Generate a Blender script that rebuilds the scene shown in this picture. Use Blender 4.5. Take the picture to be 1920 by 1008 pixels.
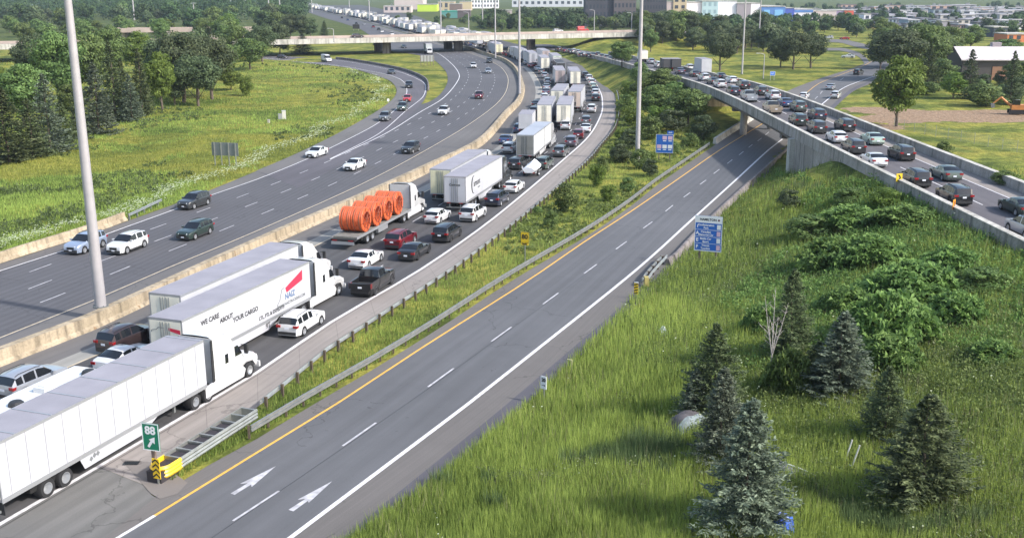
import bpy, bmesh, math, random
import numpy as np
from mathutils import Vector, Matrix
R = math.radians
for o in list(bpy.data.objects): bpy.data.objects.remove(o)
SC = bpy.context.scene
COL = SC.collection
random.seed(7); rng = np.random.default_rng(11)

# ---------------------------------------------------------------- camera, sky, sun, exposure
F_PX, PITCH, CAM_H, ROLL = 1979.58, 0.2589085, 24.65, -0.003768
cd = bpy.data.cameras.new('camera'); cam = bpy.data.objects.new('camera', cd); COL.objects.link(cam)
cam.location = (0, 0, CAM_H)
cam.matrix_world = Matrix.Translation((0, 0, CAM_H)) @ Matrix.Rotation(math.pi/2 - PITCH, 4, 'X') @ Matrix.Rotation(ROLL, 4, 'Z')
cd.sensor_width = 36; cd.lens = F_PX*36/1920; cd.clip_start = 1; cd.clip_end = 20000
SC.camera = cam
SUN_AZ, SUN_EL = R(116), R(38)          # azimuth clockwise from +Y
w = bpy.data.worlds.new('World'); SC.world = w; w.use_nodes = True
nt = w.node_tree; bg = nt.nodes['Background']
sky = nt.nodes.new('ShaderNodeTexSky'); sky.sky_type = 'NISHITA'; sky.sun_disc = False
sky.sun_elevation = SUN_EL; sky.sun_rotation = SUN_AZ; sky.air_density = 1.2; sky.dust_density = 2.5; sky.altitude = 100
nt.links.new(sky.outputs[0], bg.inputs[0]); bg.inputs[1].default_value = 0.15
sl = bpy.data.lights.new('sun', 'SUN'); sl.energy = 2.75; sl.angle = R(2.5); sl.color = (1.0, 0.97, 0.92)
so = bpy.data.objects.new('sun', sl); COL.objects.link(so)
sdir = Vector((math.sin(SUN_AZ)*math.cos(SUN_EL), math.cos(SUN_AZ)*math.cos(SUN_EL), math.sin(SUN_EL)))
so.rotation_euler = (-sdir).to_track_quat('-Z', 'Y').to_euler()
SC.view_settings.view_transform = 'Standard'; SC.view_settings.look = 'None'
HAZE = 0.00010
SC.view_settings.exposure = 0.92; SC.view_settings.gamma = 1

# ---------------------------------------------------------------- geometry helpers
_cr, _sr, _cp, _sp = math.cos(ROLL), math.sin(ROLL), math.cos(PITCH), math.sin(PITCH)
def ray(px, py):
    x = px-960; y = -(py-504)
    x, y = _cr*x-_sr*y, _sr*x+_cr*y
    return Vector((x, F_PX*_cp+y*_sp, -F_PX*_sp+y*_cp))
def U(px, py, z=0.0):
    d = ray(px, py); t = (z-CAM_H)/d.z
    return Vector((d.x*t, d.y*t, z))
def ztop(P, py, px=None):                     # height at ground point P that appears at picture row py
    if px is None: px = 960 + F_PX*P[0]/max(P[1]*_cp, 1)
    d = ray(px, py); return CAM_H + d.z*P[1]/d.y
def UP(pl, z=0.0): return [U(a, b, z) for a, b in pl]
def smooth_poly(pts, step=3.0, iters=1):
    P = [Vector(p) for p in pts]; out = []
    for i in range(len(P)-1):
        p0 = P[max(i-1, 0)]; p1 = P[i]; p2 = P[i+1]; p3 = P[min(i+2, len(P)-1)]
        L = (p2-p1).length; n = max(1, min(60, int(L/step)))
        t1 = (p2-p0)*0.5; t2 = (p3-p1)*0.5
        if t1.length > 0: t1 = t1.normalized()*min(t1.length, L)
        if t2.length > 0: t2 = t2.normalized()*min(t2.length, L)
        for k in range(n):
            t = k/n; a = 2*t**3-3*t*t+1; b = t**3-2*t*t+t; c = -2*t**3+3*t*t; d = t**3-t*t
            out.append(p1*a+t1*b+p2*c+t2*d)
    out.append(P[-1].copy()); return out
def extend(pts, d0=0, d1=0):
    P = [Vector(p) for p in pts]
    if d0: P.insert(0, P[0]+(P[0]-P[1]).normalized()*d0)
    if d1: P.append(P[-1]+(P[-1]-P[-2]).normalized()*d1)
    return P
def arclen(P):
    s = [0]
    for a, b in zip(P, P[1:]): s.append(s[-1]+(b-a).length)
    return s
def resample(P, n=None, step=None, s0=0, s1=None):
    s = arclen(P); s1 = s[-1] if s1 is None else min(s1, s[-1])
    if n is None: n = max(2, int((s1-s0)/step)+1)
    q = np.linspace(s0, s1, n); A = np.array([tuple(p) for p in P])
    return [Vector((np.interp(v, s, A[:, 0]), np.interp(v, s, A[:, 1]), np.interp(v, s, A[:, 2]))) for v in q]
def offset(P, d, z=None):                      # positive d = to the right of travel
    out = []
    for i, p in enumerate(P):
        t = (P[min(i+1, len(P)-1)]-P[max(i-1, 0)]); t.z = 0; t.normalize()
        q = p+Vector((t.y, -t.x, 0))*d
        if z is not None: q.z = z
        out.append(q)
    return out
def nearest(P, q):
    best = None
    for i in range(len(P)-1):
        a, b = P[i], P[i+1]; ab = (b-a).xy; L = ab.length_squared
        if L == 0: continue
        t = min(1, max(0, (q.xy-a.xy).dot(ab)/L)); c = a.xy+ab*t; d = (q.xy-c).length
        if best is None or d < best[0]: best = (d, i, t, ab.normalized())
    return best
def head(P, q):
    t = nearest(P, q)[3]; return math.atan2(t.y, t.x)

# ---------------------------------------------------------------- tagging
def tag(o, label=None, cat=None, group=None, kind=None):
    if label: o['label'] = label
    if cat: o['category'] = cat
    if group: o['group'] = group
    if kind: o['kind'] = kind
    return o
def empty(name, loc=(0, 0, 0), rz=0.0, label=None, cat=None, group=None):
    o = bpy.data.objects.new(name, None); COL.objects.link(o); o.empty_display_size = 0.3
    o.location = loc; o.rotation_euler = (0, 0, rz); tag(o, label, cat, group); return o
def copy_tree(o, parent=None):
    c = o.copy(); COL.objects.link(c)
    for k in ('label', 'group', 'category'):
        if parent is None and k in c.keys(): del c[k]
    if parent is not None: c.parent = parent
    for ch in o.children: copy_tree(ch, c)
    return c

# ---------------------------------------------------------------- materials
MATS = {}
def mat(name, col, rough=0.6, metal=0.0, var=0.0, scale=1.0, coat=0.0, spec=None, bump=0.0, coord='Object', emit=0):
    if name in MATS: return MATS[name]
    m = bpy.data.materials.new(name); m.use_nodes = True; n = m.node_tree; b = n.nodes['Principled BSDF']
    b.inputs['Base Color'].default_value = (*col, 1); b.inputs['Roughness'].default_value = rough; b.inputs['Metallic'].default_value = metal
    if coat: b.inputs['Coat Weight'].default_value = coat; b.inputs['Coat Roughness'].default_value = 0.08
    if spec is not None: b.inputs['Specular IOR Level'].default_value = spec
    if var or bump:
        tc = n.nodes.new('ShaderNodeTexCoord'); nz = n.nodes.new('ShaderNodeTexNoise'); nz.inputs['Scale'].default_value = scale; nz.inputs['Detail'].default_value = 6
        if coord == 'World':
            g = n.nodes.new('ShaderNodeNewGeometry'); n.links.new(g.outputs['Position'], nz.inputs['Vector'])
        else: n.links.new(tc.outputs['Object'], nz.inputs['Vector'])
        if var:
            r = n.nodes.new('ShaderNodeValToRGB'); r.color_ramp.elements[0].position = 0.3; r.color_ramp.elements[1].position = 0.7
            r.color_ramp.elements[0].color = (*[c*(1-var) for c in col], 1); r.color_ramp.elements[1].color = (*[min(1, c*(1+var*0.6)) for c in col], 1)
            n.links.new(nz.outputs[0], r.inputs[0]); n.links.new(r.outputs[0], b.inputs['Base Color'])
        if bump:
            bp = n.nodes.new('ShaderNodeBump'); bp.inputs['Strength'].default_value = bump; bp.inputs['Distance'].default_value = 0.05
            n.links.new(nz.outputs[0], bp.inputs['Height']); n.links.new(bp.outputs[0], b.inputs['Normal'])
    MATS[name] = m; return m
def N(n, t, **kw):
    x = n.nodes.new(t)
    for k, v in kw.items(): setattr(x, k, v)
    return x
def mathn(n, op, a, b=None):
    x = n.nodes.new('ShaderNodeMath'); x.operation = op
    for i, v in enumerate((a, b)):
        if v is None: continue
        if isinstance(v, (int, float)): x.inputs[i].default_value = v
        else: n.links.new(v, x.inputs[i])
    return x.outputs[0]
def noise(n, vec, scale, detail=4, sx=1, sy=1, sz=1):
    z = n.nodes.new('ShaderNodeTexNoise'); z.inputs['Scale'].default_value = scale; z.inputs['Detail'].default_value = detail
    if (sx, sy, sz) != (1, 1, 1):
        mp = n.nodes.new('ShaderNodeMapping'); mp.inputs['Scale'].default_value = (sx, sy, sz); n.links.new(vec, mp.inputs[0]); vec = mp.outputs[0]
    n.links.new(vec, z.inputs['Vector']); return z.outputs[0]
def ramp(n, fac, stops):
    r = n.nodes.new('ShaderNodeValToRGB'); e = r.color_ramp.elements
    while len(e) < len(stops): e.new(0.5)
    for i, (p, c) in enumerate(stops): e[i].position = p; e[i].color = (*c, 1)
    n.links.new(fac, r.inputs[0]); return r.outputs[0]
def mixc(n, fac, a, b, mode='MIX'):
    x = n.nodes.new('ShaderNodeMix'); x.data_type = 'RGBA'; x.blend_type = mode
    for i, v in ((0, fac), (6, a), (7, b)):
        if isinstance(v, (int, float)): x.inputs[i].default_value = v
        elif isinstance(v, tuple): x.inputs[i].default_value = (*v, 1)
        else: n.links.new(v, x.inputs[i])
    return x.outputs[2]
def asphalt(name, col, lane=3.75, track=0.16, crack=0.22, patch=0.12, joint=0.0, jcol=0.5):
    """worn road surface; UV is metres (across, along)"""
    crack = min(crack, 0.28); col = tuple(v*k for v, k in zip(col, (0.93, 0.93, 0.90)))
    m = bpy.data.materials.new(name); m.use_nodes = True; n = m.node_tree; b = n.nodes['Principled BSDF']
    uv = n.nodes.new('ShaderNodeUVMap').outputs[0]; pos = n.nodes.new('ShaderNodeNewGeometry').outputs['Position']
    streak = noise(n, uv, 1.0, 5, 1.6, 0.035, 1)
    big = noise(n, pos, 0.05, 4); fine = noise(n, pos, 14, 3); mid = noise(n, pos, 0.7, 6)
    v = mathn(n, 'MULTIPLY_ADD', streak, 3.4*patch); n.nodes[-1].inputs[2].default_value = 1-1.7*patch
    v2 = mathn(n, 'MULTIPLY_ADD', big, 0.5); n.nodes[-1].inputs[2].default_value = 0.75
    v3 = mathn(n, 'MULTIPLY_ADD', fine, 0.24); n.nodes[-1].inputs[2].default_value = 0.88
    v4 = mathn(n, 'MULTIPLY_ADD', mid, 0.16); n.nodes[-1].inputs[2].default_value = 0.92
    t = mathn(n, 'MULTIPLY', mathn(n, 'MULTIPLY', v, v2), mathn(n, 'MULTIPLY', v3, v4))
    sep = n.nodes.new('ShaderNodeSeparateXYZ'); n.links.new(uv, sep.inputs[0])
    if track:
        s = mathn(n, 'COSINE', mathn(n, 'MULTIPLY', sep.outputs[0], 4*math.pi/lane))
        s = mathn(n, 'MULTIPLY_ADD', s, track*0.5); n.nodes[-1].inputs[2].default_value = 1
        t = mathn(n, 'MULTIPLY', t, s)
    if crack:
        vo = n.nodes.new('ShaderNodeTexVoronoi'); vo.feature = 'DISTANCE_TO_EDGE'; vo.inputs['Scale'].default_value = 0.13
        wv = n.nodes.new('ShaderNodeVectorMath'); wv.operation = 'MULTIPLY_ADD'
        nc = n.nodes.new('ShaderNodeTexNoise'); nc.inputs['Scale'].default_value = 0.6; nc.inputs['Detail'].default_value = 5
        n.links.new(pos, nc.inputs['Vector']); n.links.new(nc.outputs['Color'], wv.inputs[0]); wv.inputs[1].default_value = (3, 3, 3); n.links.new(pos, wv.inputs[2])
        n.links.new(wv.outputs[0], vo.inputs['Vector'])
        c = mathn(n, 'LESS_THAN', vo.outputs['Distance'], 0.006)
        gate = mathn(n, 'GREATER_THAN', noise(n, pos, 0.045, 2), 0.49)
        c = mathn(n, 'MULTIPLY_ADD', mathn(n, 'MULTIPLY', c, gate), -crack); n.nodes[-1].inputs[2].default_value = 1
        t = mathn(n, 'MULTIPLY', t, c)
    spots = mathn(n, 'GREATER_THAN', noise(n, pos, 1.7, 2), 0.735)
    sp_ = mathn(n, 'MULTIPLY_ADD', spots, -0.18); n.nodes[-1].inputs[2].default_value = 1
    t = mathn(n, 'MULTIPLY', t, sp_)
    if joint:
        fr = mathn(n, 'FRACT', mathn(n, 'DIVIDE', sep.outputs[1], joint)); j = mathn(n, 'LESS_THAN', fr, 0.012)
        j = mathn(n, 'MULTIPLY_ADD', j, -jcol); n.nodes[-1].inputs[2].default_value = 1
        t = mathn(n, 'MULTIPLY', t, j)
    c = n.nodes.new('ShaderNodeVectorMath'); c.operation = 'SCALE'; c.inputs[0].default_value = col; n.links.new(t, c.inputs['Scale'])
    n.links.new(c.outputs[0], b.inputs['Base Color']); b.inputs['Roughness'].default_value = 0.85; b.inputs['Specular IOR Level'].default_value = 0.3
    bp = n.nodes.new('ShaderNodeBump'); bp.inputs['Strength'].default_value = 0.25; bp.inputs['Distance'].default_value = 0.02
    n.links.new(fine, bp.inputs['Height']); n.links.new(bp.outputs[0], b.inputs['Normal'])
    MATS[name] = m; return m
def concrete(name, col, stain=0.45, joint=0.0):
    m = bpy.data.materials.new(name); m.use_nodes = True; n = m.node_tree; b = n.nodes['Principled BSDF']
    pos = n.nodes.new('ShaderNodeNewGeometry').outputs['Position']
    st = noise(n, pos, 1.0, 5, 1.6, 1.6, 0.12); bl = noise(n, pos, 0.35, 7); sp = noise(n, pos, 6.0, 5)
    c = ramp(n, st, [(0.34, tuple(v*(1-stain) for v in col)), (0.50, col), (0.72, tuple(min(1, v*1.12) for v in col))])
    c = mixc(n, 1.0, c, ramp(n, bl, [(0.35, (0.78,0.76,0.72)), (0.62, (1.08,1.06,1.04))]), 'MULTIPLY')
    c = mixc(n, 1.0, c, ramp(n, sp, [(0.30, (0.80,0.80,0.80)), (0.55, (1.05,1.05,1.05))]), 'MULTIPLY')
    rs = ramp(n, noise(n, pos, 0.9, 4, 2.5, 2.5, 0.2), [(0.66, (1,1,1)), (0.72, (0.62,0.48,0.36))]); c = mixc(n, 1.0, c, rs, 'MULTIPLY')
    n.links.new(c, b.inputs['Base Color']); b.inputs['Roughness'].default_value = 0.92; b.inputs['Specular IOR Level'].default_value = 0.25
    bp = n.nodes.new('ShaderNodeBump'); bp.inputs['Strength'].default_value = 0.35; bp.inputs['Distance'].default_value = 0.03; n.links.new(sp, bp.inputs['Height']); n.links.new(bp.outputs[0], b.inputs['Normal'])
    MATS[name] = m; return m
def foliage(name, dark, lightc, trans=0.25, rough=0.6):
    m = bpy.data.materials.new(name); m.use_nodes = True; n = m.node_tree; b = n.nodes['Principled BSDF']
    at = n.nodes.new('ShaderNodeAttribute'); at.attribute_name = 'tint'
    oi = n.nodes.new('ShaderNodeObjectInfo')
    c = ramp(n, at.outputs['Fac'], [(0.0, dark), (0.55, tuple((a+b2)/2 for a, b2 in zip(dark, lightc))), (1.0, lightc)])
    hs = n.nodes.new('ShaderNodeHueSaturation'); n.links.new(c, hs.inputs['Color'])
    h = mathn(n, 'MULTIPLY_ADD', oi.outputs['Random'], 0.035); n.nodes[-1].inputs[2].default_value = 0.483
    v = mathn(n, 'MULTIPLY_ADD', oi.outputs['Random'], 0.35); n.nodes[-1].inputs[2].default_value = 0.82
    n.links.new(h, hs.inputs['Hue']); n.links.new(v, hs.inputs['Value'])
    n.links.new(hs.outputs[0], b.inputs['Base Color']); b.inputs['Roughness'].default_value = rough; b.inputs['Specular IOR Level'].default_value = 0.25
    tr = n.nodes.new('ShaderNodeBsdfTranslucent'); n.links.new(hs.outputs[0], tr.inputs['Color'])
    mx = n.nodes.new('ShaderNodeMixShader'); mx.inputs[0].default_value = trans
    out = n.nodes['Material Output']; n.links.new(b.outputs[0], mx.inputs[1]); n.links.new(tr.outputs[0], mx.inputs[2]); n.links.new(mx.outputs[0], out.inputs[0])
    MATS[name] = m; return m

# ---------------------------------------------------------------- mesh builder
class MB:
    def __init__(s): s.v = []; s.f = []; s.m = []
    def add(s, vs, fs, mi=0):
        k = len(s.v); s.v += [tuple(v) for v in vs]; s.f += [tuple(i+k for i in f) for f in fs]; s.m += [mi]*len(fs); return s
    def box(s, x0, y0, z0, x1, y1, z1, mi=0, M=None):
        vs = [Vector((x, y, z)) for x in (x0, x1) for y in (y0, y1) for z in (z0, z1)]
        if M is not None: vs = [M @ v for v in vs]
        return s.add(vs, [(0, 1, 3, 2), (4, 6, 7, 5), (0, 4, 5, 1), (2, 3, 7, 6), (0, 2, 6, 4), (1, 5, 7, 3)], mi)
    def cbox(s, c, d, mi=0, M=None):
        return s.box(c[0]-d[0]/2, c[1]-d[1]/2, c[2]-d[2]/2, c[0]+d[0]/2, c[1]+d[1]/2, c[2]+d[2]/2, mi, M)
    def cyl(s, a, b, r0, r1=None, n=12, mi=0, caps=True):
        a = Vector(a); b = Vector(b); r1 = r0 if r1 is None else r1
        d = (b-a).normalized(); u = d.orthogonal().normalized(); w_ = d.cross(u); vs = []
        for p, r in ((a, r0), (b, r1)):
            for i in range(n):
                t = 2*math.pi*i/n; vs.append(p+(u*math.cos(t)+w_*math.sin(t))*r)
        fs = [(i, (i+1) % n, n+(i+1) % n, n+i) for i in range(n)]
        if caps: fs += [tuple(reversed(range(n))), tuple(range(n, 2*n))]
        return s.add(vs, fs, mi)
    def lathe(s, prof, axis='y', c=(0, 0, 0), n=20, mi=0, closed=False):      # prof: (radius, along-axis)
        vs = []
        for i in range(n):
            t = 2*math.pi*i/n
            for r, a in prof:
                if axis == 'y': vs.append((c[0]+r*math.cos(t), c[1]+a, c[2]+r*math.sin(t)))
                else: vs.append((c[0]+r*math.cos(t), c[1]+r*math.sin(t), c[2]+a))
        k = len(prof); fs = []
        for i in range(n):
            for j in range(k if closed else k-1):
                a = i*k+j; b = i*k+(j+1) % k; c2 = ((i+1) % n)*k+(j+1) % k; d = ((i+1) % n)*k+j
                fs.append((a, b, c2, d) if axis == 'z' else (a, d, c2, b))
        return s.add(vs, fs, mi)
    def prism(s, pts, y0, y1, mi=0):               # polygon in xz, extruded along y
        n = len(pts); vs = [(x, y0, z) for x, z in pts]+[(x, y1, z) for x, z in pts]
        fs = [tuple(range(n)), tuple(reversed(range(n, 2*n)))]+[(i, i+n, (i+1) % n+n, (i+1) % n) for i in range(n)]
        return s.add(vs, fs, mi)
    def tube(s, pts, r, n=6, mi=0):
        for a, b in zip(pts, pts[1:]): s.cyl(a, b, r, r, n, mi)
        return s
    def sweep(s, path, prof, mi=0, closed=True):   # prof: (lateral right, up)
        k = len(prof); vs = []
        for i, p in enumerate(path):
            t = path[min(i+1, len(path)-1)]-path[max(i-1, 0)]; t = Vector((t.x, t.y, 0)).normalized(); rt = Vector((t.y, -t.x, 0))
            for a, b in prof: vs.append(p+rt*a+Vector((0, 0, b)))
        fs = []
        for i in range(len(path)-1):
            for j in range(k if closed else k-1):
                a = i*k+j; b = i*k+(j+1) % k; fs.append((a, b, b+k, a+k))
        if closed: fs += [tuple(range(k)), tuple(reversed(range((len(path)-1)*k, len(path)*k)))]
        return s.add(vs, fs, mi)
    def mesh(s, name, mats, smooth=False, sharp=35):
        me = bpy.data.meshes.new(name); me.from_pydata(s.v, [], s.f)
        if not isinstance(mats, (list, tuple)): mats = [mats]
        for m in mats: me.materials.append(m)
        if len(mats) > 1: me.polygons.foreach_set('material_index', s.m)
        bm = bmesh.new(); bm.from_mesh(me); bmesh.ops.recalc_face_normals(bm, faces=bm.faces)
        if smooth:
            bmesh.ops.remove_doubles(bm, verts=bm.verts, dist=1e-5)
            for e in bm.edges:
                if len(e.link_faces) == 2 and e.calc_face_angle(0) > R(sharp): e.smooth = False
            for f in bm.faces: f.smooth = True
        bm.to_mesh(me); bm.free(); me.update(); return me
    def build(s, name, mats, parent=None, smooth=False, sharp=35, **t):
        o = bpy.data.objects.new(name, s.mesh(name, mats, smooth, sharp)); COL.objects.link(o)
        if parent: o.parent = parent
        if t: tag(o, **t)
        return o
def np_mesh(name, V, Fc, mats, tint=None, midx=None):
    """V (n,3); Fc (m,k) equal size faces"""
    me = bpy.data.meshes.new(name); V = np.asarray(V, np.float32); Fc = np.asarray(Fc, np.int32); m, k = Fc.shape
    me.vertices.add(len(V)); me.vertices.foreach_set('co', V.ravel())
    me.loops.add(m*k); me.loops.foreach_set('vertex_index', Fc.ravel())
    me.polygons.add(m); me.polygons.foreach_set('loop_start', np.arange(0, m*k, k, dtype=np.int32)); me.polygons.foreach_set('loop_total', np.full(m, k, np.int32))
    for x in (mats if isinstance(mats, (list, tuple)) else [mats]): me.materials.append(x)
    if midx is not None: me.polygons.foreach_set('material_index', np.asarray(midx, np.int32))
    if tint is not None:
        a = me.attributes.new('tint', 'FLOAT', 'FACE'); a.data.foreach_set('value', np.asarray(tint, np.float32))
    me.update(); me.validate(); return me
def strip(name, L, Rr, z, m, n=None, step=4.0, **t):
    """sheet between two polylines, UV in metres"""
    if n is None: n = max(2, int(max(arclen(L)[-1], arclen(Rr)[-1])/step)+1)
    a = resample(L, n); b = resample(Rr, n); vs = []; uv = []; sv = 0; K = 4
    for i in range(n):
        if i: sv += ((a[i]-a[i-1]).length+(b[i]-b[i-1]).length)/2
        wd = (b[i]-a[i]).length
        for k in range(K+1):
            q = a[i].lerp(b[i], k/K); vs.append((q.x, q.y, q.z+z)); uv.append((wd*k/K, sv))
    fs = [(i*(K+1)+k, i*(K+1)+k+1, (i+1)*(K+1)+k+1, (i+1)*(K+1)+k) for i in range(n-1) for k in range(K)]
    me = bpy.data.meshes.new(name); me.from_pydata(vs, [], fs); me.materials.append(m)
    ul = me.uv_layers.new(name='UVMap')
    for lp in me.loops: ul.data[lp.index].uv = uv[lp.vertex_index]
    bm = bmesh.new(); bm.from_mesh(me)
    for f in bm.faces:
        if f.normal.z < 0: f.normal_flip()
    bm.to_mesh(me); bm.free()
    o = bpy.data.objects.new(name, me); COL.objects.link(o); tag(o, kind='structure', **t); return o
def line_strip(mb, path, wd, z):
    a = offset(path, -wd/2); b = offset(path, wd/2)
    vs = [p+Vector((0, 0, z)) for pr in zip(a, b) for p in pr]
    mb.add(vs, [(2*i, 2*i+1, 2*i+3, 2*i+2) for i in range(len(path)-1)])
def dashes(mb, path, wd, z, on, off, s0=0):
    L = arclen(path)[-1]; s = s0
    while s+on < L:
        line_strip(mb, resample(path, n=3, s0=s, s1=s+on), wd, z); s += on+off
_txt = {}
def text_mesh(body, size, m, ext=0.004, bold=0.0):
    key = (body, size, m.name, bold)
    if key in _txt: return _txt[key]
    c = bpy.data.curves.new('lettering', 'FONT'); c.body = body; c.size = size; c.align_x = 'CENTER'; c.align_y = 'CENTER'; c.extrude = ext; c.offset = bold; c.resolution_u = 3
    o = bpy.data.objects.new('lettering', c); COL.objects.link(o)
    dg = bpy.context.evaluated_depsgraph_get(); me = bpy.data.meshes.new_from_object(o.evaluated_get(dg))
    bpy.data.objects.remove(o); me.materials.clear(); me.materials.append(m); _txt[key] = me; return me
def lettering(body, size, m, parent, M, name='lettering', bold=0.0, sx=1.0):
    o = bpy.data.objects.new(name, text_mesh(body, size, m, bold=bold)); COL.objects.link(o); o.parent = parent
    o.matrix_local = M @ Matrix.Diagonal((sx, 1, 1, 1)); return o
def cut(P, y0, y1): return [p for p in P if y0 <= p.y <= y1]
# ---------------------------------------------------------------- road layout (traced, laid on the ground)
MBp = extend(UP([(0,688),(180,617),(400,512),(540,446),(700,374),(805,324),(905,273),(955,217),(976,195),(984,172),(981,152),(970,131),(951,116),(929,108),(907,101),(880,92),(845,84),(814,76),(757,61),(705,46),(650,32),(592,20),(540,8)]), 45)
MBS = smooth_poly(MBp, 5)
LRR = offset(MBS, -1.1)                                    # median side of the left carriageway
LRE = smooth_poly(extend(UP([(15,627),(175,563),(315,502),(480,433.5),(700,334.5),(850,252),(906,215),(932,194),(946,177),(951,165),(953,150),(950,140),(940,127),(924,117),(901,107),(870,97),(838,88),(805,79)]), 40)
                  + UP([(748,64),(696,49),(640,34)]), 5)
LLE = smooth_poly(extend(UP([(15,503),(125,468),(197,440),(335,390),(390,368),(480,337),(576,298),(671,252),(710,230),(742,205),(755,190),(763,170),(755,152),(730,141),(687,132),(644,125),(600,119),(500,109),(400,107)]), 40), 4)
LRL = smooth_poly(extend(UP([(0,494),(162,442),(242,413),(310,389),(390,358),(480,321),(555,289),(627,254),(690,226),(750,205),(800,193),(825,177),(839,154),(837,136),(827,124),(814,113),(795,106),(776,102),(736,96),(715,86),(702,75),(690,64),(675,55),(640,43),(612,35),(585,26),(567,20),(545,12),(515,4)]), 40), 5)
ORL = smooth_poly(UP([(480,320.5),(555,288.5),(627,253.5),(677,226),(711,206),(730,192),(741,180),(744,169),(740,160),(730,151),(712,144),(687,136),(666,130),(644,126),(600,121),(500,113),(400,111)]), 4)
ORR = smooth_poly(UP([(560,352),(640,307),(722,252),(770,214),(794,190),(801,170),(799,154),(785,144),(756,133),(725,126),(687,119),(629,111),(500,104),(400,102)]), 4)
ORE = smooth_poly(UP([(619,298),(710,251),(762,207),(792,183),(798,167),(795,156),(780,147),(752,136),(722,129),(687,122),(629,113.5),(500,105.5)]), 4)   # ramp right line
LGE = smooth_poly(UP([(619,299),(722,251),(785,212),(830,185),(855,157),(861,140),(847,120),(822,101),(795,93)]), 4)                                      # carriageway left line after the ramp
RLL = offset(MBS, 4.3)
RRL = smooth_poly(extend(UP([(0,982),(185,874),(385,756),(480,699),(620,604),(790,504),(924,410),(1051,304),(1105,254),(1128,212),(1129.5,190),(1128,179),(1122,165),(1109,146),(1090,133),(1062,119),(1030,106),(990,94),(950,83),(905,72),(850,58)]), 45), 5)
RRE = smooth_poly(UP([(284,914),(322,866),(390,838),(475,768),(525,729),(605,664),(655,632),(737,579),(845,509),(960,422),(1035,360),(1100,302),(1122,275),(1142,252),(1151,235),(1155,212),(1153,178),(1142,154),(1127,142),(1106,130),(1080,119),(1050,106),(1010,93),(950,78),(880,62),(830,50),(780,30),(745,23),(690,12),(650,5)]), 5)
YL = smooth_poly(extend(UP([(220,1008),(290,966),(480,849),(632,756),(792,651),(960,545),(1017,507.5),(1093,455),(1182,397),(1265,340),(1347,283),(1397,252),(1432.5,230),(1511,175),(1537,156),(1575,141),(1620,123),(1640,112)]), 45), 4)
WL = smooth_poly(extend(UP([(545,1007),(880,755),(960,692),(1195,504),(1297,412),(1380,337),(1440,282),(1471,257.5),(1542,195),(1572,171),(1592,160),(1634,145),(1690,128)]), 45), 4)
RPL = smooth_poly(extend(UP([(290,932),(370,883),(480,823),(590,756),(705,689),(830,611),(955,529),(1107,438),(1182,387),(1232,347),(1282,312),(1343,270),(1388,240),(1432,212),(1475,172),(1530,150),(1560,140),(1590,131),(1612,123),(1630,116),(1645,108)])), 4)
RPR = smooth_poly(extend(UP([(652,1007),(762,931),(960,776),(1085,656),(1177,564),(1210,531),(1262,492),(1292,455),(1350,395),(1440,312),(1470,283),(1530,222),(1584,184),(1606,168),(1650,152),(1710,138)]), 40), 4)
SMX = 5.6                                                    # deck height of the elevated ramp
ERC = smooth_poly([Vector(p) for p in [(45.5,20,5.6),(43.8,60,5.6),(43.6,120,5.6),(44.0,180,5.6),(43.2,215,5.4),(40.5,250,4.8),(38,290,3.9),(35,340,2.7),(30,400,1.2),(21,450,0.25),(12,495,0.05)]], 6)
B2 = [Vector(p) for p in [(-330,338,5.5),(-185,381,5.5),(-79,413,5.5),(53,466,5.5),(112,493,5.3)]]   # overpass centreline (near parapet line)
B2S = smooth_poly(B2, 10)

def dpoly(X, Y, P):                                          # vectorised nearest: distance, z there, side(+ right)
    best = np.full(X.shape, 1e9); zz = np.zeros(X.shape); side = np.zeros(X.shape)
    for a, b in zip(P, P[1:]):
        ax, ay, bx, by = a.x, a.y, b.x, b.y; dx, dy = bx-ax, by-ay; L = dx*dx+dy*dy
        if L < 1e-9: continue
        t = np.clip(((X-ax)*dx+(Y-ay)*dy)/L, 0, 1); cx = ax+t*dx; cy = ay+t*dy
        d = np.hypot(X-cx, Y-cy); m = d < best
        best = np.where(m, d, best); zz = np.where(m, a.z+t*(b.z-a.z), zz); side = np.where(m, np.sign((X-cx)*dy-(Y-cy)*dx), side)
    return best, zz, side
def sstep(x, a, b): t = np.clip((x-a)/(b-a), 0, 1); return t*t*(3-2*t)
RPRc = resample(RPR, step=8); ERCc = resample(ERC, step=10)
B2C = [p+Vector((-4, 12, 0)) for p in B2]
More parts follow.
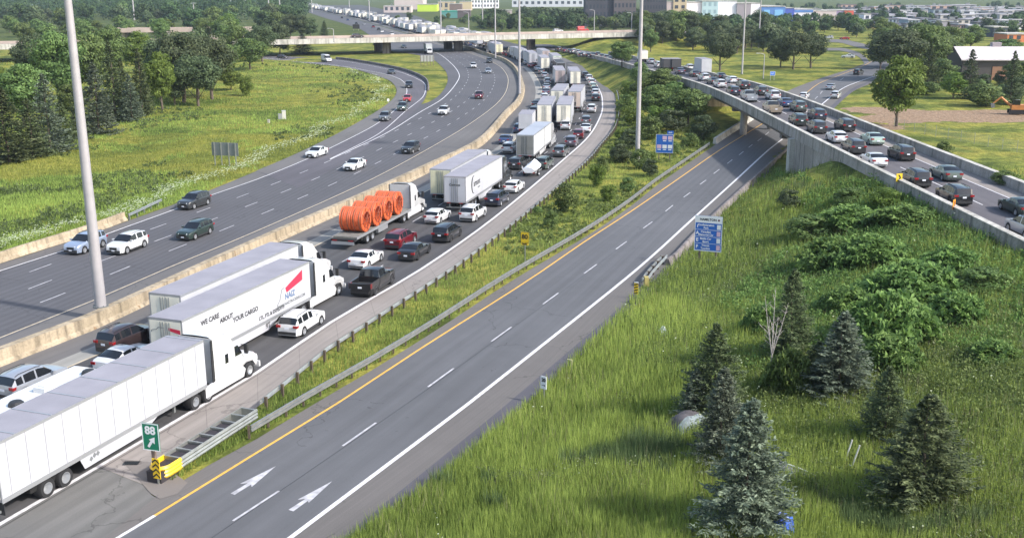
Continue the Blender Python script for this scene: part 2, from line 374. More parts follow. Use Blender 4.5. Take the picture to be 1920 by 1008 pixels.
def ground(X, Y):
    X = np.asarray(X, float); Y = np.asarray(Y, float)
    g = np.full(X.shape, -0.08)
    dE, zE, sE = dpoly(X, Y, ERCc); de = np.maximum(0, dE-5.9)
    bank = np.where(Y < 180, 1-sstep(Y, 119, 143)*0.93, sstep(Y, 219, 226))     # no bank where the ramp spans the road
    hE = np.maximum(0, zE-0.14)*bank
    dr, _, sr = dpoly(X, Y, RPRc)
    west = (X < 50) & (sr > 0) & (Y < 175)
    t = np.clip((dr-0.6)/(dr-0.6+de+1e-3), 0, 1)
    n = np.sin(X*0.21+1.3)*np.sin(Y*0.17)*0.35+np.sin(X*0.07)*np.sin(Y*0.09+2)*0.4
    g1 = hE*np.power(t, 1.15)+n*np.clip(t*(1-t)*4, 0, 1)*np.clip(dr/10, 0, 1)
    g = np.where(west & (dE > 0), np.maximum(g, g1-0.05), g)
    g = np.where(~west, np.maximum(g, hE-de*0.5), g)
    g = np.where((sr < 0) & (dr > 0) & (Y < 222), -0.08, g)
    # overpass embankments
    d2, z2, s2 = dpoly(X, Y, B2C); x0 = X
    m2 = np.where(x0 > 0, sstep(x0, 18, 44), sstep(-x0, 92, 108)*(1-sstep(-x0, 158, 172)))
    g = np.maximum(g, (5.2-np.maximum(0, d2-13)*0.4)*m2+(1-m2)*-1)
    # gentle unevenness of the field left of the motorway
    lf = sstep(-X, 45, 70)*sstep(Y, 60, 90)*(1-sstep(Y, 380, 420))
    g = g+lf*(0.5*np.sin(X*0.09)*np.sin(Y*0.06+1)+0.25*np.sin(X*0.23+Y*0.11))*np.clip(1-(g > 0.5), 0, 1)
    return g
def gz(x, y): return float(ground(np.array([x]), np.array([y]))[0])
def UG(px, py):                                              # point of the terrain seen at that picture point
    d = ray(px, py); o = Vector((0, 0, CAM_H)); s = 0.02; prev = None
    ts = np.concatenate([np.arange(0.015, 0.25, 0.0006), np.arange(0.25, 3, 0.01)])
    P = np.array([[o.x+d.x*t, o.y+d.y*t, o.z+d.z*t] for t in ts]); G = ground(P[:, 0], P[:, 1]); k = np.argmax(P[:, 2] <= G)
    if P[k, 2] > G[k]: return U(px, py, 0)
    return Vector((P[k, 0], P[k, 1], G[k]))

# ---------------------------------------------------------------- ground sheet
def axis(a, b, step, lo, hi, gr=1.16):
    c = list(np.arange(a, b+1e-6, step)); s = step; v = b
    while v < hi: s *= gr; v += s; c.append(v)
    s = step; v = a; pre = []
    while v > lo: s *= gr; v -= s; pre.append(v)
    return np.array(pre[::-1]+c)
gx = axis(-100, 90, 1.6, -9000, 9000); gy = axis(28, 300, 1.6, -300, 12000, 1.1)
GX, GY = np.meshgrid(gx, gy); GZ = ground(GX, GY)
GZ = np.where(np.hypot(GX, GY) > 1500, -1.0, GZ)
V = np.stack([GX.ravel(), GY.ravel(), GZ.ravel()], 1); nx, ny = len(gx), len(gy)
I = np.arange(nx*ny).reshape(ny, nx); Fq = np.stack([I[:-1, :-1].ravel(), I[:-1, 1:].ravel(), I[1:, 1:].ravel(), I[1:, :-1].ravel()], 1)
gm = bpy.data.materials.new('meadow'); gm.use_nodes = True; n = gm.node_tree; b = n.nodes['Principled BSDF']
pos = n.nodes.new('ShaderNodeNewGeometry').outputs['Position']
c1 = ramp(n, noise(n, pos, 0.075, 9), [(0.36, (0.085,0.115,0.030)), (0.47, (0.165,0.195,0.048)), (0.56, (0.275,0.265,0.065)), (0.66, (0.130,0.160,0.045))])
c2 = ramp(n, noise(n, pos, 0.6, 8), [(0.3, (0.55,0.55,0.5)), (0.7, (1.25,1.2,1.0))])
c = mixc(n, 1.0, c1, c2, 'MULTIPLY')
sp_ = n.nodes.new('ShaderNodeSeparateXYZ'); n.links.new(pos, sp_.inputs[0])
fw = mathn(n, 'MULTIPLY', mathn(n, 'GREATER_THAN', mathn(n, 'ADD', sp_.outputs[1], mathn(n, 'MULTIPLY', sp_.outputs[0], -0.35)), 640), 0.75)
c = mixc(n, fw, c, (0.05, 0.075, 0.028))
# dry, bare earth round the building site and beside the ramps
at = n.nodes.new('ShaderNodeAttribute'); at.attribute_name = 'dirt'
dn = mathn(n, 'GREATER_THAN', mathn(n, 'ADD', at.outputs['Fac'], mathn(n, 'MULTIPLY', noise(n, pos, 0.18, 7), 0.9)), 1.0)
c = mixc(n, dn, c, ramp(n, noise(n, pos, 1.2, 6), [(0.3, (0.20,0.13,0.08)), (0.7, (0.36,0.26,0.18))]))
n.links.new(c, b.inputs['Base Color']); b.inputs['Roughness'].default_value = 0.95; b.inputs['Specular IOR Level'].default_value = 0.1
bp = n.nodes.new('ShaderNodeBump'); bp.inputs['Strength'].default_value = 0.9; bp.inputs['Distance'].default_value = 0.3
n.links.new(noise(n, pos, 2.2, 7), bp.inputs['Height']); n.links.new(bp.outputs[0], b.inputs['Normal'])
me = np_mesh('ground', V, Fq, gm)
dirt = np.zeros(nx*ny)
for (px, py, rx, ry, s) in [(1640,205,10,9,0.75),(1810,222,32,9,0.8),(1680,240,8,8,0.55),(1885,212,16,9,0.9),(1475,100,22,10,0.35),(1600,178,6,10,0.5)]:
    p = U(px, py); dirt += s*np.exp(-(((V[:, 0]-p.x)/rx)**2+((V[:, 1]-p.y)/ry)**2))
a = me.attributes.new('dirt', 'FLOAT', 'POINT'); a.data.foreach_set('value', dirt.astype(np.float32))
me.polygons.foreach_set('use_smooth', np.ones(len(me.polygons), bool))
go = bpy.data.objects.new('ground', me); COL.objects.link(go); tag(go, kind='structure')

# ---------------------------------------------------------------- roads
A_dark = asphalt('asphalt dark lanes', (0.083,0.081,0.087))
A_sh = asphalt('asphalt grey shoulder', (0.150,0.142,0.143), track=0, crack=0.35)
A_left = asphalt('asphalt left carriageway', (0.103,0.101,0.113))
A_ramp = asphalt('asphalt exit ramp', (0.122,0.123,0.135), track=0.07, crack=0.35)
A_rsh = asphalt('asphalt ramp shoulder', (0.150,0.138,0.135), track=0, crack=0.5)
A_gore = asphalt('asphalt gore', (0.150,0.145,0.142), track=0, crack=0.6, patch=0.2)
A_conc = asphalt('pink concrete shoulder', (0.275,0.245,0.232), track=0, crack=0.35, patch=0.2, joint=6.0, jcol=0.3)
A_strip = asphalt('pale concrete strip', (0.30,0.29,0.275), track=0, crack=0.3, patch=0.15)
A_deck = asphalt('asphalt elevated ramp', (0.120,0.112,0.125), track=0.06)
A_far = asphalt('pale asphalt overpass', (0.25,0.225,0.21), track=0)
strip('left_carriageway', LRL, LRR, -0.012, A_left)
strip('left_carriageway_shoulder', cut(offset(LRE, 0.35), 0, 760), cut(LRR, 0, 760), -0.006, A_sh)
strip('left_carriageway_outer_shoulder', smooth_poly(UP([(-200,580),(0,495),(162,443),(242,414),(310,390),(390,359),(480,322),(555,290),(620,257)]), 4), smooth_poly(UP([(-200,580),(15,503),(125,468),(197,440),(335,390),(390,368),(480,337),(576,298),(640,267)]), 4), -0.004, A_sh)
strip('entrance_ramp', ORL, ORR, 0.003, asphalt('asphalt entrance ramp', (0.115,0.108,0.125), lane=7.5, track=0.05))
strip('entrance_ramp_shoulder', ORL, LLE[[i for i, p in enumerate(LLE) if p.y > U(480,337).y][0]:], 0.012, A_sh)
k = [i for i, p in enumerate(MBS) if p.y > 700][0]
strip('right_carriageway_base', MBS[:k], offset(MBS, 16.5)[:k], -0.02, A_sh)
strip('right_carriageway_inner_shoulder', MBS, offset(MBS, 4.4), 0.0, A_sh)
strip('pale_strip', offset(MBS, 2.7)[:60], offset(MBS, 4.25)[:60], 0.004, A_strip)
strip('right_carriageway', cut(RLL, 0, 440), cut(RRL, 0, 440), 0.004, A_dark)
far_l = cut(offset(MBS, 4.3), 425, 1800); far_r = cut(RRE, 425, 1800)
strip('right_carriageway_far', far_l, far_r, -0.004, A_dark)
sh0 = [p for p in RRL if p.y > U(185,874).y-0.05]
yk = U(385,756).y
strip('right_shoulder', [p for p in sh0 if yk <= p.y < 268], [p for p in RRE if U(390,838).y <= p.y < 268], 0.008, A_conc)
def flat(name, pts, z, m):
    me = bpy.data.meshes.new(name); me.from_pydata([(p.x, p.y, z) for p in pts], [], [tuple(range(len(pts)))]); me.materials.append(m)
    ul = me.uv_layers.new(name='UVMap')
    for lp in me.loops: q = pts[lp.vertex_index]; ul.data[lp.index].uv = (q.x*.9-q.y*.35, q.x*.35+q.y*.9)
    if me.polygons[0].normal.z < 0: me.flip_normals()
    o = bpy.data.objects.new(name, me); COL.objects.link(o); tag(o, kind='structure')
flat('right_shoulder_near', [p for p in sh0 if p.y <= yk+4]+[p for p in reversed(RRE) if p.y <= U(390,838).y+1.5], 0.006, A_conc)
strip('right_shoulder_far', [p for p in sh0 if p.y >= 262 and p.y < 470], [p for p in RRE if p.y >= 262 and p.y < 470], 0.004, A_sh)
gl = [p for p in RRL if p.y < U(235,846).y]; gr_ = [p for p in YL if p.y < U(352,928).y]
flat('gore_pavement', cut(RRL, 0, U(185,874).y+.05)+[U(284,914), U(283,926), U(300,936), U(348,930)]+[p for p in reversed(YL) if p.y < U(348,930).y-1], -0.008, A_gore)
nose = [U(225,860), U(283,925), U(300,935), U(332,926), U(352,905), U(300,868)]
mb = MB(); mb.add([p+Vector((0,0,0.02)) for p in nose], [tuple(range(6))]); tag(mb.build('gore_nose', A_conc), kind='structure')
strip('exit_ramp', RPL, RPR, 0.0, A_rsh)
strip('exit_ramp_lanes', YL, WL, 0.004, A_ramp)
strip('seal_band', offset(WL, 2.2), offset(WL, 3.3), 0.004, asphalt('dark sealed edge', (0.105,0.10,0.118), track=0, crack=0.2))
for nm, a, bb in (('loop_road', [(1540,95),(1575,95),(1600,102),(1614,110),(1622,122)], [(1540,90),(1578,90),(1606,97),(1622,106),(1632,120)]), ('side_street', [(1540,79),(1575,80),(1600,87),(1640,95),(1700,100)], [(1540,74),(1580,74),(1605,79),(1640,86),(1700,91)])):
    strip(nm, smooth_poly(UP(a), 8), smooth_poly(UP(bb), 8), 0.01, A_sh)
mbp = MB(); mbp.add([U(x, y)+Vector((0,0,0.006)) for x, y in [(1445,150),(1530,146),(1600,118),(1645,105),(1632,120),(1545,152),(1480,168)]][::-1], [tuple(range(7))])

# markings -------------------------------------------------------
P_white = mat('road paint white', (0.70,0.68,0.69), 0.6, var=0.25, scale=3, coord='World')
P_dull = mat('road paint worn', (0.48,0.47,0.49), 0.7, var=0.35, scale=2.5, coord='World')
P_cream = mat('road paint cream', (0.55,0.46,0.33), 0.6, var=0.25, scale=2, coord='World')
P_yel = mat('road paint yellow', (0.72,0.40,0.07), 0.6, var=0.2, scale=3, coord='World')
def cut(P, y0, y1): return [p for p in P if y0 <= p.y <= y1]
def sign_mesh(mb, name, m): tag(mb.build(name, m), kind='structure')
mb = MB(); y0 = U(290,966).y
line_strip(mb, cut(YL, y0, 900), 0.17, 0.012); sign_mesh(mb, 'yellow_edge_line', P_yel)
mb = MB(); line_strip(mb, cut(YL, 0, y0), 0.2, 0.012); line_strip(mb, WL, 0.27, 0.012); line_strip(mb, cut(RRL, 0, 330), 0.26, 0.014)
line_strip(mb, cut(LLE, 0, 330), 0.16, 0.02); line_strip(mb, [p for p in LLE if p.y >= 330 or p.y > 0][:], 0.16, 0.021)
line_strip(mb, LGE, 0.2, 0.02); line_strip(mb, ORE, 0.16, 0.02); sign_mesh(mb, 'white_edge_line', P_white)
mb = MB(); line_strip(mb, cut(LRE, 0, 700), 0.16, 0.012); line_strip(mb, cut(RLL, 0, 330), 0.18, 0.014); sign_mesh(mb, 'cream_edge_line', P_cream)
# lane dashes of the exit ramp, where each stands in the photo
mb = MB()
for a, b_ in [((436.7,975.8),(523,919.8)),((642.5,835.5),(705,792)),((802.5,725),(850.8,690)),((921.3,639.8),(958.8,612.8)),((1018,570),(1047,549)),((1095,512.8),(1119,495.3)),((1155,467),(1175,452.5)),((1206.2,427.8),(1223,415.8)),((1247.8,396.3),(1261.7,384.7)),((1281.7,370),(1294,361)),((1312.5,345.8),(1324,337.5)),((1338,325.8),(1349,317.5)),((1363.7,306.7),(1373,299.5)),((1385.8,290.8),(1394,284)),((1403.7,276.7),(1411,271)),((1420.5,264.7),(1428,259)),((1435,253.3),(1442,247.5)),((1528,186),(1533,181)),((1538,176),(1542,171)),((1560,160),(1566,156)),((1575,151),(1582,146))]:
    line_strip(mb, [U(*a), U(*b_)], 0.14, 0.012)
for (tip, l, r, nl, nr, tl, tr) in [((517,873.5),(450,906.5),(472,912.5),(465,905),(470.5,908),(432.5,924.5),(440,927)), ((623,901.5),(558.5,936),(579,942),(573,934.5),(577,938.5),(541,955),(550,958))]:
    mb.add([U(*p)+Vector((0,0,0.013)) for p in (tip, l, nl, tl, tr, nr, r)], [(0, 1, 2, 3, 4, 5, 6)])
dashes(mb, cut(offset(RRL, -3.9), 0, 330), 0.14, 0.014, 3, 6.1, 1.2)
dashes(mb, cut(offset(RRL, -8.1), 0, 330), 0.14, 0.014, 3, 6.1, 4)
for off_, s_ in ((-3.75, 2), (-7.6, 5), (-11.4, 0.5)): dashes(mb, cut(offset(LRE, off_), 0, 470), 0.14, 0.012, 3, 6.1, s_)
sign_mesh(mb, 'lane_dashes', P_dull)
mb = MB(); sm_ = smooth_poly(extend(UP([(436.7,975.8),(642.5,835.5),(802.5,725),(921.3,639.8),(1018,570),(1095,512.8),(1155,467),(1206.2,427.8),(1247.8,396.3),(1281.7,370),(1338,325.8),(1385.8,290.8),(1435,253.3)]), 20), 4)
line_strip(mb, offset(sm_, .16), .045, .009); line_strip(mb, offset(RRL, .32), .05, .012)
sign_mesh(mb, 'sealed_seams', mat('bitumen sealant', (0.035,0.035,0.038), .6))
# drain grate in the shoulder
mb = MB(); c0 = U(246,868)
for i in range(8): mb.cbox((c0.x-0.35+i*0.1, c0.y, 0.02), (0.04, 0.42, 0.02))
mb.cbox((c0.x, c0.y, 0.014), (0.85, 0.5, 0.012)); tag(mb.build('drain_grate', mat('cast iron', (0.06,0.07,0.08), 0.6, 0.5)), 'dark iron drain grate set in the pink shoulder left of the green exit sign', 'drain grate')

# ---------------------------------------------------------------- concrete and steel barriers
M_tan = concrete('weathered tan concrete', (0.40,0.335,0.245), 0.42)
M_conc = concrete('grey concrete', (0.33,0.31,0.295), 0.4)
M_concd = concrete('stained grey concrete', (0.22,0.20,0.20), 0.4)
M_concl = concrete('pale concrete', (0.46,0.45,0.42), 0.3)
M_steel = mat('galvanised steel', (0.42,0.43,0.41), 0.45, 0.75, var=0.2, scale=2)
M_steeld = mat('dull steel', (0.20,0.21,0.21), 0.6, 0.4)
M_wood = mat('weathered timber', (0.10,0.075,0.055), 0.9, var=0.3, scale=3)
M_rub = mat('black rubber', (0.018,0.018,0.02), 0.75)
med = cut(MBS, 0, 620)
mb = MB(); mb.sweep(med, [(0.0,0),(-0.06,0.18),(-0.24,0.30),(-0.28,1.05),(-0.95,1.05),(-1.0,0.3),(-1.12,0)])
mo = mb.build('median_barrier', M_tan, label='long tan concrete median barrier between the two carriageways', cat='barrier')
# pole pedestal in the barrier
lb = smooth_poly(UP([(-180,566),(0,494),(162,442),(240,413)]), 3)
MB().sweep(lb, [(0,0),(-0.1,0.25),(-0.28,0.4),(-0.32,0.92),(-0.6,0.92),(-0.66,0)]).build('roadside_barrier', M_tan, label='low tan concrete barrier along the grass beside the left carriageway', cat='barrier')
WB = [(0,0.45),(0.07,0.50),(0.0,0.58),(0.07,0.68),(0,0.76),(-0.012,0.76),(0.058,0.68),(-0.012,0.58),(0.058,0.50),(-0.012,0.45)]
def guardrail(path, label, side=1, post_step=2.0, posts=M_wood, cat='guardrail', double=False, group=None, ph=0.8):
    o = empty('guardrail', path[0], 0, label, cat, group); P0 = path[0]
    pp = [p-P0 for p in path]
    pr = [(side*a, b) for a, b in WB]
    MB().sweep(pp, pr).build('rail', M_steel, o)
    if double:
        MB().sweep(pp, [(a-side*0.42, b) for a, b in [(-x, y) for x, y in pr]]).build('rail', M_steel, o)
    s = 0.4; L = arclen(pp)[-1]; n_ = 0
    while s < L and n_ < 95:
        a = resample(pp, n=2, s0=s, s1=min(s+0.1, L)); h = a[1]-a[0]; M = Matrix.Translation(a[0]) @ Matrix.Rotation(math.atan2(h.y, h.x), 4, 'Z')
        c = MB(); oy = (0.16 if not double else 0.21)*side
        c.cbox((0, oy, ph/2-0.2), (0.16, 0.17, ph+0.4), 0, M)
        if double: c.cbox((0, oy, ph-0.02), (0.14, 0.44, 0.05), 0, M)
        c.build('post', posts, o); s += post_step; n_ += 1
    return o
guardrail([p+Vector((0,0,-0.05)) for p in cut(offset(RRE, 0.5), U(478,776).y, 205)], 'steel guardrail on timber posts along the pink right shoulder', -1, 2.2)
guardrail([p+Vector((0,0,-0.05)) for p in cut(offset(RRE, 0.6), 205, 262)], 'far stretch of steel guardrail around the outside of the bend', -1, 2.4)
gp = [p for p in offset(RPL, -0.35) if p.y > U(455,838).y and p.y < U(1340,272).y]
o = empty('guardrail', gp[0], 0, 'long pale box-beam guardrail between the grass strip and the exit ramp', 'guardrail')
pp = [p-gp[0] for p in gp]
MB().sweep(pp, [(0,0.40),(0.09,0.40),(0.09,0.56),(0,0.56)]).build('rail', M_steel, o)
MB().sweep(pp, [(0,0.62),(0.09,0.62),(0.09,0.80),(0,0.80)]).build('rail', M_steel, o)
for i, q in enumerate(resample(pp, n=70)):
    MB().cbox((q.x-0.1, q.y, 0.38), (0.12, 0.12, 0.8)).build('post', M_wood, o)
# crash cushion at the gore nose
ax0 = U(292,903); ax1 = U(470,788); ad = (ax1-ax0); ad.z = 0; AL = ad.length; hd = math.atan2(ad.y, ad.x)
cc = empty('crash_cushion', ax0, hd, 'yellow-nosed crash cushion of corrugated steel rails at the exit gore', 'crash cushion')
yel = mat('yellow painted steel', (0.80,0.50,0.02), 0.4, coat=0.3)
nb = MB(); prof = [(r_, z_) for r_, z_ in [(0.55,0.18),(0.62,0.30),(0.55,0.40),(0.62,0.50),(0.55,0.60),(0.62,0.70),(0.55,0.84),(0.50,0.84),(0.50,0.18)]]
vs = []; K = len(prof); S = 17
for i in range(S):
    t = math.pi/2+math.pi*i/(S-1)
    for r_, z_ in prof: vs.append((0.65+r_*math.cos(t)*1.15, r_*math.sin(t), z_))
for sx_ in (1.45,):
    for r_, z_ in prof: vs.append((sx_, -r_, z_))
    for r_, z_ in prof: vs.append((sx_, r_, z_))
fs = [(i*K+j, i*K+(j+1)%K, (i+1)*K+(j+1)%K, (i+1)*K+j) for i in range(S-1) for j in range(K)]
fs += [((S-1)*K+j, (S-1)*K+(j+1)%K, S*K+(j+1)%K, S*K+j) for j in range(K)]+[(j, (j+1)%K, (S+1)*K+(j+1)%K, (S+1)*K+j) for j in range(K)]
nb.add(vs, fs).build('nose', yel, cc, smooth=True, sharp=50)
for sgn in (1, -1):
    r3 = MB()
    path = [Vector((1.45, sgn*0.54, 0)), Vector((AL*0.6, sgn*0.5, 0)), Vector((AL, sgn*0.5, 0))]
    prf = [(0,0.2),(sgn*-0.05,0.30),(0,0.40),(sgn*-0.05,0.50),(0,0.60),(sgn*-0.05,0.70),(0,0.84),(sgn*0.03,0.84),(sgn*0.03,0.2)]
    r3.sweep(path, prf).build('side_rail', M_steel, cc)
for i in range(8):
    x = 1.45+i*(AL-1.6)/7
    MB().cbox((x, 0, 0.5), (0.08, 0.94, 0.66)).cbox((x, 0, 0.80), (0.12, 1.0, 0.05)).build('frame', M_steel, cc)
    if i < 5: MB().box(x+0.12, -0.44, 0.15, x+(AL-1.6)/7-0.12, 0.44, 0.68).build('cartridge', mat('dark plastic cell', (0.035,0.03,0.035), 0.7), cc)
bl = MB().box(-0.1, -0.45, 0.0, 1.4, 0.45, 0.6).build('cartridge', mat('dark plastic cell', (0.035,0.03,0.035), 0.7), cc)
# short steel rails at the road edges
guardrail(UP([(242,413),(262,404),(284,393),(304,384)]), 'short steel guardrail end beside the left carriageway grass', 1, 1.9, M_steeld, ph=0.7)
g0 = UP([(1212,538),(1222,523),(1236,507),(1250,492)]); 
gg = guardrail(g0, 'short double steel guardrail end on the right side of the exit ramp', 1, 1.9, M_wood, double=True)
MB().cbox((0, 0.15, 0.5), (0.35, 0.6, 0.75)).build('end_cap', mat('faded yellow cap', (0.42,0.34,0.12), 0.6), gg)
cb = smooth_poly(UP([(1248,497),(1266,484),(1292,455),(1350,397),(1440,314),(1470,287),(1530,228)]), 4)
MB().sweep(cb, [(0.5,0),(0.4,0.25),(0.26,0.62),(0.02,0.62),(-0.1,0.25),(-0.2,0)]).build('roadside_barrier', M_concd, label='grey concrete barrier on the right edge of the exit ramp leading under the bridge', cat='barrier')
lbw = smooth_poly(UP([(1343,270),(1365,255),(1388,240),(1408,227),(1430,213)]), 4)
MB().sweep(lbw, [(0.1,0),(-0.05,0.3),(-0.12,0.95),(-0.5,0.95),(-0.6,0)]).build('roadside_barrier', M_concl, label='pale concrete barrier on the left of the exit ramp under the bridge', cat='barrier')
ob = [p for p in offset(ORR, 0.1) if p.y > U(799,172).y and p.x > U(629,111).x]
MB().sweep(ob, [(0,0),(0,0.75),(0.25,0.8),(0.4,0)]).build('roadside_barrier', M_concd, label='dark curved barrier around the outside of the entrance ramp', cat='barrier')

# ---------------------------------------------------------------- elevated ramp
er = resample(ERC, step=4.0)
lw, rw = offset(er, -5.35), offset(er, 5.35)
strip('elevated_ramp_deck', lw, rw, 0.0, A_deck)
zo = Vector((0,0,0))
mb = MB(); mb.sweep([p for p in er if p.y < 380], [(-5.85,-0.02),(-5.85,-0.35),(-5.3,-1.15),(5.3,-1.15),(5.85,-0.35),(5.85,-0.02)])
eb = mb.build('ramp_bridge', M_concd, label='grey concrete bridge carrying the jammed elevated ramp over the exit ramp', cat='bridge')
for sgn, P_, y1 in ((-1, er, 400), (1, er, 400)):
    MB().sweep([p for p in P_ if p.y < y1], [(sgn*5.35,-0.01),(sgn*5.40,0.92),(sgn*5.82,0.92),(sgn*5.88,-0.5 if sgn < 0 else -0.3),(sgn*5.75,-0.5 if sgn < 0 else -0.3)]).build('parapet', M_conc, eb)
    MB().sweep([p for p in P_ if p.y < y1], [(sgn*5.33,0.925),(sgn*5.33,1.0),(sgn*5.92,1.0),(sgn*5.92,0.925)]).build('coping', M_concl, eb)
for (px, yb, s_) in ((1478, 149, -1), (1478, 156, 1), (1382, 184, -1), (1382, 191, 1)):
    x = 43.6+s_*3.2; MB().cyl((x, yb, -0.5), (x, yb, 4.45), 0.62, 0.62, 20).build('pier', M_conc, eb, smooth=True)
MB().cbox((43.6, 152, 4.1), (9.6, 1.3, 0.75)).build('pier_cap', M_concd, eb)
MB().cbox((43.8, 187, 4.1), (9.6, 1.3, 0.75)).build('pier_cap', M_concd, eb)
mb = MB(); mb.box(38.1, 141.2, -0.4, 49.4, 142.0, 4.5); mb.box(37.95, 110, 0.2, 38.5, 141.15, 5.2); mb.box(49.0, 110, 0.2, 49.5, 141.15, 5.2); mb.build('abutment', M_conc, eb)
MB().box(37.3, 141.0, -0.4, 38.05, 142.3, 5.1).build('abutment_pilaster', M_concl, eb)
MB().box(38.1, 222.0, -0.4, 49.4, 223.0, 4.3).build('abutment', M_tan, eb)
mb = MB()
line_strip(mb, [p for p in offset(er, 2.95) if p.y < 330], 0.14, 0.012); line_strip(mb, [p for p in offset(er, -4.75) if p.y < 330], 0.14, 0.012); dashes(mb, [p for p in offset(er, -0.9) if p.y < 330], 0.13, 0.012, 3, 6, 2)
sign_mesh(mb, 'elevated_ramp_lines', P_white)
strip('elevated_ramp_shoulder', offset(er, 3.05)[:60], offset(er, 5.33)[:60], 0.006, A_conc)
# ---------------------------------------------------------------- long overpass across the motorway
b2 = resample(B2S, step=8)
strip('overpass_deck', offset(b2, -24), b2, 0.0, A_far)
sp = [p for p in b2 if p.x < 62]
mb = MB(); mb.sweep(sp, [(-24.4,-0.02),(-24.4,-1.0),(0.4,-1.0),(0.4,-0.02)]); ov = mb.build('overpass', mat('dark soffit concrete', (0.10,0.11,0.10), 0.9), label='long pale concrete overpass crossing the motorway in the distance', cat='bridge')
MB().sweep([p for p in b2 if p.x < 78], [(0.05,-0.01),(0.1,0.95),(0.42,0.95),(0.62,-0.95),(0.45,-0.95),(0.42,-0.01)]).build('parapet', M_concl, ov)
MB().sweep(b2, [(-24.05,-0.01),(-24.05,1.0),(-24.4,1.0),(-24.4,-0.3)]).build('parapet', mat('pinkish concrete', (0.42,0.34,0.30), 0.9, var=0.2, scale=0.3), ov)
for xb, yb, w_ in ((-47, 430, 2.6), (-19, 446, 3.4)):
    for k in range(2):
        MB().cbox((xb-3+k*-5+0, yb+3+k*13, 2.0), (w_, 7, 5.2)).build('pier', M_concd, ov)
for k in range(6): MB().cyl((8.5+k*0.6-1.5, 453+k*4, -0.3), (8.5+k*0.6-1.5, 453+k*4, 4.6), 0.6, 0.6, 10).build('pier', M_concd, ov)
mb = MB(); q = U(350, 58); B = [Vector((-200, 540, 5.5)), Vector((-132, 548, 5.5))]
mb.sweep(B, [(-10,0.9),(-10,-1.2),(0,-1.2),(0,0.9),(-0.3,0.9),(-0.3,0),(-9.7,0),(-9.7,0.9)]); ob2 = mb.build('footbridge', mat('pinkish concrete', (0.42,0.34,0.30), 0.9), label='second pinkish concrete bridge seen behind the dark pines', cat='bridge')
for x in (-195, -172, -150, -136): MB().cbox((x, 546, 2.2), (1.4, 6, 4.6)).build('pier', M_conc, ob2)
# ---------------------------------------------------------------- vegetation
def diamonds(C, D, S, l, w_):
    """C centres, D long direction, S side direction -> quads"""
    l = np.asarray(l)[:, None]; w_ = np.asarray(w_)[:, None]
    V = np.stack([C-D*l/2, C+S*w_/2+D*l*0.08, C+D*l/2, C-S*w_/2+D*l*0.08], 1).reshape(-1, 3)
    return V, np.arange(len(V)).reshape(-1, 4)
def unit(a): return a/np.maximum(np.linalg.norm(a, axis=1, keepdims=True), 1e-9)
def rdir(n_, up=0.0, g=None):
    v = (g or rng).normal(size=(n_, 3)); v[:, 2] += up; return unit(v)
M_bark = mat('bark', (0.12,0.095,0.075), 0.95, var=0.4, scale=4)
M_barkd = mat('dead pale bark', (0.42,0.38,0.35), 0.9, var=0.2, scale=4)
F_dec = foliage('leaves mid green', (0.040,0.070,0.020), (0.190,0.265,0.078))
F_lite = foliage('leaves yellow green', (0.060,0.100,0.016), (0.225,0.300,0.060), 0.35)
F_dark = foliage('leaves dark green', (0.032,0.052,0.024), (0.145,0.185,0.085), 0.25)
F_spr = foliage('needles green', (0.028,0.046,0.020), (0.190,0.235,0.105), 0.2)
F_blue = foliage('needles blue green', (0.034,0.050,0.036), (0.245,0.290,0.200), 0.2)
F_sum = foliage('sumac leaves', (0.060,0.115,0.030), (0.250,0.370,0.100), 0.4)
F_far = foliage('distant leaves', (0.022,0.050,0.020), (0.085,0.130,0.050), 0.1, 0.9)
def crown_mesh(name, m, H=10.0, Wd=8.0, z0=2.2, lobes=42, per=230, leaf=0.42, seed=1, fill=0.25, spread=1.0):
    g = np.random.default_rng(seed); Vs = []; T = []
    zc = (H+z0)/2; rz = (H-z0)/2; C0 = []; tries = 0
    while len(C0) < lobes and tries < 5000:
        tries += 1; d = rdir(1, 0.15, g)[0]; r = g.uniform(0.35, 0.92)**0.7*spread
        C0.append((d[0]*r*Wd*0.40, d[1]*r*Wd*0.40, zc+d[2]*r*rz*0.85))
    for c in C0:
        rl = g.uniform(0.10, 0.20)*Wd*(0.8+0.4*g.random()); k = int(per*g.uniform(0.6, 1.3))
        d = rdir(k, 0.25, g); rr = rl*np.power(g.uniform(0.45, 1.0, k), 0.5)[:, None]*np.array([[1.15, 1.15, 0.75]])
        P = np.array(c)+d*rr; D = unit(np.cross(d, rdir(k, 0, g))+0.3*d); S = unit(np.cross(D, d)+0.35*rdir(k, 0, g))
        l = leaf*g.uniform(0.6, 1.3, k); V_, _ = diamonds(P, D, S, l, l*0.62); Vs.append(V_)
        T.append(np.clip(g.uniform(0.25, 0.75)+g.normal(0, 0.17, k), 0, 1))
    V_ = np.concatenate(Vs); return np_mesh(name, V_, np.arange(len(V_)).reshape(-1, 4), m, np.concatenate(T))
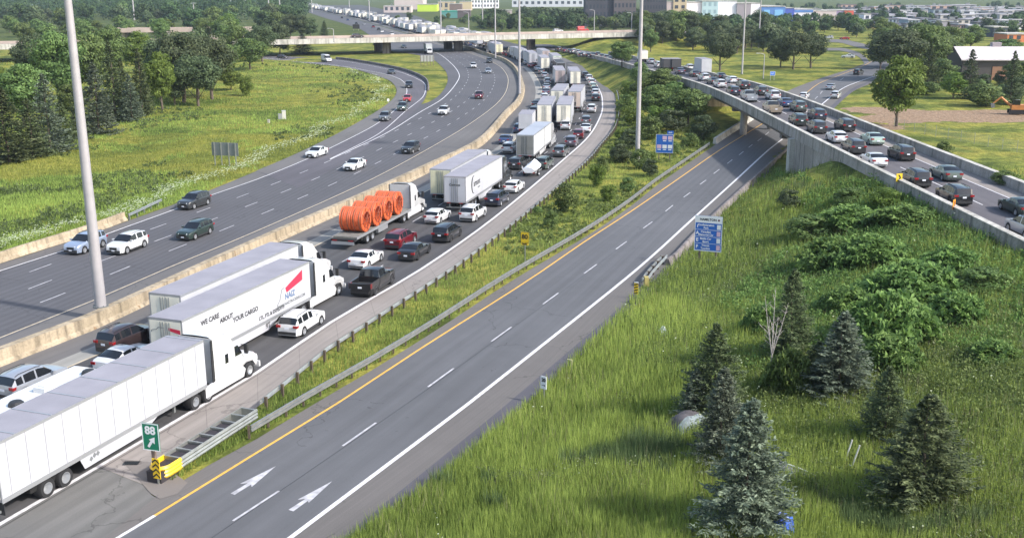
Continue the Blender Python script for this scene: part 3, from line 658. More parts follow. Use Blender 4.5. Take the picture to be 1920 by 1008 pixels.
def spruce_mesh(name, m, H=10.0, Rb=2.7, nb=420, per=16, z0=0.5, nl=0.34, nw=0.10, seed=1, droop=0.25, pine=False):
    g = np.random.default_rng(seed); Vs = []; T = []
    for i in range(nb):
        f = (i+g.random())/nb; z = z0+(H-z0)*f**1.12; a = g.uniform(0, 2*math.pi); L = Rb*(1-f)**0.74*g.uniform(0.50, 1.25)*(1+.2*math.sin(2*a+seed)+.12*math.sin(5*a+f*9+seed))+0.12
        if g.random() < 0.10: L *= g.uniform(.45, 1.25)
        ax_ = np.array([math.cos(a), math.sin(a), 0]); sd = np.array([-ax_[1], ax_[0], 0])
        k = max(4, int(per*(0.35+L/Rb)*1.2)); s = np.sqrt(g.uniform(0.06, 1, k))
        base = ax_*(s*L)[:, None]; dz = L*(0.10*f+(-droop)*s+0.22*s**3)
        side = g.choice([-1, 1], k)*g.uniform(0.1, 1, k)*L*0.20*np.sin(np.clip(s, 0.1, 0.92)*math.pi)
        P = base+sd*side[:, None]; P[:, 2] += z+dz-np.abs(side)*0.2+g.normal(0, 0.05, k)
        D = unit(ax_[None]*g.uniform(0.4, 1.1, k)[:, None]+sd[None]*(np.sign(side)*g.uniform(0.2, 1.1, k))[:, None]+np.array([[0, 0, 1]])*g.normal(0.12, 0.35, k)[:, None])
        S = unit(np.cross(D, np.array([0, 0, 1.0])+0.6*g.normal(size=(k, 3))))
        l = nl*g.uniform(0.6, 1.4, k)*(0.7+0.5*(1-f)); V_, _ = diamonds(P, D, S, l, np.full(k, nw)*g.uniform(0.8, 1.5, k)*(2 if pine else 1)); Vs.append(V_)
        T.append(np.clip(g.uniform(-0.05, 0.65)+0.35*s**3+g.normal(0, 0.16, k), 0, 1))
    V_ = np.concatenate(Vs); return np_mesh(name, V_, np.arange(len(V_)).reshape(-1, 4), m, np.concatenate(T))
def sumac_mesh(name, m, W_=4.0, H=1.8, nr=95, seed=1):
    g = np.random.default_rng(seed); V_ = []; T = []
    for i in range(nr):
        a = g.uniform(0, 2*math.pi); r = math.sqrt(g.random())*(1+.25*math.sin(3*a+seed)); x, y = r*math.cos(a)*W_/2, r*math.sin(a)*W_/2
        z = H*max(.15, 1-0.6*r*r)*g.uniform(0.35, 1.12); tt = g.uniform(0.15, 0.95); nf = g.integers(6, 11); tx_, ty_ = g.normal(0, .35, 2)
        for k in range(nf):
            b = 2*math.pi*k/nf+g.uniform(-0.4, 0.4); L = g.uniform(0.18, 0.42); ux, uy = math.cos(b), math.sin(b); w2 = L*.17
            up = g.uniform(0.1, 0.9)*L; e = g.uniform(-.3, .35)*L
            tl = ux*tx_*L+uy*ty_*L
            p0 = (x, y, z); p1 = (x+ux*L*.55, y+uy*L*.55, z+up*.6+tl*.5); p2 = (x+ux*L, y+uy*L, z+e+tl); rl = g.normal(0, .05)
            V_ += [p0, (p1[0]-uy*w2, p1[1]+ux*w2, p1[2]+rl), p2, (p1[0]+uy*w2, p1[1]-ux*w2, p1[2]-rl)]; T.append(np.clip(tt+g.normal(0, 0.13), 0, 1))
    return np_mesh(name, np.array(V_), np.arange(len(V_)).reshape(-1, 4), m, T)
def trunk_mesh(H, r, top=0.85, limbs=6, seed=1, m=None):
    g = random.Random(seed); mb = MB(); p = Vector((0, 0, -0.3)); segs = 5; pts = [p]
    for i in range(segs): p = p+Vector((g.uniform(-.12, .12), g.uniform(-.12, .12), (H*top+0.3)/segs)); pts.append(p)
    for i in range(segs): mb.cyl(pts[i], pts[i+1], r*(1-i/segs*0.85), r*(1-(i+1)/segs*0.85), 8)
    for k in range(limbs):
        i = g.randint(1, segs-1); a = g.uniform(0, 6.28); L = H*g.uniform(0.18, 0.34); b = pts[i]; c = b+Vector((math.cos(a)*L*.7, math.sin(a)*L*.7, L*.75))
        mb.cyl(b, c, r*0.38, r*0.1, 6)
    return mb.mesh('trunk', m or M_bark, smooth=True, sharp=80)
PROTO = {}
def proto(key, crown, trunk, H, W_): PROTO[key] = (crown, trunk, H, W_)
proto('oak0', crown_mesh('crown', F_dec, 10, 8.6, 1.8, 46, 240, 0.42, 1), trunk_mesh(10, 0.26, .75, 7, 1), 10, 8.6)
proto('oak1', crown_mesh('crown', F_dec, 10, 7.6, 1.2, 40, 240, 0.42, 2), trunk_mesh(10, 0.24, .75, 7, 2), 10, 7.6)
proto('lite0', crown_mesh('crown', F_lite, 10, 7.8, 1.0, 44, 240, 0.42, 3), trunk_mesh(10, 0.24, .7, 6, 3), 10, 7.8)
proto('lite1', crown_mesh('crown', F_lite, 10, 9.5, 2.0, 44, 230, 0.42, 13, spread=1.1), trunk_mesh(10, 0.24, .7, 6, 13), 10, 9.5)
proto('dark0', crown_mesh('crown', F_dark, 10, 9.4, 2.4, 50, 250, 0.40, 4), trunk_mesh(10, 0.30, .7, 8, 4), 10, 9.4)
proto('dark1', crown_mesh('crown', F_dark, 10, 8.0, 1.0, 44, 250, 0.40, 5), trunk_mesh(10, 0.26, .7, 8, 5), 10, 8)
proto('bush0', crown_mesh('crown', F_dec, 4, 4.4, -0.2, 26, 170, 0.26, 6), trunk_mesh(4, 0.08, .5, 5, 6), 4, 4.4)
proto('bush1', crown_mesh('crown', F_lite, 4, 4.6, -0.2, 26, 170, 0.26, 7), trunk_mesh(4, 0.08, .5, 5, 7), 4, 4.6)
proto('bush2', crown_mesh('crown', F_dark, 4, 4.2, -0.2, 28, 170, 0.24, 8), trunk_mesh(4, 0.08, .5, 5, 8), 4, 4.2)
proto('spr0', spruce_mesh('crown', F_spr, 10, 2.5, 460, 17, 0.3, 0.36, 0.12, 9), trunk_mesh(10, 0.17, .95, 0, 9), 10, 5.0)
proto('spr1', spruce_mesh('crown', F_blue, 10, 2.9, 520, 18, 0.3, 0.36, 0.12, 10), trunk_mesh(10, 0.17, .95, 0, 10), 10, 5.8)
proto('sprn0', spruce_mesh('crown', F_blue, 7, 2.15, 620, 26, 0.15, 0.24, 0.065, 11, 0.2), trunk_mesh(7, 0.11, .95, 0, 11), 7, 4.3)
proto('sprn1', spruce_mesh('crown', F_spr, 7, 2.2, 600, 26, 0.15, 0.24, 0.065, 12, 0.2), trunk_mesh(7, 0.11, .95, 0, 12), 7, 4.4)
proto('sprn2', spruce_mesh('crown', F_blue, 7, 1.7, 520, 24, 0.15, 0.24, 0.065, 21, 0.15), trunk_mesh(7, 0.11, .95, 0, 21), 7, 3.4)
proto('far0', crown_mesh('crown', F_far, 10, 10, 0.2, 26, 90, 0.9, 14), trunk_mesh(8, 0.25, .7, 3, 14), 10, 10)
proto('far1', crown_mesh('crown', F_dark, 10, 9, 0.2, 26, 90, 0.9, 15), trunk_mesh(8, 0.25, .7, 3, 15), 10, 9)
proto('far2', crown_mesh('crown', F_dec, 10, 11, 0.2, 26, 90, 0.9, 16), trunk_mesh(8, 0.25, .7, 3, 16), 10, 11)
proto('sum0', sumac_mesh('crown', F_sum, 4.2, 1.9, 640, 17), trunk_mesh(1.6, 0.04, .8, 6, 17), 1.9, 4.6)
proto('sum1', sumac_mesh('crown', F_sum, 3.2, 1.5, 430, 18), trunk_mesh(1.3, 0.04, .8, 6, 18), 1.5, 3.6)
def plant(key, P, H, W_, name, label, cat, group=None, rz=None):
    cr, tk, h0, w0 = PROTO[key]
    o = empty(name, P, random.uniform(0, 6.28) if rz is None else rz, label, cat, group); sx = W_/w0; sz = H/h0
    c = bpy.data.objects.new('crown', cr); COL.objects.link(c); c.parent = o; c.scale = (sx, sx, sz)
    t = bpy.data.objects.new('trunk', tk); COL.objects.link(t); t.parent = o; t.scale = ((sx+sz)/2, (sx+sz)/2, sz)
    return o
def T(key, xb, yb, yt, wpx, label, name=None, cat=None, group=None):
    P = UG(xb, yb); z1 = ztop(P, yt, xb); H = max(0.8, z1-P.z); W_ = wpx*P.y/(F_PX*_cp)
    nm = name or ('spruce_tree' if key.startswith('spr') else 'bush' if key.startswith(('bush', 'sum')) else 'tree')
    return plant(key, P, H, W_, nm, label, cat or nm.split('_')[-1], group)
# left field trees
for a in [
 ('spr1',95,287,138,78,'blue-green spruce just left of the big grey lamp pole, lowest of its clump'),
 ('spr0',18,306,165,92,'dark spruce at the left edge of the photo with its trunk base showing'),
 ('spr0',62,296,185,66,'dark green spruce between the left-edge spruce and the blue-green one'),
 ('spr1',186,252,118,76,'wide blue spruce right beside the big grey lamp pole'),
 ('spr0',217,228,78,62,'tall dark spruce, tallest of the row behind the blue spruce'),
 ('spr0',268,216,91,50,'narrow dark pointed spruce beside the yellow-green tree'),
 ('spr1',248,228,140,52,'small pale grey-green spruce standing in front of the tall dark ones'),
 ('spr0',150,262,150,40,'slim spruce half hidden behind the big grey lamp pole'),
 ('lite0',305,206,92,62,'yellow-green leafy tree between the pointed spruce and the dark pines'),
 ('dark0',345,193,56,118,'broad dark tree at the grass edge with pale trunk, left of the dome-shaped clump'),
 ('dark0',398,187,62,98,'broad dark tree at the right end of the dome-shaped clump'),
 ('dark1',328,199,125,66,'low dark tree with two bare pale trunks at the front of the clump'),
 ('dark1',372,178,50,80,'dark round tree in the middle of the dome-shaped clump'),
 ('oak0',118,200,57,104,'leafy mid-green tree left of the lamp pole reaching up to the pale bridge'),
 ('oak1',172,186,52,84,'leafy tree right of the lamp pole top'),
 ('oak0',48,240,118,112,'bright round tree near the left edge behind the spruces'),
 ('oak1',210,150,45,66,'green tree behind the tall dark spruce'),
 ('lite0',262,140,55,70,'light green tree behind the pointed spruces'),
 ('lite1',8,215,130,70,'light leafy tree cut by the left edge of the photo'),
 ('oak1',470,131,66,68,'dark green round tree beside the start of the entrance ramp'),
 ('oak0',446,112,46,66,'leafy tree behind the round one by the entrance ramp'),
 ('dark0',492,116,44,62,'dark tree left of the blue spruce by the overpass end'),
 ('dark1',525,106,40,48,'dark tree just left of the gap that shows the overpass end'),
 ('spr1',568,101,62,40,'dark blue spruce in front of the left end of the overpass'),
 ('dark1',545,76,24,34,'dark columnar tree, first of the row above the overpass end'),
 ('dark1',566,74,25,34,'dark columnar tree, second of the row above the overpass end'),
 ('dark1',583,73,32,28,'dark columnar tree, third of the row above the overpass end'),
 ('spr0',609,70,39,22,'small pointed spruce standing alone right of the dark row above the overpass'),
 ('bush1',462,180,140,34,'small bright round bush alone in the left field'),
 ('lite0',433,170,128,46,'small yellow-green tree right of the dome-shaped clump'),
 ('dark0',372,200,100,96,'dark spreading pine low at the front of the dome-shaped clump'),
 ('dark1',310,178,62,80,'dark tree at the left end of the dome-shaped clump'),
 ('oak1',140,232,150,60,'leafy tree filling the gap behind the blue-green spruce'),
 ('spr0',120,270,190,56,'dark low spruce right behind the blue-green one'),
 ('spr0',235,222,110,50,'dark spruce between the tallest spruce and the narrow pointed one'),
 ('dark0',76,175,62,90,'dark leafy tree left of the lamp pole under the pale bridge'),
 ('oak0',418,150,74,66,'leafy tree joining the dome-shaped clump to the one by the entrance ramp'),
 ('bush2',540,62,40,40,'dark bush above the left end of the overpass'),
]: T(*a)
# strip between the motorway and the exit ramp
for a in [
 ('bush0',1062,399,336,58,'large round bush beside the pink shoulder, nearest in the strip'),
 ('bush2',1166,306,265,56,'dark dense round bush left of the tall lamp pole foot'),
 ('bush0',1126,336,289,34,'narrow upright bush up the strip from the largest one'),
 ('bush2',1219,334,294,36,'bush close to the exit ramp guardrail below the blue sign'),
 ('bush0',1176,362,330,36,'low bush in the middle of the grass strip'),
 ('bush1',1140,378,345,36,'low light green bush in the middle of the grass strip'),
 ('bush0',1010,404,385,26,'tiny bush against the shoulder guardrail'),
 ('oak1',1166,128,74,52,'round tree at the end of the line of dark cars near the overpass'),
 ('bush0',1196,150,112,40,'bush at the foot of the elevated ramp left of the tall pole'),
 ('oak0',1208,202,140,60,'low tree on the embankment behind the tall lamp pole'),
 ('oak1',1236,184,124,70,'leafy tree growing up against the elevated ramp'),
 ('oak0',1228,228,158,80,'rounded low tree on the embankment right of the tall pole'),
 ('bush0',1268,205,148,60,'bush halfway down the ramp embankment'),
 ('oak1',1290,238,160,84,'big low tree beside the bridge pier'),
 ('bush2',1262,250,200,66,'dark bush above the blue service sign'),
 ('bush2',1318,262,210,60,'dark bush against the bridge pier near the pale barrier'),
 ('bush1',1185,236,196,46,'bright bush left of the tall lamp pole'),
 ('bush1',1180,190,150,44,'bright bush between the motorway bend and the tall pole'),
 ('bush0',1300,198,160,46,'bush under the edge of the bridge deck'),
 ('bush1',1165,265,240,34,'small bright bush beside the bend'),
 ('bush0',1032,432,392,34,'low bush against the shoulder guardrail, below the largest one'),
 ('bush1',1118,352,306,40,'light bush between the narrow upright one and the guardrail'),
 ('bush0',1200,318,276,44,'bush at the foot of the tall lamp pole'),
 ('bush2',1182,280,238,50,'dark bush just behind the tall lamp pole'),
 ('bush0',1215,262,214,58,'bush between the tall lamp pole and the blue sign'),
 ('bush1',1236,246,196,60,'tall light bush behind the blue service sign'),
 ('bush0',1158,300,258,36,'bush near the end of the pink shoulder'),
 ('bush0',1170,214,172,44,'bush on the slope by the bend, left of the tall pole'),
 ('bush1',1222,312,284,34,'small light bush right of the lamp pole foot'),
 ('bush0',1262,290,262,34,'small bush right below the blue service sign'),
 ('bush0',1290,276,246,40,'leafy bush right of the blue service sign'),
]: T(*a)
# behind the elevated ramp and top right
for a in [
 ('dark0',1350,133,58,66,'dark tree standing forward of the tree belt beyond the box truck'),
 ('dark0',1487,131,55,66,'dark flat-crowned tree with bare stems right of the lamp pole'),
 ('dark0',1520,128,58,62,'right-hand tree of the dark stand with bare stems'),
 ('dark1',1463,126,66,50,'left-hand tree of the dark stand with bare stems'),
 ('lite0',1681,238,98,100,'lone bushy tree with a short bare trunk on the lawn beyond the ramp'),
 ('dark0',1680,152,50,116,'huge dark tree behind the lone lawn tree'),
 ('oak0',1725,150,46,110,'large green tree to the right of the huge dark one'),
 ('oak0',1650,130,64,60,'tree overhanging the curving road'),
 ('lite0',1707,172,112,60,'bright tree just behind the lone lawn tree'),
 ('spr0',1738,172,85,46,'dark spruce left of the bright green maple'),
 ('spr0',1815,186,93,46,'dark spruce in front of the white-roofed barn'),
 ('spr0',1893,196,96,44,'dark spruce at the right end of the white-roofed barn'),
 ('spr0',1772,112,42,36,'tall narrow dark spruce behind the barn roof'),
 ('lite0',1787,186,132,54,'bright green small tree below the barn'),
 ('oak1',1760,168,105,60,'grey-green tree between the two dark spruces'),
 ('bush0',1850,200,152,90,'wide bush at the foot of the barn'),
 ('bush2',1905,188,140,60,'dark bush near the orange digger'),
 ('bush0',1735,178,150,60,'bush along the edge of the lawn'),
 ('oak1',1905,160,110,56,'leafy tree at the right edge behind the digger'),
 ('oak0',1820,92,48,60,'green tree behind the barn roof'),
 ('lite0',1800,95,52,44,'light green tree behind the barn roof'),
 ('bush0',1880,100,70,70,'bush line right of the barn roof'),
 ('bush1',1640,330,318,18,'small weed bush behind the ramp wall'),
 ('bush0',1768,300,262,40,'tuft of shrubs behind the ramp wall'),
 ('bush0',1885,350,318,60,'low shrub behind the ramp wall at the right'),
]: T(*a)
# near hillside at the lower right
for a in [
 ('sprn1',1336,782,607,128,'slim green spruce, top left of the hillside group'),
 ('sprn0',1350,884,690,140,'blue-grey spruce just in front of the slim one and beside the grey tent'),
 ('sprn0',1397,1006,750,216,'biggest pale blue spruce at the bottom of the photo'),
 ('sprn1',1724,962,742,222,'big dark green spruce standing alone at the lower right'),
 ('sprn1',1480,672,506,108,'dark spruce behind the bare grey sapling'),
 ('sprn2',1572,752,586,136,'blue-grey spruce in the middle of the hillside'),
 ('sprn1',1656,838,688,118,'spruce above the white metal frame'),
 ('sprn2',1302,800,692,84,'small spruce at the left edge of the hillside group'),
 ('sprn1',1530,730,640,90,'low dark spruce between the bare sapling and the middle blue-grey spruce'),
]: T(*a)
for a in [
 ('sum0',1668,650,560,190,'bright sumac thicket, largest on the hillside'),
 ('sum1',1590,598,545,120,'sumac clump above and left of the largest thicket'),
 ('sum0',1715,566,500,200,'sumac clump on the upper slope'),
 ('sum1',1478,738,665,100,'bright green shrub at the foot of the bare sapling'),
 ('sum1',1560,505,452,130,'sumac patch high on the slope'),
 ('sum1',1790,612,556,130,'sumac patch right of the largest thicket'),
 ('sum0',1600,432,392,150,'low thicket near the bridge wall'),
 ('sum1',1700,425,390,130,'low thicket below the right-hand chevron sign'),
 ('sum1',1668,695,636,140,'sumac fringe below the largest thicket'),
 ('sum1',1862,690,645,110,'shrub on the slope near the right edge'),
 ('sum1',1430,622,578,80,'shrub left of the dark spruce'),
 ('sum0',1640,500,448,150,'leafy thicket between the two upper sumac patches'),
 ('sum1',1780,520,470,130,'leafy thicket under the barrier at the right'),
 ('bush0',1520,455,400,110,'round bush just below the bridge abutment'),
 ('bush0',1590,385,350,70,'bush touching the foot of the abutment wall'),
 ('bush1',1660,392,352,80,'light bush beside the parapet left of the right-hand chevron'),
 ('bush0',1840,560,500,120,'bush on the upper slope near the right barrier'),
 ('bush2',1480,398,350,50,'dark bush beside the ramp barrier under the bridge'),
]: T(*a, name='sumac_bush', cat='bush')
# bare grey sapling
P = UG(1442,738); ds = empty('dead_sapling', P, 0, 'bare pale grey sapling with thin leafless branches in front of the dark spruce', 'tree')
mb = MB(); Hs = ztop(P, 540, 1446)-P.z; gg = random.Random(4)
mb.cyl((0,0,-.2), (.02,0,Hs*.35), .055, .04, 7)
fk = [Vector((-.55,.1,Hs*.92)), Vector((.05,.2,Hs)), Vector((.75,-.1,Hs*.86)), Vector((.35,.3,Hs*.7)), Vector((-.3,-.2,Hs*.66))]
for q in fk: mb.cyl((.02,0,Hs*.33), q*.55+Vector((0,0,Hs*.12)), .035, .022, 6).cyl(q*.55+Vector((0,0,Hs*.12)), q, .022, .008, 5)
mb.build('trunk', M_barkd, ds)
mb = MB()
for i in range(34):
    q = gg.choice(fk); t_ = gg.uniform(.3, .9); b = Vector((.02,0,Hs*.33)).lerp(q, t_); a = gg.uniform(0, 6.28); L = gg.uniform(.35, .8)*(1.3-t_); c = b+Vector((math.cos(a)*L, math.sin(a)*L, L*.9)); mb.cyl(b, c, .013, .005, 5)
    mb.cyl(b.lerp(c, .5), b.lerp(c, .5)+Vector((math.cos(a+1)*L*.4, math.sin(a+1)*L*.4, L*.4)), .008, .004, 4)
mb.build('branches', M_barkd, ds)
# tree belts further off: each its own tree
gg = random.Random(5)
ORDN = ['first','second','third','fourth','fifth','sixth','seventh','eighth','ninth','tenth']+['%dth' % i if i % 10 not in (1, 2, 3) or i in (11, 12, 13) else '%d%s' % (i, {1:'st',2:'nd',3:'rd'}[i % 10]) for i in range(11, 101)]
def belt(n_, xr, yr, hr, keys, label, group, wf=1.0):
    xs = sorted(gg.uniform(*xr) for _ in range(n_))
    for i, x in enumerate(xs):
        P = U(x, gg.uniform(*yr)); P.z = gz(P.x, P.y); H = gg.uniform(*hr)
        plant(gg.choice(keys), P, H, H*gg.uniform(0.8, 1.15)*wf, 'tree', label+', %s from the left' % ORDN[i], 'tree', group)
def far_wood(name, n_, xr, yr, hr, m, seed):
    g = np.random.default_rng(seed); Vs = []; Ts = []
    for i in range(n_):
        P = U(g.uniform(*xr), g.uniform(*yr)); P.z = gz(P.x, P.y); H = g.uniform(*hr); W_ = H*g.uniform(.8, 1.2); k = 420
        d = rdir(k, 0.35, g); r = np.power(g.uniform(.5, 1, k), .4)[:, None]*(1+.25*np.sin(d[:, :1]*5+i)*np.sin(d[:, 1:2]*6))
        C = np.array([P.x, P.y, P.z+H*.5])+d*r*np.array([[W_/2, W_/2, H*.5]]); D = unit(np.cross(d, rdir(k, 0, g))+.3*d); S = unit(np.cross(D, d)); l = g.uniform(1.0, 2.0, k)
        V_, _ = diamonds(C, D, S, l, l*.7); Vs.append(V_); Ts.append(np.clip(g.uniform(.25, .7)+g.normal(0, .15, k), 0, 1))
    V_ = np.concatenate(Vs); o = bpy.data.objects.new(name, np_mesh(name, V_, np.arange(len(V_)).reshape(-1, 4), m, np.concatenate(Ts))); COL.objects.link(o); tag(o, kind='stuff')
def belt_old(n_, xr, yr, hr, keys, label, group, wf=1.0):
    for i in range(n_):
        x = gg.uniform(*xr); y = gg.uniform(*yr)
        P = U(x, y); P.z = gz(P.x, P.y); H = gg.uniform(*hr)
        plant(gg.choice(keys), P, H, H*gg.uniform(0.8, 1.15)*wf, 'tree', label, 'tree', group)
belt(44, (-60, 560), (34, 62), (11, 17), ['far0','far1','far2'], 'green tree in the wood behind the pale bridges at the left', 'trees of the left wood')
far_wood('distant_wood', 260, (-80, 575), (8, 38), (12, 20), F_far, 71)
belt(26, (0, 440), (62, 88), (8, 13), ['oak0','far2','lite0'], 'leafy tree between the dark pines and the pale bridge', 'trees before the bridge')
belt(26, (1195, 1345), (80, 98), (8, 11), ['oak0','oak1','dark1','far2'], 'leafy tree in the belt beyond the elevated ramp', 'tree belt beyond the ramp')
belt(24, (1345, 1460), (82, 100), (8, 12), ['dark1','dark0','far1'], 'dark tree in the belt left of the lamp pole pair', 'dark tree belt beyond the ramp')
belt(30, (900, 1210), (50, 60), (6, 9.5), ['far0','far2','far1'], 'tree behind the overpass below the apartment blocks', 'trees behind the overpass')
belt(20, (1190, 1500), (52, 74), (5, 8), ['far0','far1','far2'], 'tree in front of the white warehouses', 'trees before the warehouses')
belt(14, (1440, 1660), (56, 74), (7, 11), ['far0','far2'], 'tree beside the far curving street', 'trees by the far street')
belt(26, (1600, 1960), (54, 74), (5, 8), ['far0','far2','far1'], 'tree among the far houses at the right', 'trees among the far houses')
far_wood('wood_behind_overpass', 120, (905, 1200), (36, 55), (6, 10.5), F_far, 73)
far_wood('wood_before_warehouses', 60, (1195, 1500), (44, 56), (5, 8), F_far, 74)
far_wood('suburb_trees', 110, (1440, 2000), (12, 46), (4, 8), F_far, 72)
belt(16, (740, 960), (36, 48), (4, 7), ['far0','far2','far1'], 'tree between the far shops and the motorway', 'trees by the far shops')
belt(18, (1640, 1800), (86, 130), (9, 13), ['oak0','oak1','lite0'], 'green tree left of the white-roofed barn', 'trees left of the barn')
belt(10, (1800, 1960), (150, 182), (3, 5), ['bush0','bush2'], 'bush along the foot of the barn yard', 'bushes by the barn yard')

# ---------------------------------------------------------------- grass, undergrowth, flowers (uncountable)
F_grass = foliage('grass blades', (0.070,0.110,0.022), (0.410,0.480,0.115), 0.45, 0.7)
F_weed = foliage('undergrowth leaves', (0.070,0.110,0.034), (0.320,0.400,0.130), 0.4)
M_fl = mat('white wild flowers', (0.50,0.54,0.34), 0.8)
def fbm(X, Y, s, seed):
    r_ = np.random.default_rng(seed); v = np.zeros(X.shape)
    for k in range(7):
        a = r_.uniform(0, 6.28); f = s*(1.6**(k*0.8)); v += np.sin((X*math.cos(a)+Y*math.sin(a))*f+r_.uniform(0, 6.28)+1.3*np.sin((X*math.sin(a)-Y*math.cos(a))*f*0.7))/(1+0.35*k)
    return v/3.5
def screen_pts(n_, x0, x1, y0, y1, pw=1.0):
    px = rng.uniform(x0, x1, n_); py = y0+(y1-y0)*rng.uniform(0, 1, n_)**pw
    x = px-960; y = -(py-504); dy = F_PX*_cp+y*_sp; dz = -F_PX*_sp+y*_cp; z = np.zeros(n_)
    for _ in range(7):
        t = (z-CAM_H)/dz; X = x*t; Y = dy*t; z = 0.5*z+0.5*ground(X, Y)
    return X, Y, ground(X, Y)
Rr = resample(RPR, step=5); Ll = resample(LRL, step=6); Rl = resample(RPL, step=5); Re = resample(RRE, step=6); Er = [p for p in ERCc]
def on_hill(X, Y):
    d, _, s = dpoly(X, Y, Rr); e, _, _ = dpoly(X, Y, Er); return (s > 0) & (d > 0.3) & (e > 6.1)
def in_strip(X, Y):
    d, _, s = dpoly(X, Y, Rl); d2_, _, s2_ = dpoly(X, Y, Re); e, _, _ = dpoly(X, Y, Er); return (s < 0) & (s2_ > 0) & (d > 0.5) & (d2_ > 0.35) & (e > 6.1)
def in_left(X, Y):
    d, _, s = dpoly(X, Y, Ll); d3, _, s3 = dpoly(X, Y, ORLc); return (s < 0) & (d > 0.4) & (s3 < 0) & (d3 > 0.3)
ORLc = resample(smooth_poly(UP([(-200,580),(0,494),(162,442),(242,413),(310,389),(390,359),(480,320),(555,288),(627,253),(677,226),(711,206),(730,192),(741,180),(744,169),(740,160),(730,151),(712,144),(687,136),(666,130),(644,126),(600,121),(500,113),(400,111)]), 5), step=5)
def grass(name, X, Y, Z, h0, h1, wid, seed, mm=None, hpatch=0.6):
    n_ = len(X); pn = fbm(X, Y, 0.16, seed); pn2 = fbm(X, Y, 0.9, seed+1); pn0 = fbm(X, Y, 0.045, seed+2); h = rng.uniform(h0, h1, n_)*np.clip(1+hpatch*0.5*pn+0.25*pn2, .3, 2)
    D = np.hypot(X, Y); w_ = wid*(0.5+D/90.0)*rng.uniform(0.7, 1.3, n_); a = rng.uniform(0, math.pi, n_)*0.5-0.4
    ux, uy = np.cos(a)*w_/2, np.sin(a)*w_/2; lx = rng.normal(0, 0.17, n_)*h; ly = rng.normal(0, 0.17, n_)*h
    V_ = np.stack([np.stack([X-ux, Y-uy, Z-0.05], 1), np.stack([X+ux, Y+uy, Z-0.05], 1), np.stack([X+lx, Y+ly, Z+h], 1)], 1).reshape(-1, 3)
    t = np.clip(0.48+0.30*pn0+0.24*pn+0.18*pn2+rng.normal(0, 0.25, n_), 0, 1)
    o = bpy.data.objects.new(name, np_mesh(name, V_, np.arange(n_*3).reshape(-1, 3), mm or F_grass, t)); COL.objects.link(o); tag(o, kind='stuff'); return o
def leaves(name, X, Y, Z, h, per, leaf, mm, seed):
    n_ = len(X); k = n_*per; i = np.repeat(np.arange(n_), per); r_ = h[i]*0.75; d = rdir(k, 0.6)
    P = np.stack([X[i], Y[i], Z[i]], 1)+d*(r_*rng.uniform(0.3, 1, k))[:, None]*np.array([[1, 1, 1.15]]); P[:, 2] = np.maximum(P[:, 2], Z[i]+0.05)
    D = unit(d+0.8*rdir(k, 0)); S = unit(np.cross(D, rdir(k, 0.3))); l = leaf*rng.uniform(0.6, 1.4, k)*(0.6+np.hypot(X[i], Y[i])/160)
    V_, F_ = diamonds(P, D, S, l, l*0.5); tt = np.clip(0.5+0.25*fbm(X, Y, 0.4, seed)[i]+rng.normal(0, .1, n_)[i]+rng.normal(0, 0.15, k), 0, 1)
    o = bpy.data.objects.new(name, np_mesh(name, V_, F_, mm, tt)); COL.objects.link(o); tag(o, kind='stuff'); return o
X, Y, Z = screen_pts(300000, 560, 2000, 318, 1090, 0.85); m = on_hill(X, Y) & (Y > 25); f_ = m & (fbm(X, Y, 0.11, 87)+0.6*fbm(X, Y, 0.45, 88) > 0.55); grass('tall_grass', X[m & ~f_], Y[m & ~f_], Z[m & ~f_], 0.35, 1.0, 0.044, 3); grass('dark_tall_grass', X[f_], Y[f_], Z[f_], 0.5, 1.15, 0.044, 4, foliage('grey green grass', (0.055,0.082,0.030), (0.20,0.25,0.10), .3))
X, Y, Z = screen_pts(120000, 300, 1340, 205, 900, 0.9); m = in_strip(X, Y); grass('verge_grass', X[m], Y[m], Z[m], 0.2, 0.55, 0.036, 5)
X, Y, Z = screen_pts(190000, -60, 800, 108, 520, 0.9); m = in_left(X, Y); f_ = m & (fbm(X, Y, 0.05, 77)+0.5*fbm(X, Y, 0.2, 78) > 0.15); grass('field_grass', X[m & ~f_], Y[m & ~f_], Z[m & ~f_], 0.2, 0.55, 0.036, 7); grass('yellow_field_grass', X[f_], Y[f_], Z[f_], 0.15, 0.45, 0.036, 8, foliage('yellowing grass', (0.125,0.155,0.030), (0.370,0.385,0.085), .35))
X, Y, Z = screen_pts(32000, 700, 2000, 325, 1060, 0.75); m = on_hill(X, Y) & (fbm(X, Y, 0.12, 9)+0.25*(Y-60)/60+0.5*np.clip((X-10)/14, -.6, 1.2) > 0.05); leaves('undergrowth', X[m], Y[m], Z[m], rng.uniform(0.3, 0.95, m.sum()), 22, 0.13, F_weed, 9)
X, Y, Z = screen_pts(7500, 1340, 1960, 330, 760, 0.9); m = on_hill(X, Y) & (fbm(X, Y, 0.10, 57)+0.6*np.exp(-((X-25)/9)**2-((Y-74)/16)**2)+0.7*np.exp(-((X-34)/4)**2-((Y-102)/22)**2)-np.clip((0.27-X/Y)*14+0.5*fbm(X, Y, 0.25, 58), 0, 2) > 0.12); leaves('scrub', X[m], Y[m], Z[m], rng.uniform(0.5, 1.3, m.sum()), 42, 0.20, F_sum, 57)
X, Y, Z = screen_pts(11000, 900, 1990, 480, 1060, 0.9); m = on_hill(X, Y) & (fbm(X, Y, 0.14, 67)+0.5*np.clip((X-14)/12, -.5, 1) > 0.25); leaves('dry_weeds', X[m], Y[m], Z[m], rng.uniform(0.4, 1.0, m.sum()), 26, 0.12, foliage('dry weeds', (0.075,0.090,0.045), (0.30,0.35,0.19), .25), 67)
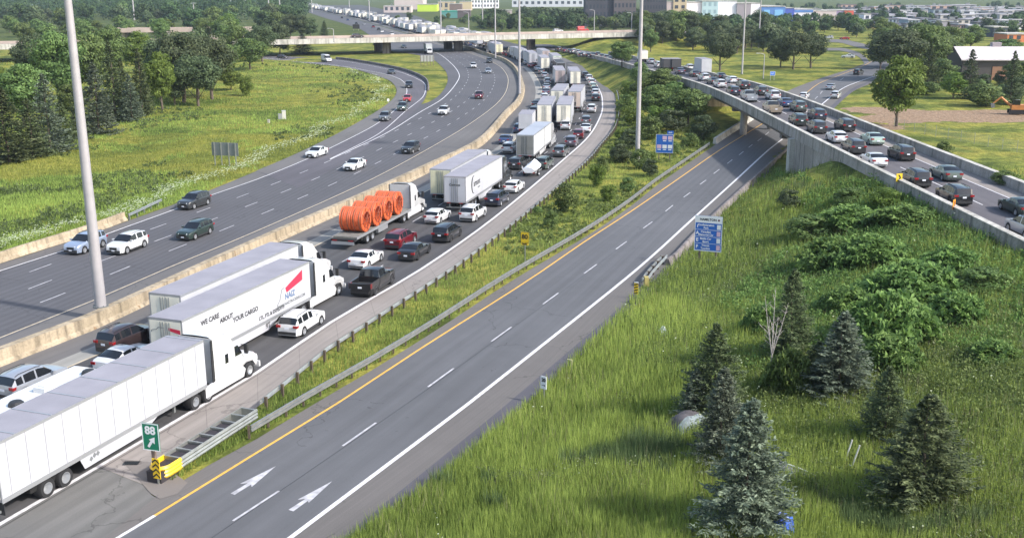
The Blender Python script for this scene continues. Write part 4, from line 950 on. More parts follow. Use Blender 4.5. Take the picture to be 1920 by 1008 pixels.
X, Y, Z = screen_pts(2600, 950, 1330, 160, 480, 0.8); m = in_strip(X, Y) & (fbm(X, Y, 0.12, 19) > -0.1); leaves('verge_undergrowth', X[m], Y[m], Z[m], rng.uniform(0.2, 0.7, m.sum()), 26, 0.22, F_weed, 19)
dd, _, _ = dpoly(*(screen_tmp := screen_pts(11000, -60, 760, 112, 500, 0.8))[:2], ORLc); X, Y, Z = screen_tmp; m = in_left(X, Y) & (fbm(X, Y, 0.09, 29)+0.6*np.exp(-((dd-9)/4)**2) > 0.42); leaves('field_undergrowth', X[m], Y[m], Z[m], rng.uniform(0.3, 0.9, m.sum()), 20, 0.2, foliage('field weeds', (0.04,0.062,0.022), (0.15,0.19,0.07), .25), 29)
bx, by = [], []
for (px, py, rr, kk) in [(1336,790,4,70),(1397,1000,4.5,60),(1724,970,5,130),(1480,690,4,90),(1572,765,4,90),(1656,850,4,80),(1446,810,3,70),(1530,745,3,70),(1640,700,6,120),(1800,800,9,420),(1860,920,8,400),(1880,640,8,320),(1560,880,5,150),(1760,690,7,240),(1900,760,7,300),(1440,880,3,50)]:
    q = UG(px, py); bx.append(rng.normal(q.x, rr*.5, kk)); by.append(rng.normal(q.y, rr*.6, kk))
X, Y = np.concatenate(bx), np.concatenate(by); m = on_hill(X, Y); X, Y = X[m], Y[m]; Z = ground(X, Y)
leaves('tall_weeds', X, Y, Z, rng.uniform(0.7, 1.4, len(X)), 52, 0.16, F_weed, 97)
X, Y, Z = screen_pts(9000, 700, 2000, 330, 1080, 0.85); m = on_hill(X, Y) & (fbm(X, Y, 0.3, 107) > -0.2); grass('dry_stalks', X[m], Y[m], Z[m], 0.7, 1.35, 0.022, 6, foliage('dry stalks', (0.20,0.17,0.10), (0.42,0.38,0.24), .2))
# white flowering band along the left verge and scattered heads
ds_, _, _ = dpoly(X, Y, ORLc)
fx, fy, fz = screen_pts(110000, -60, 760, 110, 520, 0.9); m = in_left(fx, fy); dd, _, _ = dpoly(fx, fy, ORLc)
m &= ((np.abs(dd-3.6-1.0*np.sin(fy*0.2)) < rng.uniform(0, 2.0, len(fx))) & (fbm(fx, fy, 0.25, 33) > -0.45)) | ((fbm(fx, fy, 0.3, 31) > 0.95) & (rng.random(len(fx)) < 0.3))
hx, hy, hz = screen_pts(2200, 800, 2000, 330, 1060, 1.0); mh = on_hill(hx, hy) & (fbm(hx, hy, 0.5, 41) > 0.45)
fx = np.r_[fx[m], hx[mh]]; fy = np.r_[fy[m], hy[mh]]; fz = np.r_[fz[m], hz[mh]]; n_ = len(fx); sz = (0.02+0.0006*np.hypot(fx, fy))*rng.uniform(0.5, 1.2, n_)
zz = fz+rng.uniform(0.45, 0.95, n_); V_ = np.stack([np.stack([fx-sz, fy, zz], 1), np.stack([fx, fy-sz, zz], 1), np.stack([fx+sz, fy, zz+sz*.4], 1), np.stack([fx, fy+sz, zz+sz*.4], 1)], 1).reshape(-1, 3)
o = bpy.data.objects.new('wild_flowers', np_mesh('wild_flowers', V_, np.arange(n_*4).reshape(-1, 4), M_fl)); COL.objects.link(o); tag(o, kind='stuff')
# ---------------------------------------------------------------- vehicles
M_glass = mat('car window glass', (0.012,0.014,0.018), 0.08, spec=0.7)
M_under = mat('black underbody', (0.012,0.012,0.013), 0.85)
M_trim = mat('black plastic trim', (0.028,0.028,0.03), 0.55)
M_rim = mat('alloy rim', (0.42,0.43,0.45), 0.35, 0.6)
M_rimd = mat('dark rim', (0.05,0.05,0.055), 0.4, 0.5)
M_red = mat('tail lamp red', (0.28,0.01,0.012), 0.2, coat=0.5)
M_lamp = mat('head lamp clear', (0.62,0.64,0.66), 0.12, spec=0.8)
M_plate = mat('licence plate', (0.72,0.74,0.80), 0.5)
M_chrome = mat('chrome', (0.6,0.6,0.6), 0.15, 1.0)
PC = {'white':(0.60,0.60,0.61),'black':(0.012,0.012,0.014),'silver':(0.36,0.38,0.42),'grey':(0.15,0.16,0.17),'dark grey':(0.045,0.048,0.052),'blue':(0.035,0.065,0.17),'dark blue':(0.025,0.032,0.062),
 'dark red':(0.16,0.012,0.022),'red':(0.42,0.02,0.02),'green grey':(0.10,0.13,0.115),'dark green':(0.03,0.05,0.042),'tan':(0.33,0.27,0.21),'brown':(0.055,0.038,0.04),'pale blue':(0.32,0.38,0.50),'purple grey':(0.13,0.11,0.15),'pale green':(0.42,0.52,0.44)}
def paint(c): return mat('paint '+c, PC[c], 0.28, 0.0, coat=0.8) if c in ('white','black','red') else mat('paint '+c, PC[c], 0.32, 0.35, coat=0.8)
# profile: (x, ztop, belt, nose-narrowing, roof half-width factor); cab = glass range
TYPES = {
 'suv': dict(L=4.65, W=1.88, H=1.70, r=0.36, wb=(1.40,-1.42), belt=1.08, prof=[(2.32,.62),(2.27,.84),(2.08,.98),(1.62,1.05),(1.02,1.10),(0.30,1.62),(-0.15,1.70),(-0.85,1.70),(-1.45,1.66),(-1.98,1.58),(-2.24,1.12),(-2.30,.92),(-2.32,.60)], cab=(4,10), pil=(-0.42,-1.42), rails=True),
 'wagon': dict(L=4.75, W=1.83, H=1.62, r=0.34, wb=(1.42,-1.36), belt=1.02, prof=[(2.36,.58),(2.30,.78),(2.10,.90),(1.55,.98),(0.95,1.02),(0.15,1.52),(-0.35,1.61),(-1.0,1.61),(-1.6,1.57),(-2.02,1.50),(-2.28,1.06),(-2.34,.85),(-2.36,.58)], cab=(4,10), pil=(-0.42,-1.38), rails=True),
 'sedan': dict(L=4.80, W=1.84, H=1.45, r=0.33, wb=(1.48,-1.38), belt=0.96, prof=[(2.39,.52),(2.33,.70),(2.12,.80),(1.55,.90),(0.90,.96),(0.12,1.38),(-0.35,1.45),(-0.75,1.44),(-1.10,1.39),(-1.78,1.06),(-2.18,1.02),(-2.34,.94),(-2.40,.58)], cab=(4,9), pil=(-0.32,-1.22), rails=False),
 'hatch': dict(L=4.35, W=1.79, H=1.48, r=0.33, wb=(1.34,-1.28), belt=0.97, prof=[(2.16,.54),(2.10,.74),(1.92,.84),(1.45,.93),(0.85,.98),(0.10,1.41),(-0.35,1.48),(-0.9,1.47),(-1.35,1.42),(-1.72,1.32),(-2.06,1.02),(-2.13,.86),(-2.17,.56)], cab=(4,10), pil=(-0.32,-1.25), rails=False),
 'van': dict(L=5.9, W=2.0, H=2.55, r=0.36, wb=(1.95,-1.75), belt=1.30, prof=[(2.95,.70),(2.90,1.0),(2.65,1.18),(2.35,1.28),(2.10,1.36),(1.45,2.25),(1.15,2.48),(0.2,2.55),(-1.0,2.55),(-2.3,2.55),(-2.86,2.50),(-2.94,1.3),(-2.96,.6)], cab=(4,10), pil=(0.55,-3), rails=False),
 'pickup': dict(L=5.8, W=2.02, H=1.92, r=0.42, wb=(1.85,-1.80), belt=1.28, prof=[(2.90,.80),(2.86,1.08),(2.62,1.20),(2.05,1.26),(1.25,1.30),(0.62,1.84),(0.20,1.92),(-0.35,1.92),(-0.68,1.88),(-0.86,1.30),(-0.90,.80),(-1.9,.80),(-2.84,.80)], cab=(4,9), pil=(0.02,-3), rails=False, bed=True),
}
_car = {}
def car_parts(kind):
    if kind in _car: return _car[kind]
    t = TYPES[kind]; W2 = t['W']/2; belt = t['belt']; H = t['H']; r = t['r']; sill = 0.24 if kind not in ('pickup', 'van') else 0.38
    pr = t['prof']; a0, a1 = t['cab']; xs = []
    for i, (x, z) in enumerate(pr):
        xs.append((x, z, i))
    for wx in t['wb']:                                       # extra stations to cut the wheel arches
        for k in (-1.12, -0.95, -0.6, 0, 0.6, 0.95, 1.12): xs.append((wx+k*(r+0.07), None, None))
    for p in t['pil']:
        if p > -2.9: xs.append((p+0.06, None, None)); xs.append((p-0.06, None, None))
    xs.sort(key=lambda q: -q[0]); px_ = [-q[0] for q in pr]; out = []
    for x, z, i in xs:
        if out and abs(out[-1][0]-x) < 0.035: continue
        out.append((x, float(np.interp(-x, px_, [q[1] for q in pr]))))
    body, wnd, rear = MB(), MB(), MB(); sides = {1: MB(), -1: MB()}; rings = []
    xc0, xc1 = pr[a0][0], pr[a1][0]                          # cabin from cowl to bottom of the rear window
    xw1 = pr[a0+1][0]; xr0 = pr[a1-1][0]
    for x, zt in out:
        e = min((pr[0][0]-x), (x-pr[-1][0])); nar = 1-0.20*max(0, 1-e/0.45)**2
        zb = min(zt-0.02, belt+0.03*max(0, -x)/2) if xc1 < x < xc0 else zt-0.03
        hw = W2*nar; cab = max(0, (zt-zb-0.05))/(H-belt)
        z0 = sill
        for wx in t['wb']:
            d = abs(x-wx); rr = r+0.07
            if d < rr: z0 = max(z0, r+math.sqrt(rr*rr-d*d)-0.0)
        z0 = min(z0, zb-0.12); zm = max(z0+0.03, (z0+zb)/2)
        wr = hw*(0.93-0.17*min(1, cab))
        rings.append([(hw*0.97, z0), (hw, zm), (hw*0.985, zb-0.10*(1 if zb > .7 else .5)), (hw*0.95, zb), (hw*0.93, zb+0.012), (wr if cab > .05 else hw*0.88, max(zb+0.014, zt-0.07*min(1, cab*1.5))), (wr*0.84 if cab > .05 else hw*0.74, zt), (0, zt+0.025)])
    def P(i, j, s): return (out[i][0], s*rings[i][j][0], rings[i][j][1])
    for i in range(len(out)-1):
        xa, xb = out[i][0], out[i+1][0]; xm = (xa+xb)/2
        for s in (1, -1):
            for j in range(7):
                q = [P(i, j, s), P(i, j+1, s), P(i+1, j+1, s), P(i+1, j, s)]
                tgt = body
                if j in (5, 6) and xw1 < xm < xc0: tgt = wnd
                elif j in (5, 6) and xc1 < xm < xr0 and kind not in ('van',): tgt = rear
                elif j == 4 and xr0-0.02 < xm < xw1+0.45*(xc0-xw1) and all(abs(xm-p) > 0.05 for p in t['pil']) and not (kind == 'van' and xm < 0.55): tgt = sides[s]
                tgt.add(q if s > 0 else q[::-1], [(0, 1, 2, 3)])
    for i in (0, len(out)-1):                                # nose and tail caps
        for j in range(7):
            q = [P(i, j, 1), P(i, j+1, 1), P(i, j+1, -1), P(i, j, -1)]; body.add(q, [(0, 1, 2, 3)])
    L2 = pr[0][0]; LR = pr[-1][0]
    if t.get('bed'):
        for s in (1, -1): body.box(-2.84, s*W2*0.97, .72, -0.88, s*(W2*0.97-0.09), 1.24)
        body.box(-2.88, -W2*0.95, .74, -2.80, W2*0.95, 1.22)
    hh = 0.52 if kind in ('suv', 'wagon') else 0.42
    bumps = [('rear_bumper', MB().box(LR-0.035, -W2*0.76, sill+0.06, LR+0.2, W2*0.76, hh).mesh('rear_bumper', M_trim)), ('front_bumper', MB().box(L2-0.2, -W2*0.78, sill+0.02, L2+0.03, W2*0.78, hh-0.02).mesh('front_bumper', M_trim))]
    if kind in ('suv', 'wagon', 'pickup', 'van'):
        for s in (1, -1): bumps.append(('sill', MB().box(t['wb'][1]+r+0.1, s*W2*0.9, sill-0.04, t['wb'][0]-r-0.1, s*(W2+0.012), sill+0.13).mesh('sill', M_trim)))
    if t.get('bed'): bumps.append(('bed_floor', MB().box(-2.79, -W2*0.86, .80, -0.92, W2*0.86, .83).mesh('bed_floor', M_trim)))
    un = MB(); un.box(LR+0.12, -W2*0.88, 0.2, L2-0.12, W2*0.88, 0.62)
    for wx in t['wb']: un.box(wx-r-0.05, -W2*0.93, 0.3, wx+r+0.05, W2*0.93, r+0.42 if kind != 'sedan' else r+0.36)
    gz_ = {'suv': .66, 'wagon': .60, 'sedan': .54, 'hatch': .58, 'van': .8, 'pickup': .88}[kind]; bumps.append(('grille', MB().box(L2-.1, -W2*.42, gz_-.11, L2+.022, W2*.42, gz_+.11).mesh('grille', M_under)))
    bumps.append(('front_plate', MB().box(L2+.03, -.16, gz_-.24, L2+.045, .16, gz_-.13).mesh('front_plate', M_plate)))
    if t['rails']:
        for s in (1, -1): bumps.append(('roof_rail', MB().tube([(0.1, s*W2*0.66, H-0.03), (-0.2, s*W2*0.66, H+0.035), (-1.6, s*W2*0.66, H+0.01), (-1.85, s*W2*0.66, H-0.08)], 0.022, 5).mesh('roof_rail', M_trim)))
    mir = []
    for s in (1, -1): mir.append(MB().cbox((xw1+(xc0-xw1)*0.62, s*(W2+0.10), belt+0.08), (0.16, 0.2, 0.15)).mesh('mirror', M_trim))
    hl = []; tl = []
    zl = {'suv': .84, 'wagon': .76, 'sedan': .68, 'hatch': .72, 'van': 1.0, 'pickup': 1.0}[kind]
    for s in (1, -1):
        m_ = MB(); x0 = L2-0.09; m_.add([(L2+0.012, s*W2*.48, zl-.06), (x0-0.06, s*W2*.86, zl-.04), (x0-0.22, s*W2*.90, zl+.06), (L2-.06, s*W2*.50, zl+.05), (L2-0.2, s*W2*.5, zl), (x0-.3, s*W2*.8, zl)], [(0, 1, 2, 3), (0, 3, 4), (1, 5, 2), (3, 2, 5, 4), (0, 4, 5, 1)]); hl.append(m_.mesh('headlight', M_lamp))
        zt_ = {'suv': .98, 'wagon': .92, 'sedan': .84, 'hatch': .88, 'van': 1.25, 'pickup': 1.02}[kind]; hgt_ = .09 if kind not in ('pickup', 'van') else .2
        tl.append(MB().box(LR-0.022 if kind != 'sedan' else LR-.012, s*W2*.56 if hgt_ < .15 else s*W2*.84, zt_-hgt_, LR+0.30, s*W2*.935 if hgt_ < .15 else s*W2*.97, zt_+hgt_).mesh('taillight', M_red))
    wh = MB().lathe([(r*.62, -.115), (r*.93, -.125), (r, -.09), (r, .09), (r*.93, .125), (r*.62, .115)], 'y', n=18).mesh('tyre', M_rub, smooth=True)
    rm = MB(); rm.lathe([(0.0, .10), (r*.16, .105), (r*.2, .085), (r*.5, .07), (r*.58, .118), (r*.66, .118), (r*.66, -.118), (r*.58, -.118), (r*.5, -.07), (0.0, -.09)], 'y', n=18)
    for k in range(5):
        a = 2*math.pi*k/5; M = Matrix.Rotation(a, 4, 'Y'); rm.box(0.04, .085, -.03, r*.6, .112, .03, 0, M); rm.box(0.04, -.112, -.03, r*.6, -.085, .03, 0, M)
    rimm = rm.mesh('rim', M_rim)
    D = dict(body=body.mesh('body', paint('white'), smooth=True, sharp=32), windshield=wnd.mesh('windshield', M_glass, smooth=True), side_window=[sides[s].mesh('side_window', M_glass, smooth=True) for s in (1, -1)], bumps=bumps, under=un.mesh('underbody', M_under),
             mirror=mir, headlight=hl, taillight=tl, tyre=wh, rim=rimm, plate=MB().cbox((LR-0.045, 0, zt_-0.14 if kind not in ('sedan', 'hatch') else zt_-0.22), (0.02, 0.34, 0.15)).mesh('licence_plate', M_plate))
    if rear.v: D['rear_window'] = rear.mesh('rear_window', M_glass, smooth=True)
    if kind == 'van': D['rear_window'] = MB().box(LR-0.01, -0.8, 1.45, LR+.06, 0.8, 2.1).mesh('rear_window', M_glass)
    _car[kind] = D; return D
def link(me, parent, name=None, loc=None):
    o = bpy.data.objects.new(name or me.name.split('.')[0], me); COL.objects.link(o); o.parent = parent
    if loc is not None: o.location = loc
    return o
def make_car(kind, color, rimd=False):
    D = car_parts(kind); t = TYPES[kind]; o = bpy.data.objects.new('car', None); COL.objects.link(o)
    b = link(D['body'], o, 'body'); b.material_slots[0].link = 'OBJECT'; b.material_slots[0].material = paint(color)
    for k in ('windshield', 'rear_window', 'under', 'plate'):
        if k in D: link(D[k], o, {'under': 'underbody', 'plate': 'licence_plate'}.get(k, k))
    for k, m in D['bumps']: link(m, o, k)
    for k in ('mirror', 'headlight', 'taillight', 'side_window'):
        for m in D[k]:
            q = link(m, o, k)
            if k == 'mirror': q.material_slots[0].link = 'OBJECT'; q.material_slots[0].material = paint(color)
    for wx in t['wb']:
        for s in (1, -1):
            ty = link(D['tyre'], o, 'wheel', (wx, s*(t['W']/2-0.13), t['r'])); rr = link(D['rim'], ty, 'rim')
            if rimd: rr.material_slots[0].link = 'OBJECT'; rr.material_slots[0].material = M_rimd
    return o
NAMES = {'suv': ('suv', 'suv'), 'wagon': ('station_wagon', 'car'), 'sedan': ('sedan', 'car'), 'hatch': ('hatchback', 'car'), 'van': ('cargo_van', 'van'), 'pickup': ('pickup_truck', 'pickup')}
_pc = {}
PATHS = {'R': offset(MBS, 10), 'L': [p.copy() for p in reversed(offset(MBS, -8))], 'E': ERC, 'N': [p.copy() for p in reversed(ORR)], 'X': RPR}
def zat(P): return ground(np.array([P.x]), np.array([P.y]))[0]
def erz(y): return float(np.interp(y, [p.y for p in ERC], [p.z for p in ERC]))
def place(kind, color, bbox, path, label, group=None, rimd=False, sc=1.0, dz=0.0, cat=None, name=None):
    x0, y0, x1, y1 = bbox; cx = (x0+x1)/2; cy = y1-0.22*(y1-y0); z = 0.0
    if path == 'E':
        z = SMX
        for _ in range(4): z = erz(U(cx, cy, z).y)
    P = U(cx, cy, z+dz)
    key = (kind, color, rimd)
    if key not in _pc: _pc[key] = o = make_car(kind, color, rimd)
    else: o = copy_tree(_pc[key])
    o.name = name or NAMES[kind][0]; h = head(PATHS[path], P); o.location = P+Vector((0, 0, 0.015)); o.rotation_euler = (0, 0, h); o.scale = (sc, sc, sc)
    tag(o, label, cat or NAMES[kind][1], group); return o
Q = 'vehicles queued on the right carriageway'
for a in [
 ('suv','silver',(2,683,125,745),'silver SUV at the left edge beside the motorhome'),
 ('suv','brown',(190,607,290,660),'dark brown SUV in the left lane behind the double line of white trailers'),
 ('sedan','white',(203,648,276,694),'white car mostly hidden behind the nearest trailer'),
 ('wagon','white',(524,578,610,628),'white wagon with roof rails beside the red-logo trailer'),
 ('pickup','black',(654,500,746,553),'black pickup truck with empty bed beside the solid white line'),
 ('sedan','white',(654,467,720,503),'white sedan right behind the flatbed of orange coils'),
 ('sedan','black',(748,453,808,488),'black sedan just ahead of the black pickup'),
 ('suv','dark red',(722,434,782,467),'dark red SUV beside the flatbed trailer wheels'),
 ('suv','black',(810,420,868,455),'black SUV next to the solid white line, behind the white SUV'),
 ('hatch','white',(796,392,846,420),'white hatchback beside the white truck cab that pulls the coils'),
 ('suv','white',(862,387,912,416),'white SUV behind the dark blue one at the pink shoulder'),
 ('suv','dark blue',(912,359,953,388),'dark blue SUV beside the white trailer with black lettering'),
 ('hatch','white',(943,335,986,364),'white hatchback behind the boat trailer'),
 ('suv','green grey',(1003,290,1038,321),'grey-green SUV towing the shrink-wrapped boat'),
 ('suv','dark grey',(958,296,986,320),'dark SUV left of the wrapped boat'),
 ('suv','white',(944,268,970,290),'white SUV behind the blue car in the left lane'),
 ('sedan','blue',(936,254,961,272),'dark blue car at the far-left edge of the queue'),
 ('suv','grey',(1038,272,1066,297),'dark grey SUV at the white line ahead of the boat'),
 ('suv','purple grey',(1060,257,1083,277),'purple-grey SUV ahead of the dark grey one'),
 ('wagon','dark red',(1071,240,1099,263),'dark red car in the right lane beyond the purple-grey SUV'),
 ('sedan','white',(1087,232,1110,250),'white sedan in the right lane between dark red and grey cars'),
 ('suv','grey',(1086,217,1112,237),'grey SUV in the right lane behind the white van-like SUV'),
 ('suv','white',(1048,227,1073,246),'white SUV in the middle lane directly behind the pair of cream trailers'),
 ('suv','white',(1098,192,1121,215),'white SUV with black rear window near the bend in the right lane'),
 ('suv','blue',(965,233,983,252),'blue SUV beside the white box truck in the left lane'),
 ('sedan','black',(974,222,994,240),'black car in the left lane by the median shoulder'),
 ('sedan','purple grey',(985,211,1006,229),'purple-grey car in the left lane left of the cream trailer'),
 ('suv','black',(993,200,1012,218),'black SUV in the left lane left of the cream trailer'),
 ('sedan','black',(998,190,1013,203),'black car in the left lane where the shoulder turns pale'),
]: place(a[0], a[1], a[2], 'R', a[3], Q, rimd=(a[1] == 'black'))
G2 = 'small queued vehicles near the bend'
for i, a in enumerate([
 ('hatch','white',(1014,178,1029,189),'white'),('sedan','purple grey',(1016,168,1031,179),'purple'),('sedan','silver',(1018,159,1031,170),'silver'),
 ('suv','white',(1020,148,1032,160),'white'),('suv','silver',(1014,137,1028,149),'silver'),('suv','grey',(1008,130,1021,141),'grey'),
 ('sedan','white',(1000,123,1015,135),'white'),('sedan','dark red',(987,117,1001,129),'maroon'),('sedan','silver',(980,113,992,123),'silver'),
 ('suv','black',(1109,178,1124,192),'black'),('suv','white',(1109,171,1123,182),'white'),('sedan','black',(1108,164,1122,175),'black'),('hatch','pale green',(1105,157,1119,168),'pale green'),('suv','white',(1102,150,1116,162),'white'),
 ('suv','white',(1096,141,1112,154),'white'),('suv','dark grey',(1090,134,1103,148),'dark grey')]):
    place(a[0], a[1], a[2], 'R', '%s vehicle in the %s file of the bend, %s from the near end' % (a[3], 'left' if i < 9 else 'right', ORDN[i if i < 9 else i-9]), G2)
EG = 'vehicles queued on the elevated ramp'
for a in [
 ('suv','silver',(1885,397,1966,455),'pale grey off-road SUV cut by the right edge on the elevated ramp'),
 ('sedan','dark green',(1869,367,1948,408),'dark green sedan at the right edge behind the others on the ramp'),
 ('suv','black',(1752,345,1822,388),'black SUV behind the right-hand yellow chevron'),
 ('sedan','green grey',(1741,308,1802,342),'grey-green sedan in the far lane of the ramp, nearest of two'),
 ('suv','black',(1681,314,1748,355),'black SUV just right of the left-hand yellow chevron'),
 ('suv','black',(1662,271,1715,305),'black SUV in the far lane beside the white sedan'),
 ('sedan','white',(1609,285,1664,316),'white sedan on the ramp above the bridge abutment wall'),
 ('suv','dark grey',(1577,258,1621,293),'dark grey SUV between the white sedan and the white hatchback'),
 ('sedan','pale green',(1611,247,1658,275),'pale grey-green sedan in the far lane of the ramp'),
 ('hatch','white',(1546,243,1589,272),'white hatchback over the bridge pier'),
 ('suv','black',(1561,220,1605,251),'black SUV in the far lane beside the white hatchback'),
 ('suv','dark grey',(1510,226,1550,254),'dark grey SUV behind the white hatchback at the near parapet'),
 ('suv','dark blue',(1512,205,1550,229),'dark blue SUV in the far lane beyond the black one'),
 ('suv','dark green',(1475,212,1516,240),'dark green SUV touching the near parapet line'),
 ('suv','green grey',(1479,190,1512,213),'olive grey SUV in the far lane behind the blue sedan'),
 ('sedan','blue',(1455,183,1487,204),'blue sedan in the far lane of the ramp'),
 ('pickup','tan',(1430,193,1464,217),'tan pickup beside the near parapet'),
 ('suv','white',(1433,171,1464,191),'white SUV in the far lane before the blue sedan'),
 ('suv','dark grey',(1412,160,1439,183),'dark SUV in the far lane behind the silver pickup'),
 ('pickup','silver',(1386,170,1421,195),'silver pickup at the near parapet of the ramp'),
 ('suv','dark blue',(1360,160,1388,183),'dark blue SUV behind the silver pickup'),
 ('suv','white',(1335,150,1363,168),'white SUV against the near parapet, farther one'),
 ('suv','black',(1382,152,1403,171),'black SUV in the far lane below the lamp pole'),
 ('hatch','white',(1362,144,1380,159),'white hatchback in the far lane right of the box truck'),
 ('sedan','dark grey',(1328,146,1346,161),'dark sedan behind the white SUV by the near parapet'),
 ('suv','white',(1309,139,1330,155),'white SUV in front of the box truck'),
 ('sedan','black',(1343,139,1357,151),'black sedan right of the box truck tail'),
 ('sedan','brown',(1294,132,1310,147),'brown car by the parapet left of the white SUV'),
 ('sedan','purple grey',(1265,127,1284,141),'purple-grey car just right of the dark dump truck'),
 ('suv','white',(1285,123,1299,135),'white SUV in the far lane left of the box truck'),
 ('suv','white',(1226,115,1243,130),'white SUV at the start of the ramp parapet'),
 ('suv','silver',(1212,110,1228,123),'silver SUV right of the tall lamp pole on the ramp'),
]: place(a[0], a[1], a[2], 'E', a[3], EG, rimd=(a[1] == 'black'))
for i, (x, y, k, c) in enumerate([(1128,106,'sedan','black'),(1136,109,'suv','grey'),(1120,103,'suv','dark grey'),(1111,103,'sedan','black'),(1102,104,'hatch','black'),(1094,101,'sedan','white'),(1083,98,'suv','silver'),(1075,96,'suv','white'),(1067,96,'sedan','black'),(1058,94,'sedan','dark red'),(1047,92,'suv','black'),(1088,104,'suv','dark grey'),(1144,111,'sedan','dark grey')]):
    place(k, c, (x-7, y-6, x+7, y+6), 'E', '%s car on the approach to the elevated ramp, %s in a file' % (c, ORDN[i]), 'cars approaching the elevated ramp')
LG = 'oncoming vehicles on the left carriageway'
for a in [
 ('suv','pale blue',(124,434,200,478),'pale silver-blue SUV passing behind the big grey lamp pole'),
 ('suv','white',(205,436,276,478),'white SUV with dark wheels just right of the big lamp pole'),
 ('wagon','dark green',(334,411,400,452),'dark green wagon in the second lane of the left carriageway'),
 ('suv','dark grey',(338,361,392,395),'dark grey SUV in the outer lane near the guardrail end'),
 ('sedan','white',(576,274,612,298),'white sedan hugging the left edge line'),
 ('sedan','white',(644,297,686,322),'white sedan in the middle of the left carriageway'),
 ('suv','dark grey',(753,265,787,291),'dark grey SUV beside the median barrier'),
 ('suv','white',(822,201,842,218),'small white SUV on the outer part of the bend'),
 ('suv','dark red',(889,171,908,188),'dark red SUV in the bend'),
 ('sedan','silver',(908,127,923,140),'silver car beyond the red one in the bend'),
 ('suv','white',(881,118,894,130),'white SUV in the bend, farther left'),
 ('suv','dark grey',(910,110,925,120),'dark grey SUV near the far median in the bend'),
 ('sedan','dark grey',(750,84,764,92),'dark car in the shade under the overpass'),
 ('sedan','dark grey',(696,80,711,86),'dark car behind the left overpass pier'),
]: place(a[0], a[1], a[2], 'L', a[3], LG)
for a in [
 ('suv','grey',(708,210,736,230),'grey SUV nearest on the curving entrance ramp'),
 ('suv','green grey',(744,194,766,210),'grey-green SUV behind the grey one on the entrance ramp'),
 ('hatch','red',(756,178,772,193),'red hatchback in the entrance ramp curve'),
 ('suv','black',(760,151,774,168),'black SUV behind the red hatchback'),
 ('sedan','dark grey',(725,129,743,141),'dark car entering the ramp curve'),
 ('sedan','brown',(518,102,541,112),'brown car at the far left start of the entrance ramp'),
 ('van','white',(594,102,630,120),'white cargo van on the entrance ramp'),
]: place(a[0], a[1], a[2], 'N', a[3], 'vehicles on the entrance ramp')
for a in [
 ('suv','white',(1556,170,1577,188),'white SUV on the road beyond the elevated ramp'),
 ('sedan','silver',(1549,156,1566,171),'silver car ahead of the white SUV beyond the ramp'),
 ('suv','dark grey',(1602,130,1617,143),'dark SUV further along the road beyond the ramp'),
 ('hatch','white',(1500,172,1516,188),'white car just emerging behind the far ramp wall'),
]: place(a[0], a[1], a[2], 'X', a[3], 'vehicles on the road beyond the ramp')
for (bb, c, k, l) in [((1582,102,1598,111),'white','sedan','white car on the small loop road'),((1545,67,1562,75),'white','suv','white parked vehicle at the end of the far street'),((1574,69,1593,76),'red','sedan','red parked car at the end of the far street')]:
    o = place(k, c, bb, 'X', l); o.rotation_euler.z = R(160)
for (x, y, c, k, l) in [(671,71,'brown','suv','brown car crossing the left half of the overpass'),(1046,61,'white','suv','white car crossing the overpass'),(1092,60,'red','van','red and white van on the overpass'),(1210,63,'white','suv','white car at the right end of the overpass road'),(1233,64,'red','sedan','red car at the right end of the overpass road')]:
    P = U(x, y, 5.52)
    if (k, c, False) not in _pc: o = _pc[(k, c, False)] = make_car(k, c)
    else: o = copy_tree(_pc[(k, c, False)])
    o.name = NAMES[k][0]; o.location = P; o.rotation_euler = (0, 0, head(B2S, P)); tag(o, l, NAMES[k][1], 'cars on the overpass')

# ---------------------------------------------------------------- lorries
M_tw = mat('white trailer side', (0.47,0.475,0.51), 0.45, var=0.10, scale=0.8)
M_tr = mat('white trailer roof', (0.285,0.275,0.31), 0.7, var=0.14, scale=0.5)
M_tc = mat('cream trailer door', (0.80,0.75,0.63), 0.6, var=0.12, scale=1.2)
M_tg = mat('grey trailer door', (0.20,0.20,0.19), 0.6, var=0.2, scale=1.2)
M_ty = mat('yellowed trailer door', (0.66,0.62,0.42), 0.6, var=0.15, scale=1.2)
M_alu = mat('aluminium rail', (0.40,0.41,0.43), 0.4, 0.5)
M_gap = mat('grey rear wall of cab', (0.55,0.55,0.55), 0.6, var=0.15, scale=1)
M_seam = mat('panel seam', (0.30,0.30,0.34), .6)
M_blk = mat('dark trailer roof', (0.05,0.05,0.055), 0.6)
def wheel(parent, x, y, r=0.5, w_=0.28, name='wheel', dual=False):
    key = ('hw', r, dual)
    if key not in _car:
        ww = 0.30 if dual else 0.14
        ty = MB().lathe([(r*.58, -ww), (r*.94, -ww-.01), (r, -ww+.04), (r, ww-.04), (r*.94, ww+.01), (r*.58, ww)], 'y', n=22).mesh('tyre', M_rub, smooth=True)
        rm = MB().lathe([(0, .02), (r*.14, .10), (r*.18, .0), (r*.42, -.02), (r*.52, ww), (r*.6, ww+.005), (r*.6, -ww-.005), (r*.52, -ww), (r*.3, -.02), (0, -.02)], 'y', n=22)
        for k in range(8):
            a = 2*math.pi*k/8; rm.cyl((math.cos(a)*r*.3, -.06, math.sin(a)*r*.3), (math.cos(a)*r*.3, .06, math.sin(a)*r*.3), .025, .025, 6)
        _car[key] = (ty, rm.mesh('rim', M_rim, smooth=True, sharp=40))
    ty, rm = _car[key]; t = link(ty, parent, name, (x, y, r)); link(rm, t, 'rim'); return t
